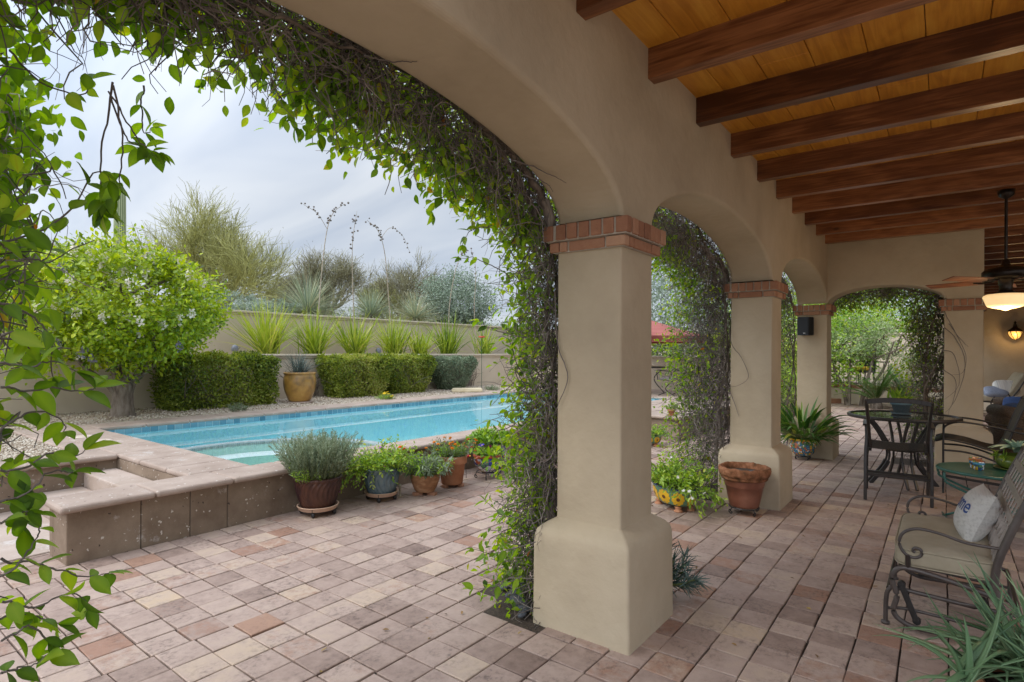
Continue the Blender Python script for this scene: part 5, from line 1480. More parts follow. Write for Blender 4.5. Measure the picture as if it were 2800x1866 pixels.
# daisies in the ribbed clay pot
for k, a in enumerate((.2, 2.3, 4.4)):
    foot("brick block under the weathered ribbed clay pot", (-4.475 + .09 * math.cos(a), 4.35 + .09 * math.sin(a), 0), a)
p = thing("potted_plant", "weathered ribbed clay pot of silvery leaved daisies on brick blocks", "potted plant", (-4.475, 4.35, .036), group=POTG)
pr = []
for k, z in enumerate(np.linspace(0, .19, 26)):
    pr.append((np.interp(z, [0, .05, .12, .19], [.10, .128, .152, .162]) + .0022 * math.sin(k * 2.1), z))
pot_body(p, pr, CLAY_W)
e = sprigs(p, (0, 0, .17), .13, 110, .21, 1.0, .075, .22, LEAF_GREY, .45, 9, .08, stem_m=STEM_G)
sprigs(p, (0, 0, .17), .13, 60, .20, 1.0, .07, .25, LEAF_BRIGHT, .42, 8, .08, name="green_leaves")
flowers(p, e[:1], petal("magenta", (.42, .05, .40)), .018)
# marigolds in the terracotta pot
for a in (.5, 2.6, 4.6):
    foot("small brick block under the tall terracotta pot of marigolds", (-4.50 + .105 * math.cos(a), 4.80 + .105 * math.sin(a), 0), a, s=(.032, .028, .035))
p = thing("potted_plant", "tall plain terracotta pot of orange marigolds", "potted plant", (-4.50, 4.80, .036), group=POTG)
pot_body(p, [(.118, 0), (.122, .004), (.148, .232), (.166, .234), (.169, .24), (.172, .31), (.168, .318)], TERRA, wall=.02)
e = sprigs(p, (0, 0, .28), .13, 80, .21, .85, .035, .3, LEAF_GREY, .32, 12, 0)
sprigs(p, (0, 0, .28), .13, 50, .19, .85, .04, .3, LEAF_BRIGHT, .35, 12, 0, name="green_leaves")
mg = petal("marigold", (.70, .26, .005)); mr_ = petal("rust_marigold", (.55, .09, .005))
flowers(p, e[:20], mg, .024, npet=9, layers=2); flowers(p, e[20:27], mr_, .022, npet=9, layers=2)
# painted pots by the pool
def iron_stand(label, loc, r, h, rz=0.0, group="iron plant stands under patio pots", scroll=True, nleg=4):
    t_ = thing("plant_stand", label, "plant stand", loc, rz, group)
    b = MB(); a = np.linspace(0, 6.2832, 41)
    tubes(b, np.stack([np.cos(a) * r, np.sin(a) * r, np.full(41, h)], 1)[None], .0055, 6)
    tubes(b, np.stack([np.cos(a) * r * .55, np.sin(a) * r * .55, np.full(41, h)], 1)[None], .004, 6)
    for k in range(2):
        tube(b, [(-r * math.cos(k * 1.57), -r * math.sin(k * 1.57), h), (r * math.cos(k * 1.57), r * math.sin(k * 1.57), h)], .004, 4, 3)
    b.build("ring", BLACK, t_)
    for k in range(nleg):
        a0 = k * 6.283 / nleg + .6; c, s = math.cos(a0), math.sin(a0); l = MB()
        pts = [(r * c, r * s, h), (r * c * 1.12, r * s * 1.12, h * .55), (r * c * .98, r * s * .98, h * .22), (r * c * 1.10, r * s * 1.10, .007), (r * c * 1.26, r * s * 1.26, .03), (r * c * 1.17, r * s * 1.17, .045), (r * c * 1.12, r * s * 1.12, .028)]
        tube(l, pts, .0055, 6, 22); l.build("leg", BLACK, t_, True)
    return t_
iron_stand("scrolled iron stand under the painted pot of pansies", (-4.44, 5.36, 0), .125, .085)
p = thing("potted_plant", "painted white and blue pot with red rim and handle, planted with pansies", "potted plant", (-4.44, 5.36, .091), group=POTG)
pot_body(p, smooth_prof([(.075, 0), (.115, .035), (.155, .10), (.165, .155), (.158, .18)]), TALA)
b = MB(); lathe(b, [(.156, .175), (.170, .178), (.176, .192), (.170, .207), (.158, .208), (.150, .20)], 40); b.build("rim_band", RED_RIM, p, True)
b = MB(); tube(b, [(.02, -.172, .185), (.02, -.215, .19), (.02, -.225, .16), (.02, -.19, .125), (.02, -.168, .13)], .016, 8, 14); b.build("handle", RED_RIM, p, True)
b = MB()                                                     # blue fan painted on the front
def on_pot(az, z, prof, off=.003):
    r = np.interp(z, [q[1] for q in prof], [q[0] for q in prof]) + off
    return np.array((r * math.cos(az), r * math.sin(az), z))
PRO = smooth_prof([(.075, 0), (.115, .035), (.155, .10), (.165, .155), (.158, .18)])
def pot_poly(b, pts, prof, off=.003, sx=1, sy=1):
    V = [on_pot(a_, z_, prof, off) * np.array((sx, sy, 1)) for a_, z_ in pts]
    c = np.mean(V, 0); c = c * (1 + .004)
    V.append(c); k = len(pts)
    b.add(V, [(i, (i + 1) % k, k) for i in range(k)])
fa = -1.95
for q in range(-4, 5):
    an = math.pi / 2 + q * .32 + math.pi
    pts = []
    for u in np.linspace(0, 6.28, 14, endpoint=False):
        l = .034 + .022 * math.cos(u); w = .0065 * math.sin(u)
        dx = math.cos(an) * l - math.sin(an) * w; dz = math.sin(an) * l + math.cos(an) * w
        pts.append((fa + dx / .15, .13 + dz))
    pot_poly(b, pts, PRO, .004)
b.build("painted_fan", BLUE_G, p)
e = sprigs(p, (0, 0, .19), .13, 70, .10, 1.1, .045, .6, LEAF_BRIGHT, .4, 7, .05)
flowers(p, [np.array((-.05 + dx, -.06 + dy, .31 + dz)) for dx, dy, dz in ((0, 0, 0), (-.03, .02, .01), (.03, -.01, .005))], petal("violet", (.09, .03, .45)), .034, npet=5, center=mat("pansy_eye", [(.7, .5, .02), (.75, .55, .03)]))
flowers(p, [np.array((.06, -.02, .30)), np.array((.08, -.05, .24)), np.array((.10, -.07, .235))], petal("plum", (.22, .01, .09)), .032, npet=5)
p = thing("potted_plant", "large painted pot of leafy green plants tucked behind the pansies", "potted plant", (-4.63, 5.68, 0), group=POTG)
pr5 = smooth_prof([(.12, 0), (.16, .08), (.185, .22), (.18, .33), (.19, .38)])
pot_body(p, pr5, TALA)
b = MB(); lathe(b, [(.19, .378), (.20, .385), (.205, .40), (.195, .415), (.18, .414)], 40); b.build("rim_band", BLUE_G, p, True)
sprigs(p, (0, 0, .38), .16, 130, .17, 1.2, .055, .6, LEAF_BRIGHT, .33, 9, .15)
# hummingbird feeder on a thin rod
f_ = thing("hummingbird_feeder", "clear tube feeder with red base on a thin rod by the marigolds", "bird feeder", (-4.60, 5.17, 0))
b = MB(); tube(b, [(-.04, .03, 0), (-.045, .03, .38), (-.03, .02, .44), (0, 0, .43), (0, 0, .395)], .003, 5, 16); b.build("rod", BLACK, f_)
b = MB(); lathe(b, [(.001, .295), (.022, .295), (.022, .38), (.012, .39), (.001, .393)], 16); b.build("tube", mat("clear_plastic", [(.7, .74, .76), (.8, .83, .85)], rough=.1, alpha=.45), f_, True)
b = MB(); lathe(b, [(.001, .268), (.026, .268), (.036, .278), (.03, .296), (.001, .297)], 16); b.build("red_base", mat("red_plastic", [(.5, .02, .03), (.6, .03, .04)], rough=.3), f_, True)
b = MB(); bm = bmesh.new(); bmesh.ops.create_icosphere(bm, subdivisions=1, radius=.012); bm_to(b, bm, .5, Matrix.Translation((.04, .01, .285))); b.build("feeding_port", YEL, f_)
pp = MB(); lathe(pp, [(.011, -.02), (.011, .105), (.016, .106), (.016, .128), (.001, .13)], 12); o = pp.build("irrigation_pipe", mat("tan_pvc", [(.42, .36, .27), (.5, .44, .34)]), None, True); o.location = (-4.62, 4.12, 0)
tag(o, "short tan pipe standing between the blue pot and the ribbed clay pot", "pipe")

# sunflower planters
def sunflower_decor(root, prof, azs, zc, R, sx=1, sy=1, rs=.17):
    bg = MB()
    for a0 in azs:
        fl, ey = MB(), MB()
        for k in range(11):
            an = k * 6.283 / 11
            pts = []
            for u in np.linspace(0, 6.28, 12, endpoint=False):
                l = R * (.56 + .42 * math.cos(u)); w = R * .27 * math.sin(u)
                pts.append((a0 + (math.cos(an) * l - math.sin(an) * w) / rs, zc + math.sin(an) * l + math.cos(an) * w))
            pot_poly(fl, pts, prof, .003 + .0006 * (k % 2), sx, sy)
        o = fl.build("painted_sunflower", YEL, root)
        pot_poly(ey, [(a0 + math.cos(u) * R * .27 / rs, zc + math.sin(u) * R * .24) for u in np.linspace(0, 6.28, 14, endpoint=False)], prof, .0055, sx, sy)
        ey.build("flower_eye", BRN, o)
def pot_feet(label, loc, rz, pts, grp):
    for (x, y) in pts:
        c, s = math.cos(rz), math.sin(rz)
        b = MB(); lathe(b, [(.001, 0), (.042, 0), (.045, .008), (.028, .022), (.026, .03), (.038, .044), (.001, .048)], 14)
        o = b.build("pot_foot", TERRA, None, True); o.location = (loc[0] + x * c - y * s, loc[1] + x * s + y * c, loc[2]); tag(o, label, "pot foot", grp)
OR = math.atan2(-.31, .49)
p = thing("potted_plant", "oval planter painted with yellow sunflowers, full of leafy white flowered plants", "potted plant", (-2.15, 5.54, .042), OR, POTG)
pro = smooth_prof([(.095, 0), (.135, .02), (.165, .08), (.176, .15), (.18, .175)])
pot_body(p, pro, TEAL, sx=1.6, sy=.95)
b = MB(); lathe(b, [(.178, .17), (.186, .174), (.188, .184), (.178, .188), (.168, .182)], 48, sx=1.6, sy=.95); b.build("rim_band", BLUE_G, p, True)
sunflower_decor(p, pro, (-2.75, -2.05, -1.4, -.72, 0.05), .085, .078, 1.6, .95, .24)
pot_feet("clay foot under the oval sunflower planter", (-2.15, 5.54, 0), OR, [(-.16, -.07), (.16, -.07), (-.16, .07), (.16, .07)], "clay feet under sunflower planters")
e = sprigs(p, (0, 0, .16), .16, 90, .27, 1.0, .05, .5, LEAF_BRIGHT, .5, 10, .1, lean=(.1, 0))
e2 = sprigs(p, (-.2, 0, .16), .08, 40, .26, .8, .05, .5, LEAF_BRIGHT, .55, 10, .1, name="pale_leaves"); e3 = sprigs(p, (.2, .02, .16), .1, 50, .34, 1.3, .05, .5, LEAF_BRIGHT, .5, 10, .3, name="trailing_leaves", lean=(.8, .3))
flowers(p, e3[:10], petal("white", (.75, .73, .68)), .02, npet=5); flowers(p, e[:2], petal("mauve", (.35, .18, .3)), .02, npet=5)
p = thing("potted_plant", "small painted sunflower pot of green leaves on clay feet beside the pool wall", "potted plant", (-3.86, 8.97, .042), 0, POTG)
pro2 = smooth_prof([(.08, 0), (.115, .02), (.14, .07), (.145, .13)])
pot_body(p, pro2, TEAL); sunflower_decor(p, pro2, (-2.4, -1.5, -.6, .3), .068, .056, rs=.14)
pot_feet("clay foot under the small round sunflower pot", (-3.86, 8.97, 0), 0, [(-.08, -.05), (.08, -.05), (0, .09)], "clay feet under sunflower planters")
e = sprigs(p, (0, 0, .11), .11, 90, .22, 1.2, .05, .5, LEAF_BRIGHT, .35, 9, .2)
flowers(p, e[:8], petal("white", (.75, .73, .68)), .022, npet=5)
p = thing("potted_plant", "little terracotta pot with saucer standing on the pool wall coping", "potted plant", (-3.83, 9.72, ZC + .001), 0, POTG)
b = MB(); lathe(b, [(.001, 0), (.072, 0), (.085, .016), (.082, .018), (.07, .008), (.001, .006)], 24); b.build("saucer", TERRA, p, True)
pot_body(p, [(.045, .009), (.06, .08), (.07, .081), (.073, .084), (.076, .112), (.072, .115)], TERRA, wall=.01, soil=.1)
e = sprigs(p, (0, 0, .1), .05, 22, .12, 1.0, .04, .55, LEAF_BRIGHT, .5, 6, .05); flowers(p, [np.array((.01, 0, .25))], petal("lemon", (.75, .55, .02)), .02)

# big cracked terracotta pot
iron_stand("scrolled iron stand under the big crusted terracotta pot", (-1.535, 5.755, 0), .135, .062, .3, scroll=True)
p = thing("clay_pot", "big old terracotta pot with a crusted rim, holding soil and two stones", "pot", (-1.535, 5.755, .068)); p.scale = (.93, .93, 1.03)
b = MB(); a = np.linspace(0, 2 * np.pi, 48, endpoint=False)
pr = [(.001, 0), (.135, 0), (.146, .01), (.166, .10), (.186, .19), (.190, .192), (.192, .197), (.207, .262)]
lathe(b, pr, 48); b.build("pot", CLAY_R, p, True)
b = MB(); V = []; pr = [(.206, .262), (.222, .258), (.232, .270), (.226, .284), (.236, .290), (.250, .312), (.256, .345), (.250, .368), (.235, .374), (.222, .366), (.212, .33), (.205, .30)]
for k, (r, z) in enumerate(pr):
    w = .004 if 1 < k < 9 else 0
    V.append(np.stack([(r + w * rng.normal(size=48)) * np.cos(a), (r + w * rng.normal(size=48)) * np.sin(a), z + w * .8 * rng.normal(size=48)], 1))
b.add(np.concatenate(V), [(i * 48 + j, i * 48 + (j + 1) % 48, (i + 1) * 48 + (j + 1) % 48, (i + 1) * 48 + j) for i in range(len(pr) - 1) for j in range(48)])
b.build("crusted_rim", CLAY_CRUST, p, True)
b = MB(); a2 = np.linspace(0, 6.283, 24, endpoint=False); b.add(np.r_[np.stack([.207 * np.cos(a2), .207 * np.sin(a2), np.full(24, .318)], 1), [(0, 0, .325)]], [(k, (k + 1) % 24, 24) for k in range(24)]); b.build("soil", SOIL, p)
def stone(label, loc, s, rz, group="dark river stones at the vine roots"):
    b = MB(); bm = bmesh.new(); bmesh.ops.create_icosphere(bm, subdivisions=3, radius=1)
    f = rng.normal(size=3) * .12
    for v in bm.verts: v.co = Vector((v.co.x * s[0] * (1 + f[0] * v.co.y), v.co.y * s[1] * (1 + f[1] * v.co.x), v.co.z * s[2]))
    bm_to(b, bm); o = b.build("river_stone", STONE_G, None, True); o.location = loc; o.rotation_euler = (rng.normal() * .1, rng.normal() * .1, rz); tag(o, label, "stone", group)
SGp = "stones lying in the crusted pot"
stone("flat dark stone lying in the crusted pot on its pool side", (-1.60, 5.72, .40), (.05, .032, .018), .4, SGp); stone("flat dark stone lying in the crusted pot on its patio side", (-1.46, 5.77, .40), (.052, .034, .02), .2, SGp)
for x, y, s in ((-2.18, 2.97, .072), (-2.14, 2.86, .062), (-2.06, 2.80, .066), (-1.98, 2.74, .045), (-2.26, 2.93, .05), (-1.95, 2.68, .038), (-2.24, 3.06, .05)):
    stone("dark river stone at the vine roots beside the front pillar", (x, y, .025), (s, s * .68, s * .45), rng.random() * 3)
for x, y, s in ((-2.11, 6.16, .06), (-1.98, 6.10, .055), (-1.95, 6.04, .05), (-2.04, 6.12, .05), (-2.20, 6.22, .05)):
    stone("dark river stone at the vine roots behind the oval sunflower planter", (x, y, .022), (s, s * .7, s * .45), rng.random() * 3)
# cast iron plant in the globe pot
iron_stand("low black wire stand under the round yellow painted pot", (-1.635, 9.20, 0), .10, .05, .2)
p = thing("potted_plant", "round yellow and blue painted pot with a big dark strap leaved plant", "potted plant", (-1.635, 9.20, .056), 0, POTG)
prg = smooth_prof([(.085, 0), (.14, .04), (.18, .12), (.178, .18), (.15, .225)])
pot_body(p, prg, TALA_B)
b = MB(); lathe(b, [(.149, .222), (.178, .226), (.186, .236), (.182, .248), (.15, .248), (.14, .235)], 40); b.build("rim_band", YEL, p, True)
for a0 in (-1.80, .35, 2.4):
    b = MB(); pot_poly(b, [(a0 + dx, z) for dx, z in ((-.40, .02), (0, .015), (.40, .02), (.45, .08), (.45, .15), (.40, .215), (0, .22), (-.40, .215), (-.45, .15), (-.45, .08))], prg, .004); b.build("yellow_panel", YEL, p)
n = 170; az = rng.random(n) * 6.28; q = np.sqrt(rng.random(n))
st = np.c_[np.cos(az) * q * .11, np.sin(az) * q * .11, np.full(n, .21)]
el = 1.25 - q * .75 + rng.normal(size=n) * .12
d = np.c_[np.cos(az) * np.cos(el), np.sin(az) * np.cos(el), np.sin(el)]
sl = rng.uniform(.16, .40, n); sb, lf = MB(), MB()
W = walk(st, d, sl / 5, 6, .06, -.03); tubes(sb, W, .004, 4)
blades(lf, W[:, -1], unit(W[:, -1] - W[:, -2]) + np.array([0, 0, .1]), rng.uniform(.22, .36, n), rng.uniform(.045, .065, n), rng.uniform(.5, 1.3, n), np.where(rng.random(n) < .05, .95, np.clip(rng.normal(.45, .17, n), 0, .8)), 7, .05, .22)
n2 = 26; az = rng.random(n2) * 6.28; blades(lf, np.c_[np.cos(az) * .12, np.sin(az) * .12, np.full(n2, .23)], np.c_[np.cos(az), np.sin(az), np.full(n2, .5)], rng.uniform(.22, .36, n2), .05, rng.uniform(.9, 1.8, n2), np.clip(rng.normal(.4, .15, n2), 0, .8), 7, .05, .22)
sb.build("stems", STEM_G, p); lf.build("leaves", LEAF_DARK, p, True)
# chalk stick succulent behind the front plinth
p = thing("succulent", "spiky blue green succulent sprawling from behind the front pillar base", "succulent", (-1.50, 3.42, .0))
W = walk(np.c_[rng.normal(size=(9, 2)) * .03, np.full(9, .02)], np.c_[rng.uniform(.3, 1, 9), rng.uniform(-.1, .5, 9), rng.uniform(.2, .9, 9)], .055, 7, .22, .03)
sb, lf = MB(), MB(); tubes(sb, W, np.linspace(.008, .005, 7), 5)
for w in W:
    for k in range(2, 7):
        m_ = 7; blades(lf, np.repeat(w[k][None], m_, 0), rnd_dir(m_) + unit(w[k] - w[k - 1]) * .9 + (0, 0, .2), rng.uniform(.07, .12, m_), .010, .1, rng.random(m_), 4, .3, .5)
sb.build("stems", STEM_G, p); lf.build("finger_leaves", mat("chalk_blue_leaf", [(.035, .075, .055), (.08, .13, .11), (.16, .22, .18)], attr=True, amt=.2, rough=.5), p)

# gold pot in the gravel, dead vines, small things by the far coping
p = thing("potted_plant", "large bronze gold urn with spiky dark grass in the gravel by the hedges", "potted plant", (-11.02, 6.98, .455), 0, POTG)
b = MB(); lathe(b, [(.001, -.03), (.27, -.03), (.29, 0), (.27, .01), (.001, .012)], 32); b.build("saucer", CANT_TOP, p, True)
pot_body(p, smooth_prof([(.20, .01), (.24, .06), (.31, .25), (.335, .42), (.325, .52), (.31, .58)]) + [(.33, .6), (.335, .62), (.32, .63)], GOLD)
n = 170; az = rng.random(n) * 6.28; el = np.clip(rng.normal(1.0, .3, n), .2, 1.5)
b = MB(); blades(b, np.c_[rng.normal(size=(n, 2)) * .06, np.full(n, .58)], np.c_[np.cos(az) * np.cos(el), np.sin(az) * np.cos(el), np.sin(el)], rng.uniform(.35, .62, n), .013, rng.uniform(.1, .6, n), rng.random(n), 5, .1, .3)
b.build("grass", mat("dark_grass", [(.05, .07, .06), (.12, .15, .13), (.22, .25, .2)], attr=True, amt=.2), p)
for (y, lb) in ((7.75, "dry bare vine clinging to the retaining wall beside the gold urn"), (13.35, "dry bare vine clinging to the retaining wall by the thin red topped stake")):
    v_ = thing("bare_vine", lb, "vine", (-11.87, y, .45), group="dry bare vines on the retaining wall")
    n = 26; W = walk(np.c_[np.full(n, .03), rng.normal(size=n) * .12, np.zeros(n)], np.c_[np.zeros(n), rng.normal(size=n) * .35, np.ones(n)], rng.uniform(.08, .15, n), 9, .35, .04)
    W[:, :, 0] = .02 + np.abs(W[:, :, 0]) * .3; b = MB(); tubes(b, W, np.linspace(.013, .004, 9), 4, t=rng.random(n)); b.build("stems", BARK, v_)
for (y, z, lb) in ((6.22, 1.52, "grey garden spotlight above the retaining wall beside the broad yucca"), (10.17, 1.49, "grey dome spotlight between the yuccas above the retaining wall")):
    t_ = thing("garden_light", lb, "garden light", (-12.3, y, 1.38), group="garden spotlights in the planter")
    b = MB(); bm = bmesh.new(); bmesh.ops.create_uvsphere(bm, u_segments=16, v_segments=10, radius=.075)
    for v in bm.verts: v.co.z *= 1.2
    bm_to(b, bm, .5, Matrix.Translation((0, 0, z - 1.38 + .06))); b.build("lamp_head", mat("grey_enamel", [(.12, .13, .15), (.2, .21, .23)], rough=.4), t_, True)
    b = MB(); tube(b, [(0, 0, -.02), (0, 0, z - 1.36)], .012, 6, 2); b.build("stake", BLACK, t_)
t_ = thing("garden_stake", "thin green stake with a small red dish on top beside the pool", "stake", (-10.75, 12.7, .43))
b = MB(); tube(b, [(0, 0, 0), (0, 0, 1.62)], .007, 5, 2); b.build("rod", mat("green_rod", [(.02, .07, .04), (.03, .1, .06)]), t_)
b = MB(); lathe(b, [(.001, 1.52), (.09, 1.53), (.1, 1.56), (.09, 1.565), (.001, 1.55)], 16); b.build("dish", mat("red_dish", [(.55, .05, .04), (.65, .07, .05)]), t_, True)
b = MB(); rbox(b, (-.42, -.30, 0), (.42, .30, .085), r=.03, seg=2)
V = b.v[-1]; V += rng.normal(size=V.shape) * .008
o = b.build("stone_slab", mat("cream_flagstone", [(.46, .37, .22), (.60, .52, .36)], scale=6, bump=.4, bscale=20)); o.location = (-10.55, 11.85, ZC); o.rotation_euler = (0, 0, .75); tag(o, "rough cream flagstone slab lying on the far pool coping", "stone slab")
for (x, y, fl, lb) in ((-10.32, 8.72, True, "tiny yellow flowering clump at the edge of the far pool coping"), (-10.45, 5.35, False, "small grass tuft at the gravel edge below the wide hedge"), (-10.4, 12.75, False, "grey green weed tuft by the stone slab")):
    t_ = thing("small_plant", lb, "plant", (x, y, .43), group="small plants along the far coping")
    e = sprigs(t_, (0, 0, 0), .13, 60, .13, 1.3, .05, .2, LEAF_GREY if not fl else LEAF_BRIGHT, .4, 8, .05)
    if fl: flowers(t_, [x_ + np.array((0, 0, .03)) for x_ in e[:9]], petal("lemon", (.75, .55, .02)), .04)
# ================================================================== FURNITURE ON THE PATIO
SLING = mat("charcoal_sling", [(.03, .028, .026), (.055, .05, .046)], scale=60, rough=.6)
SHEER = mat("sheer_mesh_sling", [(.05, .047, .04), (.07, .065, .055)], scale=60, rough=.6, alpha=.22)
GLASS = bpy.data.materials.new("bronze_glass"); GLASS.use_nodes = True
_t = GLASS.node_tree
for n_ in list(_t.nodes): _t.nodes.remove(n_)
_o = _t.nodes.new("ShaderNodeOutputMaterial"); _g = _t.nodes.new("ShaderNodeBsdfGlossy"); _g.inputs["Roughness"].default_value = .03
_p = _t.nodes.new("ShaderNodeBsdfTransparent"); _p.inputs[0].default_value = (.42, .40, .33, 1)
_f = _t.nodes.new("ShaderNodeFresnel"); _f.inputs[0].default_value = 1.75
_m = _t.nodes.new("ShaderNodeMixShader"); _t.links.new(_f.outputs[0], _m.inputs[0]); _t.links.new(_p.outputs[0], _m.inputs[1]); _t.links.new(_g.outputs[0], _m.inputs[2]); _t.links.new(_m.outputs[0], _o.inputs[0])

# glass table
t_ = thing("patio_table", "round dark framed table with a tinted glass top and curved legs", "table", (-.39, 8.20, 0))
b = MB(); disc(b, .545, .812, 56); disc(b, .545, .806, 56); b.build("glass_top", GLASS, t_)
b = MB(); lathe(b, [(.53, .785), (.56, .785), (.568, .795), (.568, .815), (.56, .823), (.535, .823), (.53, .785)], 56); lathe(b, [(.26, .765), (.285, .765), (.285, .80), (.26, .80), (.26, .765)], 32); b.build("rim_frame", BROWNMET, t_, True)
for k in range(4):
    a0 = .35 + k * math.pi / 2
    for off in (-.045, .045):
        l = MB(); c, s = math.cos(a0), math.sin(a0); px, py = -s * off, c * off
        P = spline([(.36 * c + px, .36 * s + py, .79), (.24 * c + px, .24 * s + py, .62), (.15 * c + px, .15 * s + py, .42), (.17 * c + px, .17 * s + py, .24), (.34 * c + px, .34 * s + py, .0)], 18)
        for i in range(17): bar(l, P[i], P[i + 1] + (P[i + 1] - P[i]) * .1, .022, .045)
        l.build("leg", BROWNMET, t_)
b = MB(); lathe(b, [(.13, .40), (.17, .40), (.17, .43), (.13, .43), (.13, .40)], 24); b.build("centre_ring", BROWNMET, t_, True)
p = thing("potted_plant", "blue grey clay pot with leafy plant standing on the glass table", "potted plant", (-.41, 8.34, .8165), 0, POTG)
BLUEPOT = mat("powder_blue_pot", [(.08, .14, .165), (.13, .2, .23)], rough=.6)
b = MB(); lathe(b, [(.001, 0), (.095, 0), (.11, .02), (.105, .022), (.09, .008), (.001, .006)], 28); b.build("saucer", BLUEPOT, p, True)
pot_body(p, [(.072, .009), (.098, .115), (.11, .117), (.113, .122), (.118, .155), (.113, .158)], BLUEPOT, wall=.012)
n = 46; az = rng.random(n) * 6.28; el = rng.uniform(.4, 1.4, n); b = MB()
blades(b, np.c_[rng.normal(size=(n, 2)) * .04, np.full(n, .13)], np.c_[np.cos(az) * np.cos(el), np.sin(az) * np.cos(el), np.sin(el)], rng.uniform(.12, .24, n), .04, rng.uniform(.3, 1.2, n), np.clip(rng.normal(.45, .2, n), 0, 1), 6, .05, .2); b.build("foliage", LEAF_BRIGHT, p)

# tall sling chair built facing +Y, then copied
def sling_chair(name, label, loc, rz, group=None):
    c = thing(name, label, "chair", loc, rz, group)
    W = .285
    for s in (-1, 1):
        x = s * W; l = MB()
        P = spline([(x, -.30, 0), (x, -.285, .25), (x, -.25, .50), (x * .97, -.22, .66), (x * .99, -.20, .79)], 12)
        for i in range(11): bar(l, P[i], P[i + 1] + (P[i + 1] - P[i]) * .12, .03, .05)
        l.build("rear_leg", BROWNMET, c)
        l = MB(); P = spline([(x, .30, 0), (x, .29, .25), (x, .27, .52), (x, .25, .70), (x, .19, .785)], 12)
        for i in range(11): bar(l, P[i], P[i + 1] + (P[i + 1] - P[i]) * .12, .03, .045)
        l.build("front_leg", BROWNMET, c)
        l = MB(); P = spline([(x, -.24, .785), (x, -.05, .805), (x, .12, .80), (x, .24, .775)], 10)
        for i in range(9): bar(l, P[i], P[i + 1] + (P[i + 1] - P[i]) * .15, .055, .022)
        l.build("armrest", BROWNMET, c)
        l = MB(); P = spline([(x * .86, .30, .545), (x * .86, .05, .52), (x * .86, -.15, .52), (x * .87, -.22, .60), (x * .92, -.31, .85), (x * .98, -.40, 1.06)], 24)
        for i in range(23): bar(l, P[i], P[i + 1] + (P[i + 1] - P[i]) * .15, .026, .042)
        l.build("side_rail", BROWNMET, c)
        l = MB(); bar(l, (x * .98, -.285, .25), (x * .98, .29, .25), .018, .03); bar(l, (x * .95, -.19, .44), (x * .95, .27, .47), .018, .03); b2 = l.build("side_stretcher", BROWNMET, c)
    b = MB(); P = spline([(-W * .98, -.40, 1.045), (-W * .5, -.405, 1.066), (0, -.407, 1.072), (W * .5, -.405, 1.066), (W * .98, -.40, 1.045)], 13)
    for i in range(12): bar(b, P[i], P[i + 1] + (P[i + 1] - P[i]) * .1, .024, .05)
    b.build("top_rail", BROWNMET, c)
    b = MB(); bar(b, (-W, -.285, .27), (W, -.285, .27), .022, .032); b.build("stretcher", BROWNMET, c)
    b = MB(); bar(b, (-W, .29, .20), (W, .29, .20), .022, .032); b.build("stretcher", BROWNMET, c)
    b = MB(); bar(b, (-W, .28, .51), (W, .28, .51), .022, .032); b.build("seat_rail", BROWNMET, c)
    for nm, m, lo, hi in (("seat_sling", SLING, 0, 10), ("back_sling", SHEER, 10, 24)):
        P = spline([(0, .31, .55), (0, .30, .562), (0, .05, .535), (0, -.15, .535), (0, -.225, .62), (0, -.32, .86), (0, -.395, 1.04)], 24)[lo:hi + 1]
        b = MB(); k = len(P); w = W * .86
        V = np.concatenate([np.c_[np.full(k, sx * w), P[:, 1], P[:, 2] - .012 * (1 - abs(sx))] for sx in (-1, -.5, 0, .5, 1)])
        b.add(V, [(j * k + i, j * k + i + 1, (j + 1) * k + i + 1, (j + 1) * k + i) for j in range(4) for i in range(k - 1)])
        V2 = V.copy(); V2[:, 2] -= .004; V2[:, 1] -= .003
        b.add(V2, [(j * k + i, (j + 1) * k + i, (j + 1) * k + i + 1, j * k + i + 1) for j in range(4) for i in range(k - 1)])
        b.build(nm, m, c, True)
    return c
CG = "dark sling chairs at the glass table"
ch = sling_chair("sling_chair", "dark metal sling chair seen from behind, drawn up to the glass table", (-.395, 7.40, 0), .07, CG)
# second chair of the set: thin tube arms, seen from the side
c = thing("sling_chair", "dark sling chair with thin tubular arms in profile beyond the green side table", "chair", (.30, 8.22, 0), math.pi / 2, CG)
for s in (-1, 1):
    x = s * .275
    l = MB(); tube(l, [(x, .30, 0), (x, .30, .30), (x, .30, .66), (x, .285, .745), (x, .20, .795), (x, .08, .80), (x, -.15, .765), (x, -.40, .71)], .0105, 8, 34); l.build("arm_and_leg", BLACK, c, True)
    l = MB(); tube(l, [(x, .30, .48), (x, .10, .475), (x, -.10, .42), (x, -.26, .32), (x, -.33, .0)], .0105, 8, 26); l.build("rear_leg", BLACK, c, True)
    l = MB(); bar(l, (x, .30, .20), (x, -.30, .15), .014, .03); l.build("side_stretcher", BLACK, c)
    l = MB(); P = spline([(x * .9, .37, .575), (x * .9, .28, .60), (x * .9, .10, .575), (x * .9, -.10, .52), (x * .9, -.20, .535), (x * .9, -.26, .66), (x * .9, -.33, .88), (x * .9, -.40, 1.07)], 30)
    tubes(l, P[None], .012, 8); l.build("side_rail", BLACK, c, True)
P = spline([(0, .38, .565), (0, .28, .61), (0, .10, .585), (0, -.10, .53), (0, -.20, .545), (0, -.26, .67), (0, -.33, .89), (0, -.40, 1.08)], 36)
b = MB(); k = len(P); V = np.concatenate([np.c_[np.full(k, sx * .25), P[:, 1:]] for sx in (-1, 0, 1)]); V2 = V - (0, 0, .006)
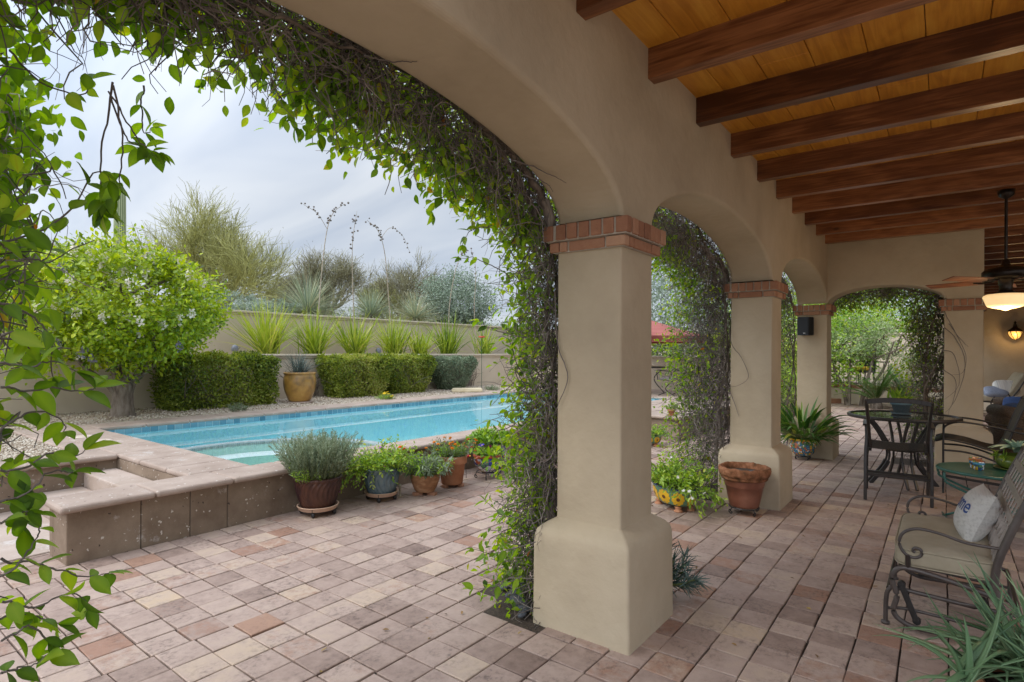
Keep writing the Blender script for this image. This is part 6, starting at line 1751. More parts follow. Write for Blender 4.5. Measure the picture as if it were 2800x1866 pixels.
b.add(V, [(j * k + i, j * k + i + 1, (j + 1) * k + i + 1, (j + 1) * k + i) for j in range(2) for i in range(k - 1)]); b.add(V2, [(j * k + i, (j + 1) * k + i, (j + 1) * k + i + 1, j * k + i + 1) for j in range(2) for i in range(k - 1)])
b.build("sling", SLING, c, True)
b = MB(); tube(b, [(-.26, -.40, 1.075), (0, -.405, 1.09), (.26, -.40, 1.075)], .013, 8, 8); tube(b, [(-.275, .30, .30), (.275, .30, .30)], .009, 6, 2); b.build("cross_bar", BLACK, c, True)

# green folding side table with mug and succulent bowl
GREEN = mat("green_enamel", [(.012, .075, .055), (.025, .11, .08), (.045, .14, .105)], scale=5, rough=.28, spec=.5)
t_ = thing("side_table", "oval dark green metal folding table", "table", (.44, 6.72, 0), .15)
b = MB(); lathe(b, [(.001, .482), (.94, .482), (.985, .478), (1.0, .486), (1.0, .497), (.985, .505), (.95, .500), (.001, .4995)], 64, sx=.50, sy=.385); b.build("top", GREEN, t_, True)
for s, y in ((1, -.16), (-1, .16), (1, .16), (-1, -.16)):
    l = MB(); tube(l, [(-.46 * s, y, .478), (-.455 * s, y * 1.05, .42), (-.36 * s, y * 1.1, .34), (.42 * s, y * 1.2, .0)] , .0105, 8, 24); l.build("leg", GREEN, t_, True)
b = MB(); tube(b, [(.42, -.2, .03), (.42, .2, .03)], .008, 6, 2); tube(b, [(-.42, -.2, .03), (-.42, .2, .03)], .008, 6, 2); b.build("stretcher", GREEN, t_, True)
t_ = thing("mug", "small painted mug in many colours on the green side table", "mug", (.255, 6.66, .501))
b = MB(); lathe(b, [(.001, 0), (.034, 0), (.037, .005), (.042, .05), (.048, .075), (.046, .078), (.038, .05), (.033, .012), (.001, .012)], 24); b.build("cup", TALA_B, t_, True)
b = MB(); lathe(b, [(.0425, .05), (.0445, .053), (.0465, .068), (.0445, .066)], 24); b.build("blue_band", mat("sky_glaze", [(.06, .25, .38), (.1, .32, .45)], rough=.25), t_, True)
t_ = thing("mug", "green and orange painted mug tucked behind the other painted mug", "mug", (.235, 6.755, .501))
b = MB(); lathe(b, [(.001, 0), (.036, 0), (.04, .005), (.045, .06), (.051, .09), (.049, .092), (.042, .06), (.036, .012), (.001, .012)], 24); b.build("cup", TALA_B, t_, True)
b = MB(); lathe(b, [(.0475, .07), (.0505, .086), (.052, .09), (.0495, .088)], 24); b.build("orange_band", mat("orange_glaze", [(.5, .16, .05), (.6, .22, .08)], rough=.3), t_, True)
p = thing("potted_plant", "green glazed bowl of fleshy pale succulents on the green side table", "potted plant", (.53, 6.88, .501), 0, POTG)
OLV = mat("olive_glaze", [(.05, .075, .01), (.12, .16, .02), (.18, .22, .04)], scale=6, rough=.2, spec=.6)
b = MB(); lathe(b, [(.001, 0), (.12, 0), (.165, .014), (.16, .018), (.12, .008), (.001, .008)], 32); b.build("saucer", OLV, p, True)
pot_body(p, smooth_prof([(.09, .01), (.135, .03), (.15, .08), (.13, .12), (.115, .135)]), OLV)
n = 26; az = np.linspace(0, 12.56, n); el = np.linspace(.1, 1.2, n)
b = MB(); blades(b, np.tile((0, 0, .16), (n, 1)), np.c_[np.cos(az) * np.cos(el), np.sin(az) * np.cos(el), np.sin(el) * .8 + .25], np.linspace(.24, .12, n), np.linspace(.075, .045, n), np.linspace(1.3, .4, n), rng.random(n), 7, .15, .3)
o = b.build("rosette", mat("pale_succulent", [(.12, .22, .14), (.24, .36, .25), (.38, .50, .37)], attr=True, amt=.2, rough=.45), p, True)
b = MB(); n = 70; ce = np.array([(-.15, -.04, .13), (-.09, -.11, .12), (.1, -.13, .12)])[rng.integers(0, 3, n)]; blades(b, ce + rng.normal(size=(n, 3)) * .012, rnd_dir(n) + (0, 0, .4), rng.uniform(.035, .06, n), .009, .2, rng.random(n), 4, .2, .4); b.build("spiky_rosettes", LEAF_BRIGHT, p)

# glider bench with cushion (faces -X)
GM = mat("taupe_metal", [(.055, .043, .038), (.095, .075, .065)], scale=10, rough=.38, spec=.5)
STRAP = mat("taupe_strap", [(.26, .225, .20), (.33, .29, .255)], scale=20, rough=.5)
FAB = mat("khaki_canvas", [(.30, .255, .175), (.375, .32, .23)], scale=9, rough=.9, bump=.25, bscale=420)
g_ = thing("glider_bench", "scrolled iron glider bench with strap back", "bench", (0, 4.31, 0))
for s in (-1, 1):
    y = s * .45
    a = MB()
    tube(a, [(.235, y, .545), (.10, y, .548), (-.01, y * 1.0, .575), (-.11, y, .583), (-.175, y, .55), (-.195, y, .49), (-.17, y, .435), (-.125, y, .42), (-.095, y, .44), (-.098, y, .47), (-.122, y, .475), (-.132, y, .458), (-.122, y, .45)], .0085, 8, 60); a.build("scroll_arm", GM, g_, True)
    a = MB(); tube(a, [(-.155, y, .43), (-.155, y, .345)], .013, 8, 2); a.build("arm_post", GM, g_, True)
    a = MB(); tube(a, [(.41, y, .97), (.33, y, .78), (.265, y, .60), (.225, y, .46), (.215, y, .34), (.24, y, .24)], .0185, 10, 26); a.build("back_post", GM, g_, True)
    a = MB(); tube(a, [(.23, y, .285), (.05, y, .325), (-.12, y, .352), (-.19, y, .348), (-.222, y, .31), (-.225, y, .26), (-.205, y, .19), (-.22, y, .11), (-.20, y, .065), (-.12, y, .035), (.05, y, .04), (.22, y, .05)], .0145, 8, 50); a.build("seat_side_frame", GM, g_, True)
    yy = s * .40
    a = MB(); tube(a, [(-.262, yy, .0), (-.258, yy, .15), (-.24, yy, .205), (-.20, yy, .215), (.15, yy, .20), (.30, yy, .20), (.33, yy, .15), (.335, yy, .0)], .012, 8, 40); tube(a, [(-.255, yy, .09), (-.12, yy, .11), (.33, yy, .09)], .009, 6, 10); a.build("base_frame", GM, g_, True)
    a = MB(); lathe(a, [(.001, 0), (.022, 0), (.022, .014), (.012, .018)], 12, (-.262, yy, 0)); lathe(a, [(.001, 0), (.022, 0), (.022, .014), (.012, .018)], 12, (.335, yy, 0)); a.build("foot", GM, g_, True)
    for x0, x1 in ((-.185, -.115), (.17, .24)):
        a = MB(); ym = s * .425; bar(a, (x0, ym, .245), (x1, ym, .06), .018, .03); 
        for (px, pz) in ((x0, .245), (x1, .06)):
            M = Matrix.Rotation(math.pi / 2, 4, 'X'); M.translation = Vector((px, ym + .014, pz)); bm = bmesh.new(); bmesh.ops.create_cone(bm, cap_ends=True, segments=14, radius1=.02, radius2=.02, depth=.03); bm_to(a, bm, .5, M)
        a.build("glide_link", BLACK, g_)
for nm_, pts_, r_ in (("seat_rail", [(-.19, -.45, .345), (-.19, .45, .345)], .013), ("seat_rail", [(.215, -.45, .32), (.215, .45, .32)], .012), ("base_rail", [(-.25, -.40, .205), (-.25, .40, .205)], .010), ("base_rail", [(.32, -.40, .20), (.32, .40, .20)], .010), ("top_rail", [(.41, -.45, .97), (.415, 0, .98), (.41, .45, .97)], .017)):
    b = MB(); tube(b, pts_, r_, 8, 8 if len(pts_) > 2 else 2); b.build(nm_, GM, g_, True)

def bx(z): return np.interp(z, [.34, .46, .60, .78, .97], [.215, .225, .265, .33, .41])
for k in range(9):
    y = -.40 + k * .10
    b = MB(); zz = np.linspace(.36, .965, 10); P = np.c_[bx(zz) - .006, np.full(10, y), zz]
    for i in range(9): bar(b, P[i], P[i + 1] + (P[i + 1] - P[i]) * .05, .036, .005, r=.001)
    b.build("back_strap", STRAP, g_)
for z in (.48, .58, .68, .78, .88):
    b = MB(); rbox(b, (-.0022, -.45, -.019), (.0022, .45, .019), r=.001, seg=1, M=Matrix.Translation((bx(z) - .0115, 0, z)) @ Matrix.Rotation(.42, 4, 'Y')); b.build("cross_strap", STRAP, g_)
def cushion_mesh(sx, sy, sz, r=.035, n=18, puff=.018, pe=6):
    b = MB(); u = np.linspace(-1, 1, n)
    bm = bmesh.new(); bmesh.ops.create_cube(bm, size=2)
    bmesh.ops.subdivide_edges(bm, edges=list(bm.edges), cuts=14, use_grid_fill=True)
    for v in bm.verts:
        p = np.array(v.co); q = np.linalg.norm(np.abs(p) ** pe) if False else (np.abs(p) ** pe).sum() ** (1 / pe)
        p = p / q
        x, y, z = p[0] * sx / 2, p[1] * sy / 2, p[2] * sz / 2
        z += puff * (1 if p[2] > 0 else -1) * max(0, (1 - p[0] ** 4)) * max(0, (1 - p[1] ** 4)) * abs(p[2])
        v.co = (x, y, z)
    return bm
cu = thing("seat_cushion", "thick khaki canvas cushion lying on the glider bench seat", "cushion", (.012, 4.31, .413))
b = MB(); bm_to(b, cushion_mesh(.47, .90, .10, pe=9, puff=.02)); b.build("cover", FAB, cu, True)
b = MB()
for z in (-.043, .043):
    a = np.linspace(0, 6.2832, 81); pe = 9
    P = np.stack([np.cos(a), np.sin(a)], 1); P /= ((np.abs(P) ** pe).sum(1) ** (1 / pe))[:, None]
    tubes(b, np.c_[P[:, 0] * .234, P[:, 1] * .449, np.full(81, z)][None], .0042, 5)
b.build("piping", FAB, cu, True)
# throw pillow with blue lettering
PIL = mat("striped_linen", [(.47, .45, .41), (.62, .60, .56), (.66, .64, .60)], scale=3.0, rough=.9, bump=.5, bscale=30, stretch=(26, .6, 26))
pl = thing("throw_pillow", "off white ribbed pillow with blue lettering leaning on the glider bench back", "pillow", (.155, 4.36, .60), 0)
def pil_pt(u, v, side):
    t = .085 * (max(0., 1 - abs(u) ** 2.4) ** .6) * (max(0., 1 - abs(v) ** 2.4) ** .6)
    k = 1 - .07 * (1 - abs(u) ** 2) * abs(v) ** 3; k2 = 1 - .07 * (1 - abs(v) ** 2) * abs(u) ** 3
    return Vector((u * .205 * k2, v * .165 * k, side * t))
b = MB(); n = 26
for side in (1, -1):
    V = [pil_pt(u, v, side)[:] for u in np.linspace(-1, 1, n) for v in np.linspace(-1, 1, n)]
    b.add(V, [(i * n + j, (i + 1) * n + j, (i + 1) * n + j + 1, i * n + j + 1) for i in range(n - 1) for j in range(n - 1)])
# pillow frame: local x along the bench (towards +Y is the left of the front face), local z = front normal
fx = Vector((.10, -1, 0)).normalized(); fz = Vector((-.86, -.10, .36)).normalized(); fy = fz.cross(fx).normalized()
PM = Matrix((fx, fy, fz)).transposed().to_4x4()
V = np.array([PM @ Vector(p_) for p_ in np.concatenate(b.v)]); b.v = [V]
b.build("cover", PIL, pl, True)
tcv = bpy.data.curves.new("lettering", 'FONT'); tcv.body = "home"; tcv.size = .125; tcv.align_x = 'CENTER'; tcv.align_y = 'CENTER'; tcv.offset = .0012; tcv.resolution_u = 6
to = bpy.data.objects.new("lettering_tmp", tcv); COL.objects.link(to)
dg = bpy.context.evaluated_depsgraph_get(); me_ = to.evaluated_get(dg).to_mesh()
bm = bmesh.new(); bm.from_mesh(me_); bmesh.ops.subdivide_edges(bm, edges=list(bm.edges), cuts=2); bmesh.ops.triangulate(bm, faces=list(bm.faces))
for v in bm.verts:
    u_, v_ = max(-.97, min(.97, v.co.x / .20 - .02)), max(-.97, min(.97, v.co.y / .165 + .22))
    q = pil_pt(u_, v_, 1); v.co = PM @ (q + Vector((0, 0, .0022)))
b = MB(); bm_to(b, bm); to.evaluated_get(dg).to_mesh_clear(); bpy.data.objects.remove(to)
b.build("lettering", mat("blue_print", [(.025, .06, .20), (.05, .10, .28)], scale=60, rough=.8), pl)

# aloe in the corner
ALOE = mat("aloe_leaf", [(.035, .085, .035), (.085, .165, .075), (.155, .25, .125), (.27, .37, .2)], scale=7, rough=.42, attr=True, amt=.25, tr=.1, spec=.5)
p = thing("potted_plant", "sprawling grey green aloe in a clay pot in front of the glider bench", "potted plant", (.32, 2.95, 0), 0, POTG)
pot_body(p, [(.13, 0), (.20, .20), (.215, .21), (.22, .26), (.21, .265)], TERRA, wall=.02)
n = 420
cl = np.r_[[[0, 0, .26]], np.c_[rng.normal(size=(21, 2)) * .17, .24 + rng.random(21) * .14]]
ci = rng.integers(0, 22, n); az = rng.random(n) * 6.28; el = np.clip(rng.normal(.62, .42, n), -.2, 1.45)
Ld = rng.uniform(.20, .46, n) * np.where(ci == 0, 1.1, 1)
b = MB()
for grp in range(2):
    s_ = slice(grp * n // 2, (grp + 1) * n // 2); m_ = len(az[s_])
    st = cl[ci[s_]] + rng.normal(size=(m_, 3)) * .012
    d = np.c_[np.cos(az[s_]) * np.cos(el[s_]), np.sin(az[s_]) * np.cos(el[s_]), np.sin(el[s_])]
    K = 9; P = np.zeros((m_, K, 3)); P[:, 0] = st; dd = d.copy(); bend = rng.uniform(-.5, 1.5, m_)
    tw_ = rnd_dir(m_) * .06
    for k in range(1, K):
        P[:, k] = P[:, k - 1] + dd * (Ld[s_] / (K - 1))[:, None]; dd = unit(dd + (0, 0, -1.) * (bend / (K - 1))[:, None] + tw_)
    w = rng.uniform(.008, .0145, m_)
    pr_ = np.interp(np.linspace(0, 1, K), [0, .15, .6, 1], [1.05, 1, .62, .06])
    T = unit(np.gradient(P, axis=1)); hz = unit(np.cross((0, 0, 1.), d) + 1e-4)[:, None].repeat(K, 1); Bn = np.cross(T, hz); Bn *= np.sign(Bn[..., 2:3] + 1e-6)
    hw = (w[:, None] * pr_)[..., None]
    ring = np.stack([P - hz * hw + Bn * hw * .42, P - hz * hw * .45 + Bn * hw * .02, P + hz * hw * .45 + Bn * hw * .02, P + hz * hw + Bn * hw * .42, P + hz * hw * .55 - Bn * hw * .55, P - hz * hw * .55 - Bn * hw * .55], 2)
    nn, kk, ss = np.meshgrid(np.arange(m_), np.arange(K - 1), np.arange(6), indexing='ij'); s2 = (ss + 1) % 6; base = nn * K * 6
    F = np.stack([base + kk * 6 + ss, base + kk * 6 + s2, base + (kk + 1) * 6 + s2, base + (kk + 1) * 6 + ss], -1).reshape(-1, 4)
    b.add(ring.reshape(-1, 3), F, np.repeat(np.clip(rng.normal(.5, .18, m_), 0, 1), K * 6))
b.build("leaves", ALOE, p, True)

# ------------------------------------------------------------------ speaker, fan, sconce
t_ = thing("loudspeaker", "black outdoor loudspeaker mounted on the corner pillar", "loudspeaker", (-1.64, 9.40, 1.95))
b = MB(); V = [(-.10, .09, -.135), (.10, .09, -.135), (.085, -.07, -.135), (-.085, -.07, -.135)]
rb = bmesh.new(); 
vs = [rb.verts.new((x, y, z)) for z in (-.135, .135) for x, y in ((-.10, -.085), (.055, -.10), (.10, .0), (.095, .09), (-.095, .09))]
for f in [(4, 3, 2, 1, 0), (5, 6, 7, 8, 9)] + [(i, (i + 1) % 5, 5 + (i + 1) % 5, 5 + i) for i in range(5)]: rb.faces.new([vs[i] for i in f])
bmesh.ops.bevel(rb, geom=list(rb.edges), offset=.008, segments=2, affect='EDGES'); bm_to(b, rb); b.build("cabinet", mat("black_plastic", [(.008, .010, .014), (.016, .019, .024)], rough=.45), t_)
b = MB(); rbox(b, (-.088, -.006, -.115), (.046, .0, .115), r=.002, seg=1, M=Matrix.Translation((0, -.094, 0)) @ Matrix.Rotation(-.09, 4, 'Z')); b.build("grille", mat("grille_mesh", [(.012, .014, .018), (.022, .025, .03)], scale=300, rough=.6), t_)
b = MB(); rbox(b, (-.018, -.105, -.112), (.012, -.100, -.100), r=.002, seg=1); b.build("badge", mat("badge_grey", [(.45, .46, .48), (.55, .56, .58)], rough=.4), t_)
b = MB(); rbox(b, (-.02, .085, -.03), (.02, .122, .03), r=.004); b.build("bracket", BLACK, t_)
FANM = mat("oil_rubbed_bronze", [(.018, .013, .010), (.05, .038, .028)], scale=9, rough=.35, metal=.6)
t_ = thing("ceiling_fan", "dark bronze ceiling fan with five blades and a lit cream glass bowl", "ceiling fan", (.475, 7.27, 0))
b = MB(); lathe(b, [(.001, 3.135), (.07, 3.135), (.06, 3.08), (.014, 3.05)], 20); b.build("canopy_cap", FANM, t_, True)
b = MB(); lathe(b, [(.013, 3.08), (.013, 2.42)], 14); b.build("down_rod", FANM, t_, True)
b = MB(); lathe(b, [(.012, 2.47), (.03, 2.46), (.035, 2.42), (.06, 2.40), (.075, 2.395), (.16, 2.375), (.185, 2.345), (.185, 2.31), (.17, 2.285), (.09, 2.275), (.06, 2.27), (.055, 2.22), (.05, 2.205), (.052, 2.19), (.05, 2.17), (.07, 2.15), (.085, 2.14), (.085, 2.13), (.001, 2.13)], 36); b.build("motor_housing", FANM, t_, True)
for k in range(5):
    a0 = 2.72 + k * 2 * math.pi / 5
    M = Matrix.Rotation(a0, 4, 'Z') @ Matrix.Rotation(.22, 4, 'X'); M.translation = Vector((0, 0, 2.262))
    b = MB(); rbox(b, (.20, -.062, -.004), (.67, .062, .004), r=.003, seg=1, M=M)
    o = b.build("fan_blade", BEAMW, t_)
    M2 = Matrix.Rotation(a0, 4, 'Z'); M2.translation = Vector((0, 0, 2.262))
    b = MB()
    for s in (-1, 1):
        P = np.array([M2 @ Vector(q) for q in spline([(.08, 0, .012), (.13, s * .03, .0), (.19, s * .02, -.008), (.25, s * .035, -.006)], 12)]); tubes(b, P[None], .006, 5)
    b.build("blade_iron", FANM, o, True)
b = MB(); lathe(b, [(.085, 2.135), (.15, 2.128), (.172, 2.115), (.176, 2.10), (.165, 2.07), (.15, 2.03), (.14, 2.012), (.10, 1.998), (.04, 1.985), (.012, 1.972), (.001, 1.97)], 40)
b.build("glass_bowl", mat("lit_cream_glass", [(.85, .68, .42), (.88, .72, .46)], rough=.25, emit=((1.0, .66, .30), .36)), t_, True)
fl_ = bpy.data.lights.new("fan_bulb", 'POINT'); fl_.energy = 9; fl_.color = (1, .70, .38); fl_.shadow_soft_size = .1
fo_ = bpy.data.objects.new("fan_bulb", fl_); COL.objects.link(fo_); fo_.location = (.475, 7.27, 1.85)
t_ = thing("wall_sconce", "small lit lantern sconce of dark iron and amber glass on the far house wall", "wall lamp", (1.485, 19.83, 2.10))
b = MB(); lathe(b, [(.001, -.18), (.03, -.165), (.09, -.12), (.135, -.04), (.14, .02), (.125, .05)], 20); b.build("amber_glass", mat("amber_glass_lit", [(.5, .25, .05), (.7, .42, .12)], scale=40, rough=.3, emit=((1.0, .50, .12), .5)), t_, True)
b = MB()
for k in range(8):
    a0 = k * .785; tube(b, [(.145 * math.cos(a0), .145 * math.sin(a0), .05), (.145 * math.cos(a0 + .2), .145 * math.sin(a0 + .2), -.03), (.095 * math.cos(a0 + .4), .095 * math.sin(a0 + .4), -.125), (0, 0, -.19)], .008, 5, 12)
lathe(b, [(.15, .04), (.155, .06), (.12, .10), (.06, .14), (.035, .20), (.05, .21), (.02, .24), (.035, .27), (.012, .30), (.001, .33)], 20); b.build("iron_cage", FANM, t_, True)
b = MB(); rbox(b, (-.05, .10, -.1), (.05, .165, .12), r=.01); b.build("backplate", FANM, t_)
lmp = bpy.data.lights.new("sconce_bulb", 'POINT'); lmp.energy = 3; lmp.color = (1, .62, .25); lmp.shadow_soft_size = .05
lo = bpy.data.objects.new("sconce_bulb", lmp); COL.objects.link(lo); lo.location = (1.485, 19.60, 2.02)

# ------------------------------------------------------------------ wicker chairs and chaise behind the end pillar
WICK = mat("brown_wicker", [(.035, .022, .015), (.12, .075, .045), (.22, .15, .10)], scale=3, rough=.7, bump=1.0, bscale=10, stretch=(14, 14, 30))
BLUEC = mat("denim_blue_cushion", [(.045, .085, .21), (.07, .12, .28)], scale=7, rough=.85)
def wicker(label, loc, rz):
    c = thing("wicker_chair", label, "armchair", loc, rz, "wicker chairs with blue cushions")
    b = MB(); rbox(b, (-.36, -.36, .10), (.36, .36, .36), r=.03, seg=2); b.build("base", WICK, c)
    for s in (-1, 1):
        b = MB(); rbox(b, (s * .36 - .07, -.38, .08), (s * .36 + .07, .33, .60), r=.05, seg=3)
        M = Matrix.Rotation(math.pi / 2, 4, 'X'); M.translation = Vector((s * .37, -.03, .60)); bm = bmesh.new(); bmesh.ops.create_cone(bm, cap_ends=True, segments=24, radius1=.095, radius2=.095, depth=.74); bm_to(b, bm, .5, M)
        b.build("rolled_arm", WICK, c, True)
        for yy in (-.33, .30):
            b = MB(); rbox(b, (s * .34 - .025, yy - .025, 0), (s * .34 + .025, yy + .025, .12), r=.005); b.build("leg", BROWNMET, c)
    b = MB(); rbox(b, (-.40, .26, .10), (.40, .40, .80), r=.06, seg=3)
    M = Matrix.Rotation(math.pi / 2, 4, 'Y'); M.translation = Vector((0, .36, .80)); bm = bmesh.new(); bmesh.ops.create_cone(bm, cap_ends=True, segments=24, radius1=.075, radius2=.075, depth=.80); bm_to(b, bm, .5, M); b.build("back", WICK, c, True)
    b = MB(); bm_to(b, cushion_mesh(.58, .60, .13, pe=8), .5, Matrix.Translation((0, -.06, .43))); b.build("seat_cushion", BLUEC, c, True)
    b = MB(); bm_to(b, cushion_mesh(.58, .46, .12, pe=7), .5, Matrix.Translation((0, .22, .68)) @ Matrix.Rotation(1.35, 4, 'X')); b.build("back_cushion", BLUEC, c, True)
    return c
w1 = wicker("brown wicker armchair just behind the profile sling chair", (1.02, 9.85, 0), math.pi * .62)
w2 = copy_thing(w1, (.98, 11.15, 0), -.1, "brown wicker armchair with denim blue cushions facing the camera behind the end pillar")
w2["label"] = "brown wicker armchair with its denim blue seat cushion showing past the end pillar"
b = MB(); bm_to(b, cushion_mesh(.44, .42, .14, pe=4), .5, Matrix.Rotation(1.2, 4, 'X')); o = b.build("throw_pillow", mat("pale_blue_print", [(.16, .28, .5), (.45, .55, .7)], scale=16, rough=.8), None, True); o.location = (.93, 10.02, .70); o.rotation_euler = (0, 0, 1.9); tag(o, "bright blue printed pillow propped in the wicker armchair", "pillow")
ch_ = thing("chaise_lounge", "khaki cushioned chaise lounge with scrolled iron frame by the far house wall", "lounge chair", (.75, 18.45, 0), .25)
b = MB()
for s in (-.33, .33):
    tube(b, [(-1.0, s, .38), (-.4, s, .40), (.3, s, .36), (.45, s, .36)], .016, 6, 14); tube(b, [(.40, s, .36), (.62, s, .68), (.78, s, 1.0)], .016, 6, 8); tube(b, [(.30, s, .36), (.30, s, .02)], .014, 6, 2); tube(b, [(-.9, s, .38), (-.92, s, .02)], .014, 6, 2); tube(b, [(-1, s, .10), (1.1, s, .10)], .012, 6, 2)
    tube(b, [(.1, s, .40), (.2, s, .56), (.35, s, .60), (.45, s, .55), (.43, s, .47), (.36, s, .48)], .014, 6, 18)
b.build("iron_frame", BLACK, ch_, True)
for s in (-.3, .3):
    b = MB(); M = Matrix.Rotation(math.pi / 2, 4, 'X'); M.translation = Vector((.33, s, .14)); bm = bmesh.new(); bmesh.ops.create_cone(bm, cap_ends=True, segments=24, radius1=.14, radius2=.14, depth=.04); bm_to(b, bm, .5, M); b.build("wheel", BLACK, ch_)
b = MB(); bm_to(b, cushion_mesh(1.45, .66, .14, pe=8), .5, Matrix.Translation((-.32, 0, .46))); bm_to(b, cushion_mesh(.80, .66, .13, pe=8), .5, Matrix.Translation((.60, 0, .74)) @ Matrix.Rotation(-1.05, 4, 'Y')); b.build("cushion", FAB, ch_, True)
STRIPE = mat("cream_striped_fabric", [(.36, .36, .36), (.68, .66, .6), (.70, .68, .62)], scale=2.0, rough=.85, stretch=(14, .3, .3))
for nm, m, lc, tl, lb, sz_ in (("throw_pillow", STRIPE, (1.22, 18.42, .72), 1.05, "cream striped pillow leaning on the chaise lounge back", (.52, .40, .15)), ("throw_pillow", mat("slate_fabric", [(.20, .23, .30), (.28, .31, .39)], scale=30, rough=.9), (1.02, 18.28, .62), .75, "slate grey lumbar pillow in front of the striped one on the chaise lounge", (.50, .30, .15))):
    b = MB(); bm_to(b, cushion_mesh(*sz_, pe=4), .5, Matrix.Rotation(tl, 4, 'X')); o = b.build(nm, m, None, True); o.location = lc; o.rotation_euler = (0, 0, .35); tag(o, lb, "pillow", "pillows on the chaise lounge")

# ================================================================== BEYOND THE ARCHES
def iron_chair(label, loc, rz, group):
    c = thing("wrought_iron_chair", label, "chair", loc, rz, group)
    IR = BROWNMET
    b = MB(); 
    for s in (-.28, .28):
        tube(b, [(s, -.28, .0), (s * .9, -.05, .10), (s, .25, .0)], .013, 6, 10)
        tube(b, [(s * .9, -.05, .10), (s * .6, .1, .2), (s, -.2, .38)], .013, 6, 10)
        tube(b, [(s, .26, .40), (s, .30, .62), (s, .20, .66), (s, -.10, .64), (s, -.28, .70)], .013, 6, 18)
    b.build("spring_base", IR, c, True)
    b = MB(); tube(b, [(-.28, -.22, .40), (-.28, -.36, .95), (-.14, -.38, 1.0), (.14, -.38, 1.0), (.28, -.36, .95), (.28, -.22, .40)], .013, 6, 26)
    for k in range(9): 
        x = -.23 + k * .0575; tube(b, [(x, -.23, .44), (x, -.365, .96)], .003, 4, 2)
    for k in range(9):
        z = .48 + k * .055; y = -.23 - (z - .44) * .26; tube(b, [(-.27, y, z), (.27, y, z)], .003, 4, 2)
    b.build("mesh_back", IR, c, True)
    b = MB(); bm_to(b, cushion_mesh(.54, .52, .09, pe=7), .5, Matrix.Translation((0, .02, .45))); b.build("seat_pad", mat("grey_taupe_pad", [(.15, .12, .105), (.22, .18, .155)], rough=.85) if "grey_taupe_pad" not in bpy.data.materials else bpy.data.materials["grey_taupe_pad"], c, True)
    return c
b = MB(); box(b, (-11.7, 14.06, .30), (-2.6, 16.38, .425)); struct(b.build("pool_terrace", CANT_TOP))
iron_chair("brown wrought iron chair with mesh back and grey pad beyond the pool", (-5.62, 14.35, .427), 1.25, None)
t_ = thing("patio_table", "round wrought iron table under the faded red parasol", "table", (-6.55, 14.75, .427))
b = MB(); lathe(b, [(.001, .70), (.62, .70), (.64, .715), (.62, .73), (.001, .728)], 40); b.build("top", BROWNMET, t_, True)
for k in range(4):
    a0 = k * 1.57 + .5; l = MB(); tube(l, [(.5 * math.cos(a0), .5 * math.sin(a0), .70), (.22 * math.cos(a0), .22 * math.sin(a0), .4), (.5 * math.cos(a0), .5 * math.sin(a0), .0)], .015, 6, 14); l.build("leg", BROWNMET, t_, True)
u_ = thing("parasol", "faded red garden parasol beyond the pool, seen past the front pillar", "parasol", (-6.55, 14.75, .427))
b = MB(); k = 8; R_ = 1.6; a = np.linspace(0, 2 * np.pi, k, endpoint=False) + .3
V = [(0, 0, 2.05)]
for f_ in (.5, 1.0):
    V += [(R_ * f_ * math.cos(x), R_ * f_ * math.sin(x), 2.05 - .50 * f_ - .06 * (1 - f_) * f_) for x in a]
V += [(R_ * math.cos(x), R_ * math.sin(x), 1.40) for x in a]
F = [(0, 1 + i, 1 + (i + 1) % k) for i in range(k)] + [(1 + q * k + i, 1 + (q + 1) * k + i, 1 + (q + 1) * k + (i + 1) % k, 1 + q * k + (i + 1) % k) for q in (0, 1) for i in range(k)]
V0 = np.array(V); b.add(V0, F); b.add(V0 - (0, 0, .012), F)
b.build("canopy", mat("faded_red_canvas", [(.30, .085, .07), (.38, .13, .105)], scale=3, rough=.9, tr=.1), u_)
b = MB(); tube(b, [(0, 0, .0), (0, 0, 2.1)], .022, 8, 2); b.build("pole", BROWNMET, u_, True)
for x in a: 
    l = MB(); tube(l, [(0, 0, 2.02), (R_ * .97 * math.cos(x), R_ * .97 * math.sin(x), 1.535)], .009, 5, 2); l.build("rib", BROWNMET, u_)
hedge("dark green clipped hedge along the top of the far garden wall", (-12.5, 16.75, .6), (-3.9, 17.7, 1.98), 22000, r=.1, leaf=.075, tc=.4, group=None)
bush("willow_tree", "loose grey green tree beyond the red parasol", (-8.2, 19.5, .8), 2.6, 2.4, 2.2, 16000, LEAF_SAGE, .10, cat="tree", tc=.5)
bush("palo_verde_tree", "leafy yellow green tree beyond the far garden wall, between the middle pillars", (-4.0, 20.5, .5), 2.6, 2.2, 2.0, 16000, LEAF_BRIGHT, .10, cat="tree", tc=.5)
bush("garden_shrub", "bright yellow green shrub growing between the middle pillar and the corner pillar", (-3.1, 14.2, -.05), .72, .8, .78, 9000, LEAF_BRIGHT, .07, None, .62)
bush("garden_shrub", "golden grassy shrub on top of the far garden wall between the middle pillars", (-3.9, 18.2, 1.0), .9, .8, .5, 4000, LEAF_BRIGHT, .08, None, .8)
o = MB(); blades(o, np.c_[rng.normal(size=(40, 2)) * .1, np.zeros(40)], np.c_[rng.normal(size=(40, 2)) * .15, np.ones(40)], rng.uniform(.5, 1.0, 40), .02, .3, rng.random(40), 5); q = o.build("reed_clump", BLADE_YUCCA); q.location = (-6.45, 13.35, .43); tag(q, "thin tall reed clump beside the wrought iron chair", "reeds")

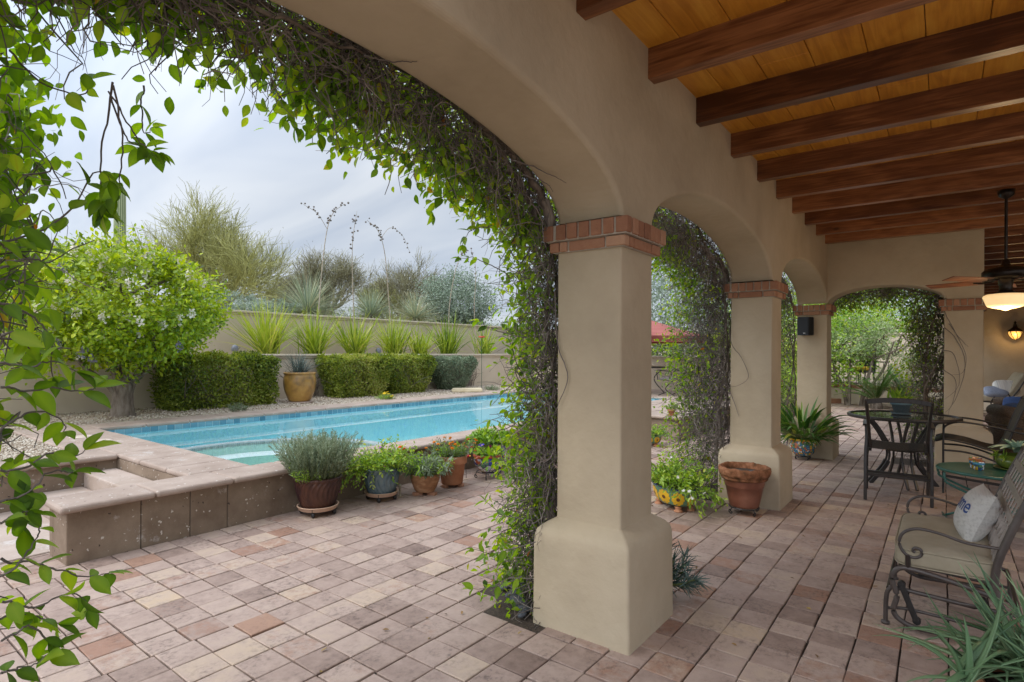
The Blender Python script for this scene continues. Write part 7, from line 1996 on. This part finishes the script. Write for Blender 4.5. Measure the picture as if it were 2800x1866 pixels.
# raised terrace behind the end arch
t_ = thing("terrace_wall", "low cream terrace wall with a brick edge and iron railing behind the end arch", "wall", (-2.0, 20.1, 0), -.22)
b = MB(); box(b, (-3.2, 0, -.1), (3.2, .30, .48)); b.build("wall_body", STUCCO_OUT, t_)
b = MB()
for k in range(58): rbox(b, (-3.2 + k * .11, -.02, .482), (-3.2 + k * .11 + .10, .36, .575), r=.006, seg=1, t=float(rng.random()))
b.build("brick_edge", BRICK, t_)
b = MB(); box(b, (-3.2, .37, .40), (3.2, 4.4, .56)); b.build("terrace_paving", CANT_TOP, t_)
rl = thing("railing", "black iron railing standing on the brick edged terrace", "railing", (-2.0, 20.3, .577), -.22)
b = MB(); tube(b, [(-3.0, 0, .72), (.75, 0, .72)], .018, 6, 2); tube(b, [(-3.0, 0, .06), (.75, 0, .06)], .014, 6, 2); b.build("rail", BLACK, rl, True)
for k in range(31):
    l = MB(); tube(l, [(-2.95 + k * .122, 0, 0), (-2.95 + k * .122, 0, .72)], .009, 5, 2); l.build("baluster", BLACK, rl)
b = MB(); box(b, (.78, -.2, -.577), (2.6, .22, .62)); o = b.build("gate_pier", STUCCO_OUT); o.location = (-2.0, 20.3, .577); o.rotation_euler = (0, 0, -.22); tag(o, "cream stucco pier ending the iron railing behind the sago palms", "pier")
garden_wall("garden_wall", "tall cream back wall behind the iron railing and dark chairs", (-7.5, 25.6), (4.5, 24.2), .4, 2.30, .25)
b = MB(); lathe(b, [(.001, -.02), (.85, -.02), (.85, .13), (.80, .14), (.001, .14)], 40); o = b.build("brick_step", BRICK, None); o.location = (-3.3, 20.55, 0); tag(o, "curved brick step at the foot of the terrace wall", "step")
for (x, y, rz_, lb) in ((-3.15, 21.6, .5, "dark slatted chair behind the railing, next to the thin trunks"), (-2.15, 21.8, -.4, "dark slatted chair behind the railing holding a yellow cushion")):
    c = thing("patio_chair", lb, "chair", (x, y, .562), rz_, "dark chairs behind the iron railing")
    b = MB(); rbox(b, (-.27, -.25, .36), (.27, .27, .42), r=.015); b.build("seat", SLING, c)
    b = MB(); rbox(b, (-.27, .24, .40), (.27, .29, .98), r=.015, M=Matrix.Rotation(-.15, 4, 'X')); b.build("backrest", SLING, c)
    for sx in (-.24, .24):
        for sy in (-.22, .24): l = MB(); bar(l, (sx, sy * 1.25, 0), (sx, sy, .38), .03, .03); l.build("leg", BLACK, c)
b = MB(); bm_to(b, cushion_mesh(.42, .36, .12, pe=5)); o = b.build("seat_cushion", mat("mustard_fabric", [(.5, .3, .02), (.6, .38, .04)], rough=.85), None, True); o.location = (-2.15, 21.78, 1.05); o.rotation_euler = (0, 0, -.4); tag(o, "mustard yellow cushion on a dark chair behind the railing", "cushion")
def sago(label, loc, n, L):
    s_ = thing("sago_palm", label, "palm", loc, group="sago palms behind the end arch")
    b = MB(); lathe(b, [(.001, -.05), (.14, -.05), (.15, .1), (.11, .22), (.001, .26)], 14); b.build("trunk", BARK, s_)
    st_, lf = MB(), MB(); az = np.linspace(0, 6.28, n, endpoint=False) + rng.random(n) * .3; el = rng.uniform(.35, 1.35, n)
    d = np.c_[np.cos(az) * np.cos(el), np.sin(az) * np.cos(el), np.sin(el)]
    K = 10; P = np.zeros((n, K, 3)); P[:, 0] = (0, 0, .2); dd = d.copy()
    for k in range(1, K):
        P[:, k] = P[:, k - 1] + dd * L / (K - 1); dd = unit(dd + (0, 0, -.11))
    tubes(st_, P, np.linspace(.012, .004, K), 4)
    for i in range(n):
        m_ = 56; u = np.linspace(.12, .999, m_) * (K - 1); k = u.astype(int); f = (u - k)[:, None]
        p0 = P[i, k] * (1 - f) + P[i, np.minimum(k + 1, K - 1)] * f; T = unit(P[i, np.minimum(k + 1, K - 1)] - P[i, k]); sd = unit(np.cross(T, (0, 0, 1.)))
        for sg in (-1, 1):
            leaves(lf, p0, sd * sg + T * .55 + (0, 0, .12), np.tile((0, 0, 1.), (m_, 1)), .19 * np.sin(np.linspace(.5, 2.9, m_)) + .02, .016, rng.random(m_) * .4 + .25, 4)
    o = st_.build("fronds", STEM_G, s_); lf.build("leaflets", LEAF_DARK, o)
sago("wide sago palm behind the glass table, its fronds over the paving", (-1.50, 18.9, 0), 18, 1.15)
sago("second sago palm partly behind the blue pot on the table", (-.82, 19.0, 0), 16, 1.0)
tr = thing("laurel_tree", "small multi trunked garden tree with soft grey green crown behind the end arch", "tree", (-2.30, 19.65, 0))
b = MB()
for (dx, dy, r, z1, bx_) in ((-.45, .1, .055, 1.55, .0), (.0, .2, .05, 1.5, .05), (.30, .0, .06, 1.5, .35), (.62, .3, .05, 1.6, .40)):
    P = [(bx_, 0, -.05), (bx_ + dx * .3, dy * .3, .55), (bx_ + dx * .8, dy * .7, 1.1), (bx_ + dx * 1.2, dy, z1 + .3)]; tube(b, P, [r, r * .85, r * .7, r * .4], 8, 16)
    for q in range(4): e = np.array(P[3]); tube(b, [e - (0, 0, .4), e + rng.normal(size=3) * (.3, .3, .1) + (0, 0, .1), e + rng.normal(size=3) * (.5, .5, .2) + (0, 0, .4)], [.025, .018, .006], 5, 8)
b.build("trunks", BARK, tr, True)
lf = MB(); clump_crown(lf, -.1, .1, 1.78, .95, .85, .45, 85, 42, .065, (.5, .18), .4, .19); clump_crown(lf, .85, .3, 1.85, .55, .55, .55, 45, 40, .06, (.5, .18), .4, .18); clump_crown(lf, .35, .8, 2.45, .75, .6, .32, 40, 40, .06, (.5, .18), .4, .18)
lf.build("crown", mat("soft_grey_green_leaf", [(.10, .15, .06), (.24, .32, .14), (.40, .49, .26), (.52, .58, .36)], scale=3, attr=True, amt=.35, tr=.3), tr)
bush("pittosporum_tree", "tall leafy green tree behind the terrace wall, left of the end arch vine" if False else "tall leafy green tree closing the view behind the terrace back wall", (-2.6, 27.5, .8), 3.2, 2.0, 2.2, 18000, LEAF_BRIGHT, .10, cat="tree", tc=.45)
bush("garden_shrub", "grey green bush against the cream pier beside the second sago palm", (-.35, 20.4, 0), .9, .7, .95, 9000, bpy.data.materials["soft_grey_green_leaf"], .06, None, .5)
rosette("yucca_tree", "dark spiky yucca above the tall back wall", "yucca", (-1.75, 26.6, 1.7), 170, .8, .045, .6, BLADE_SOTOL, None, tcn=.3)
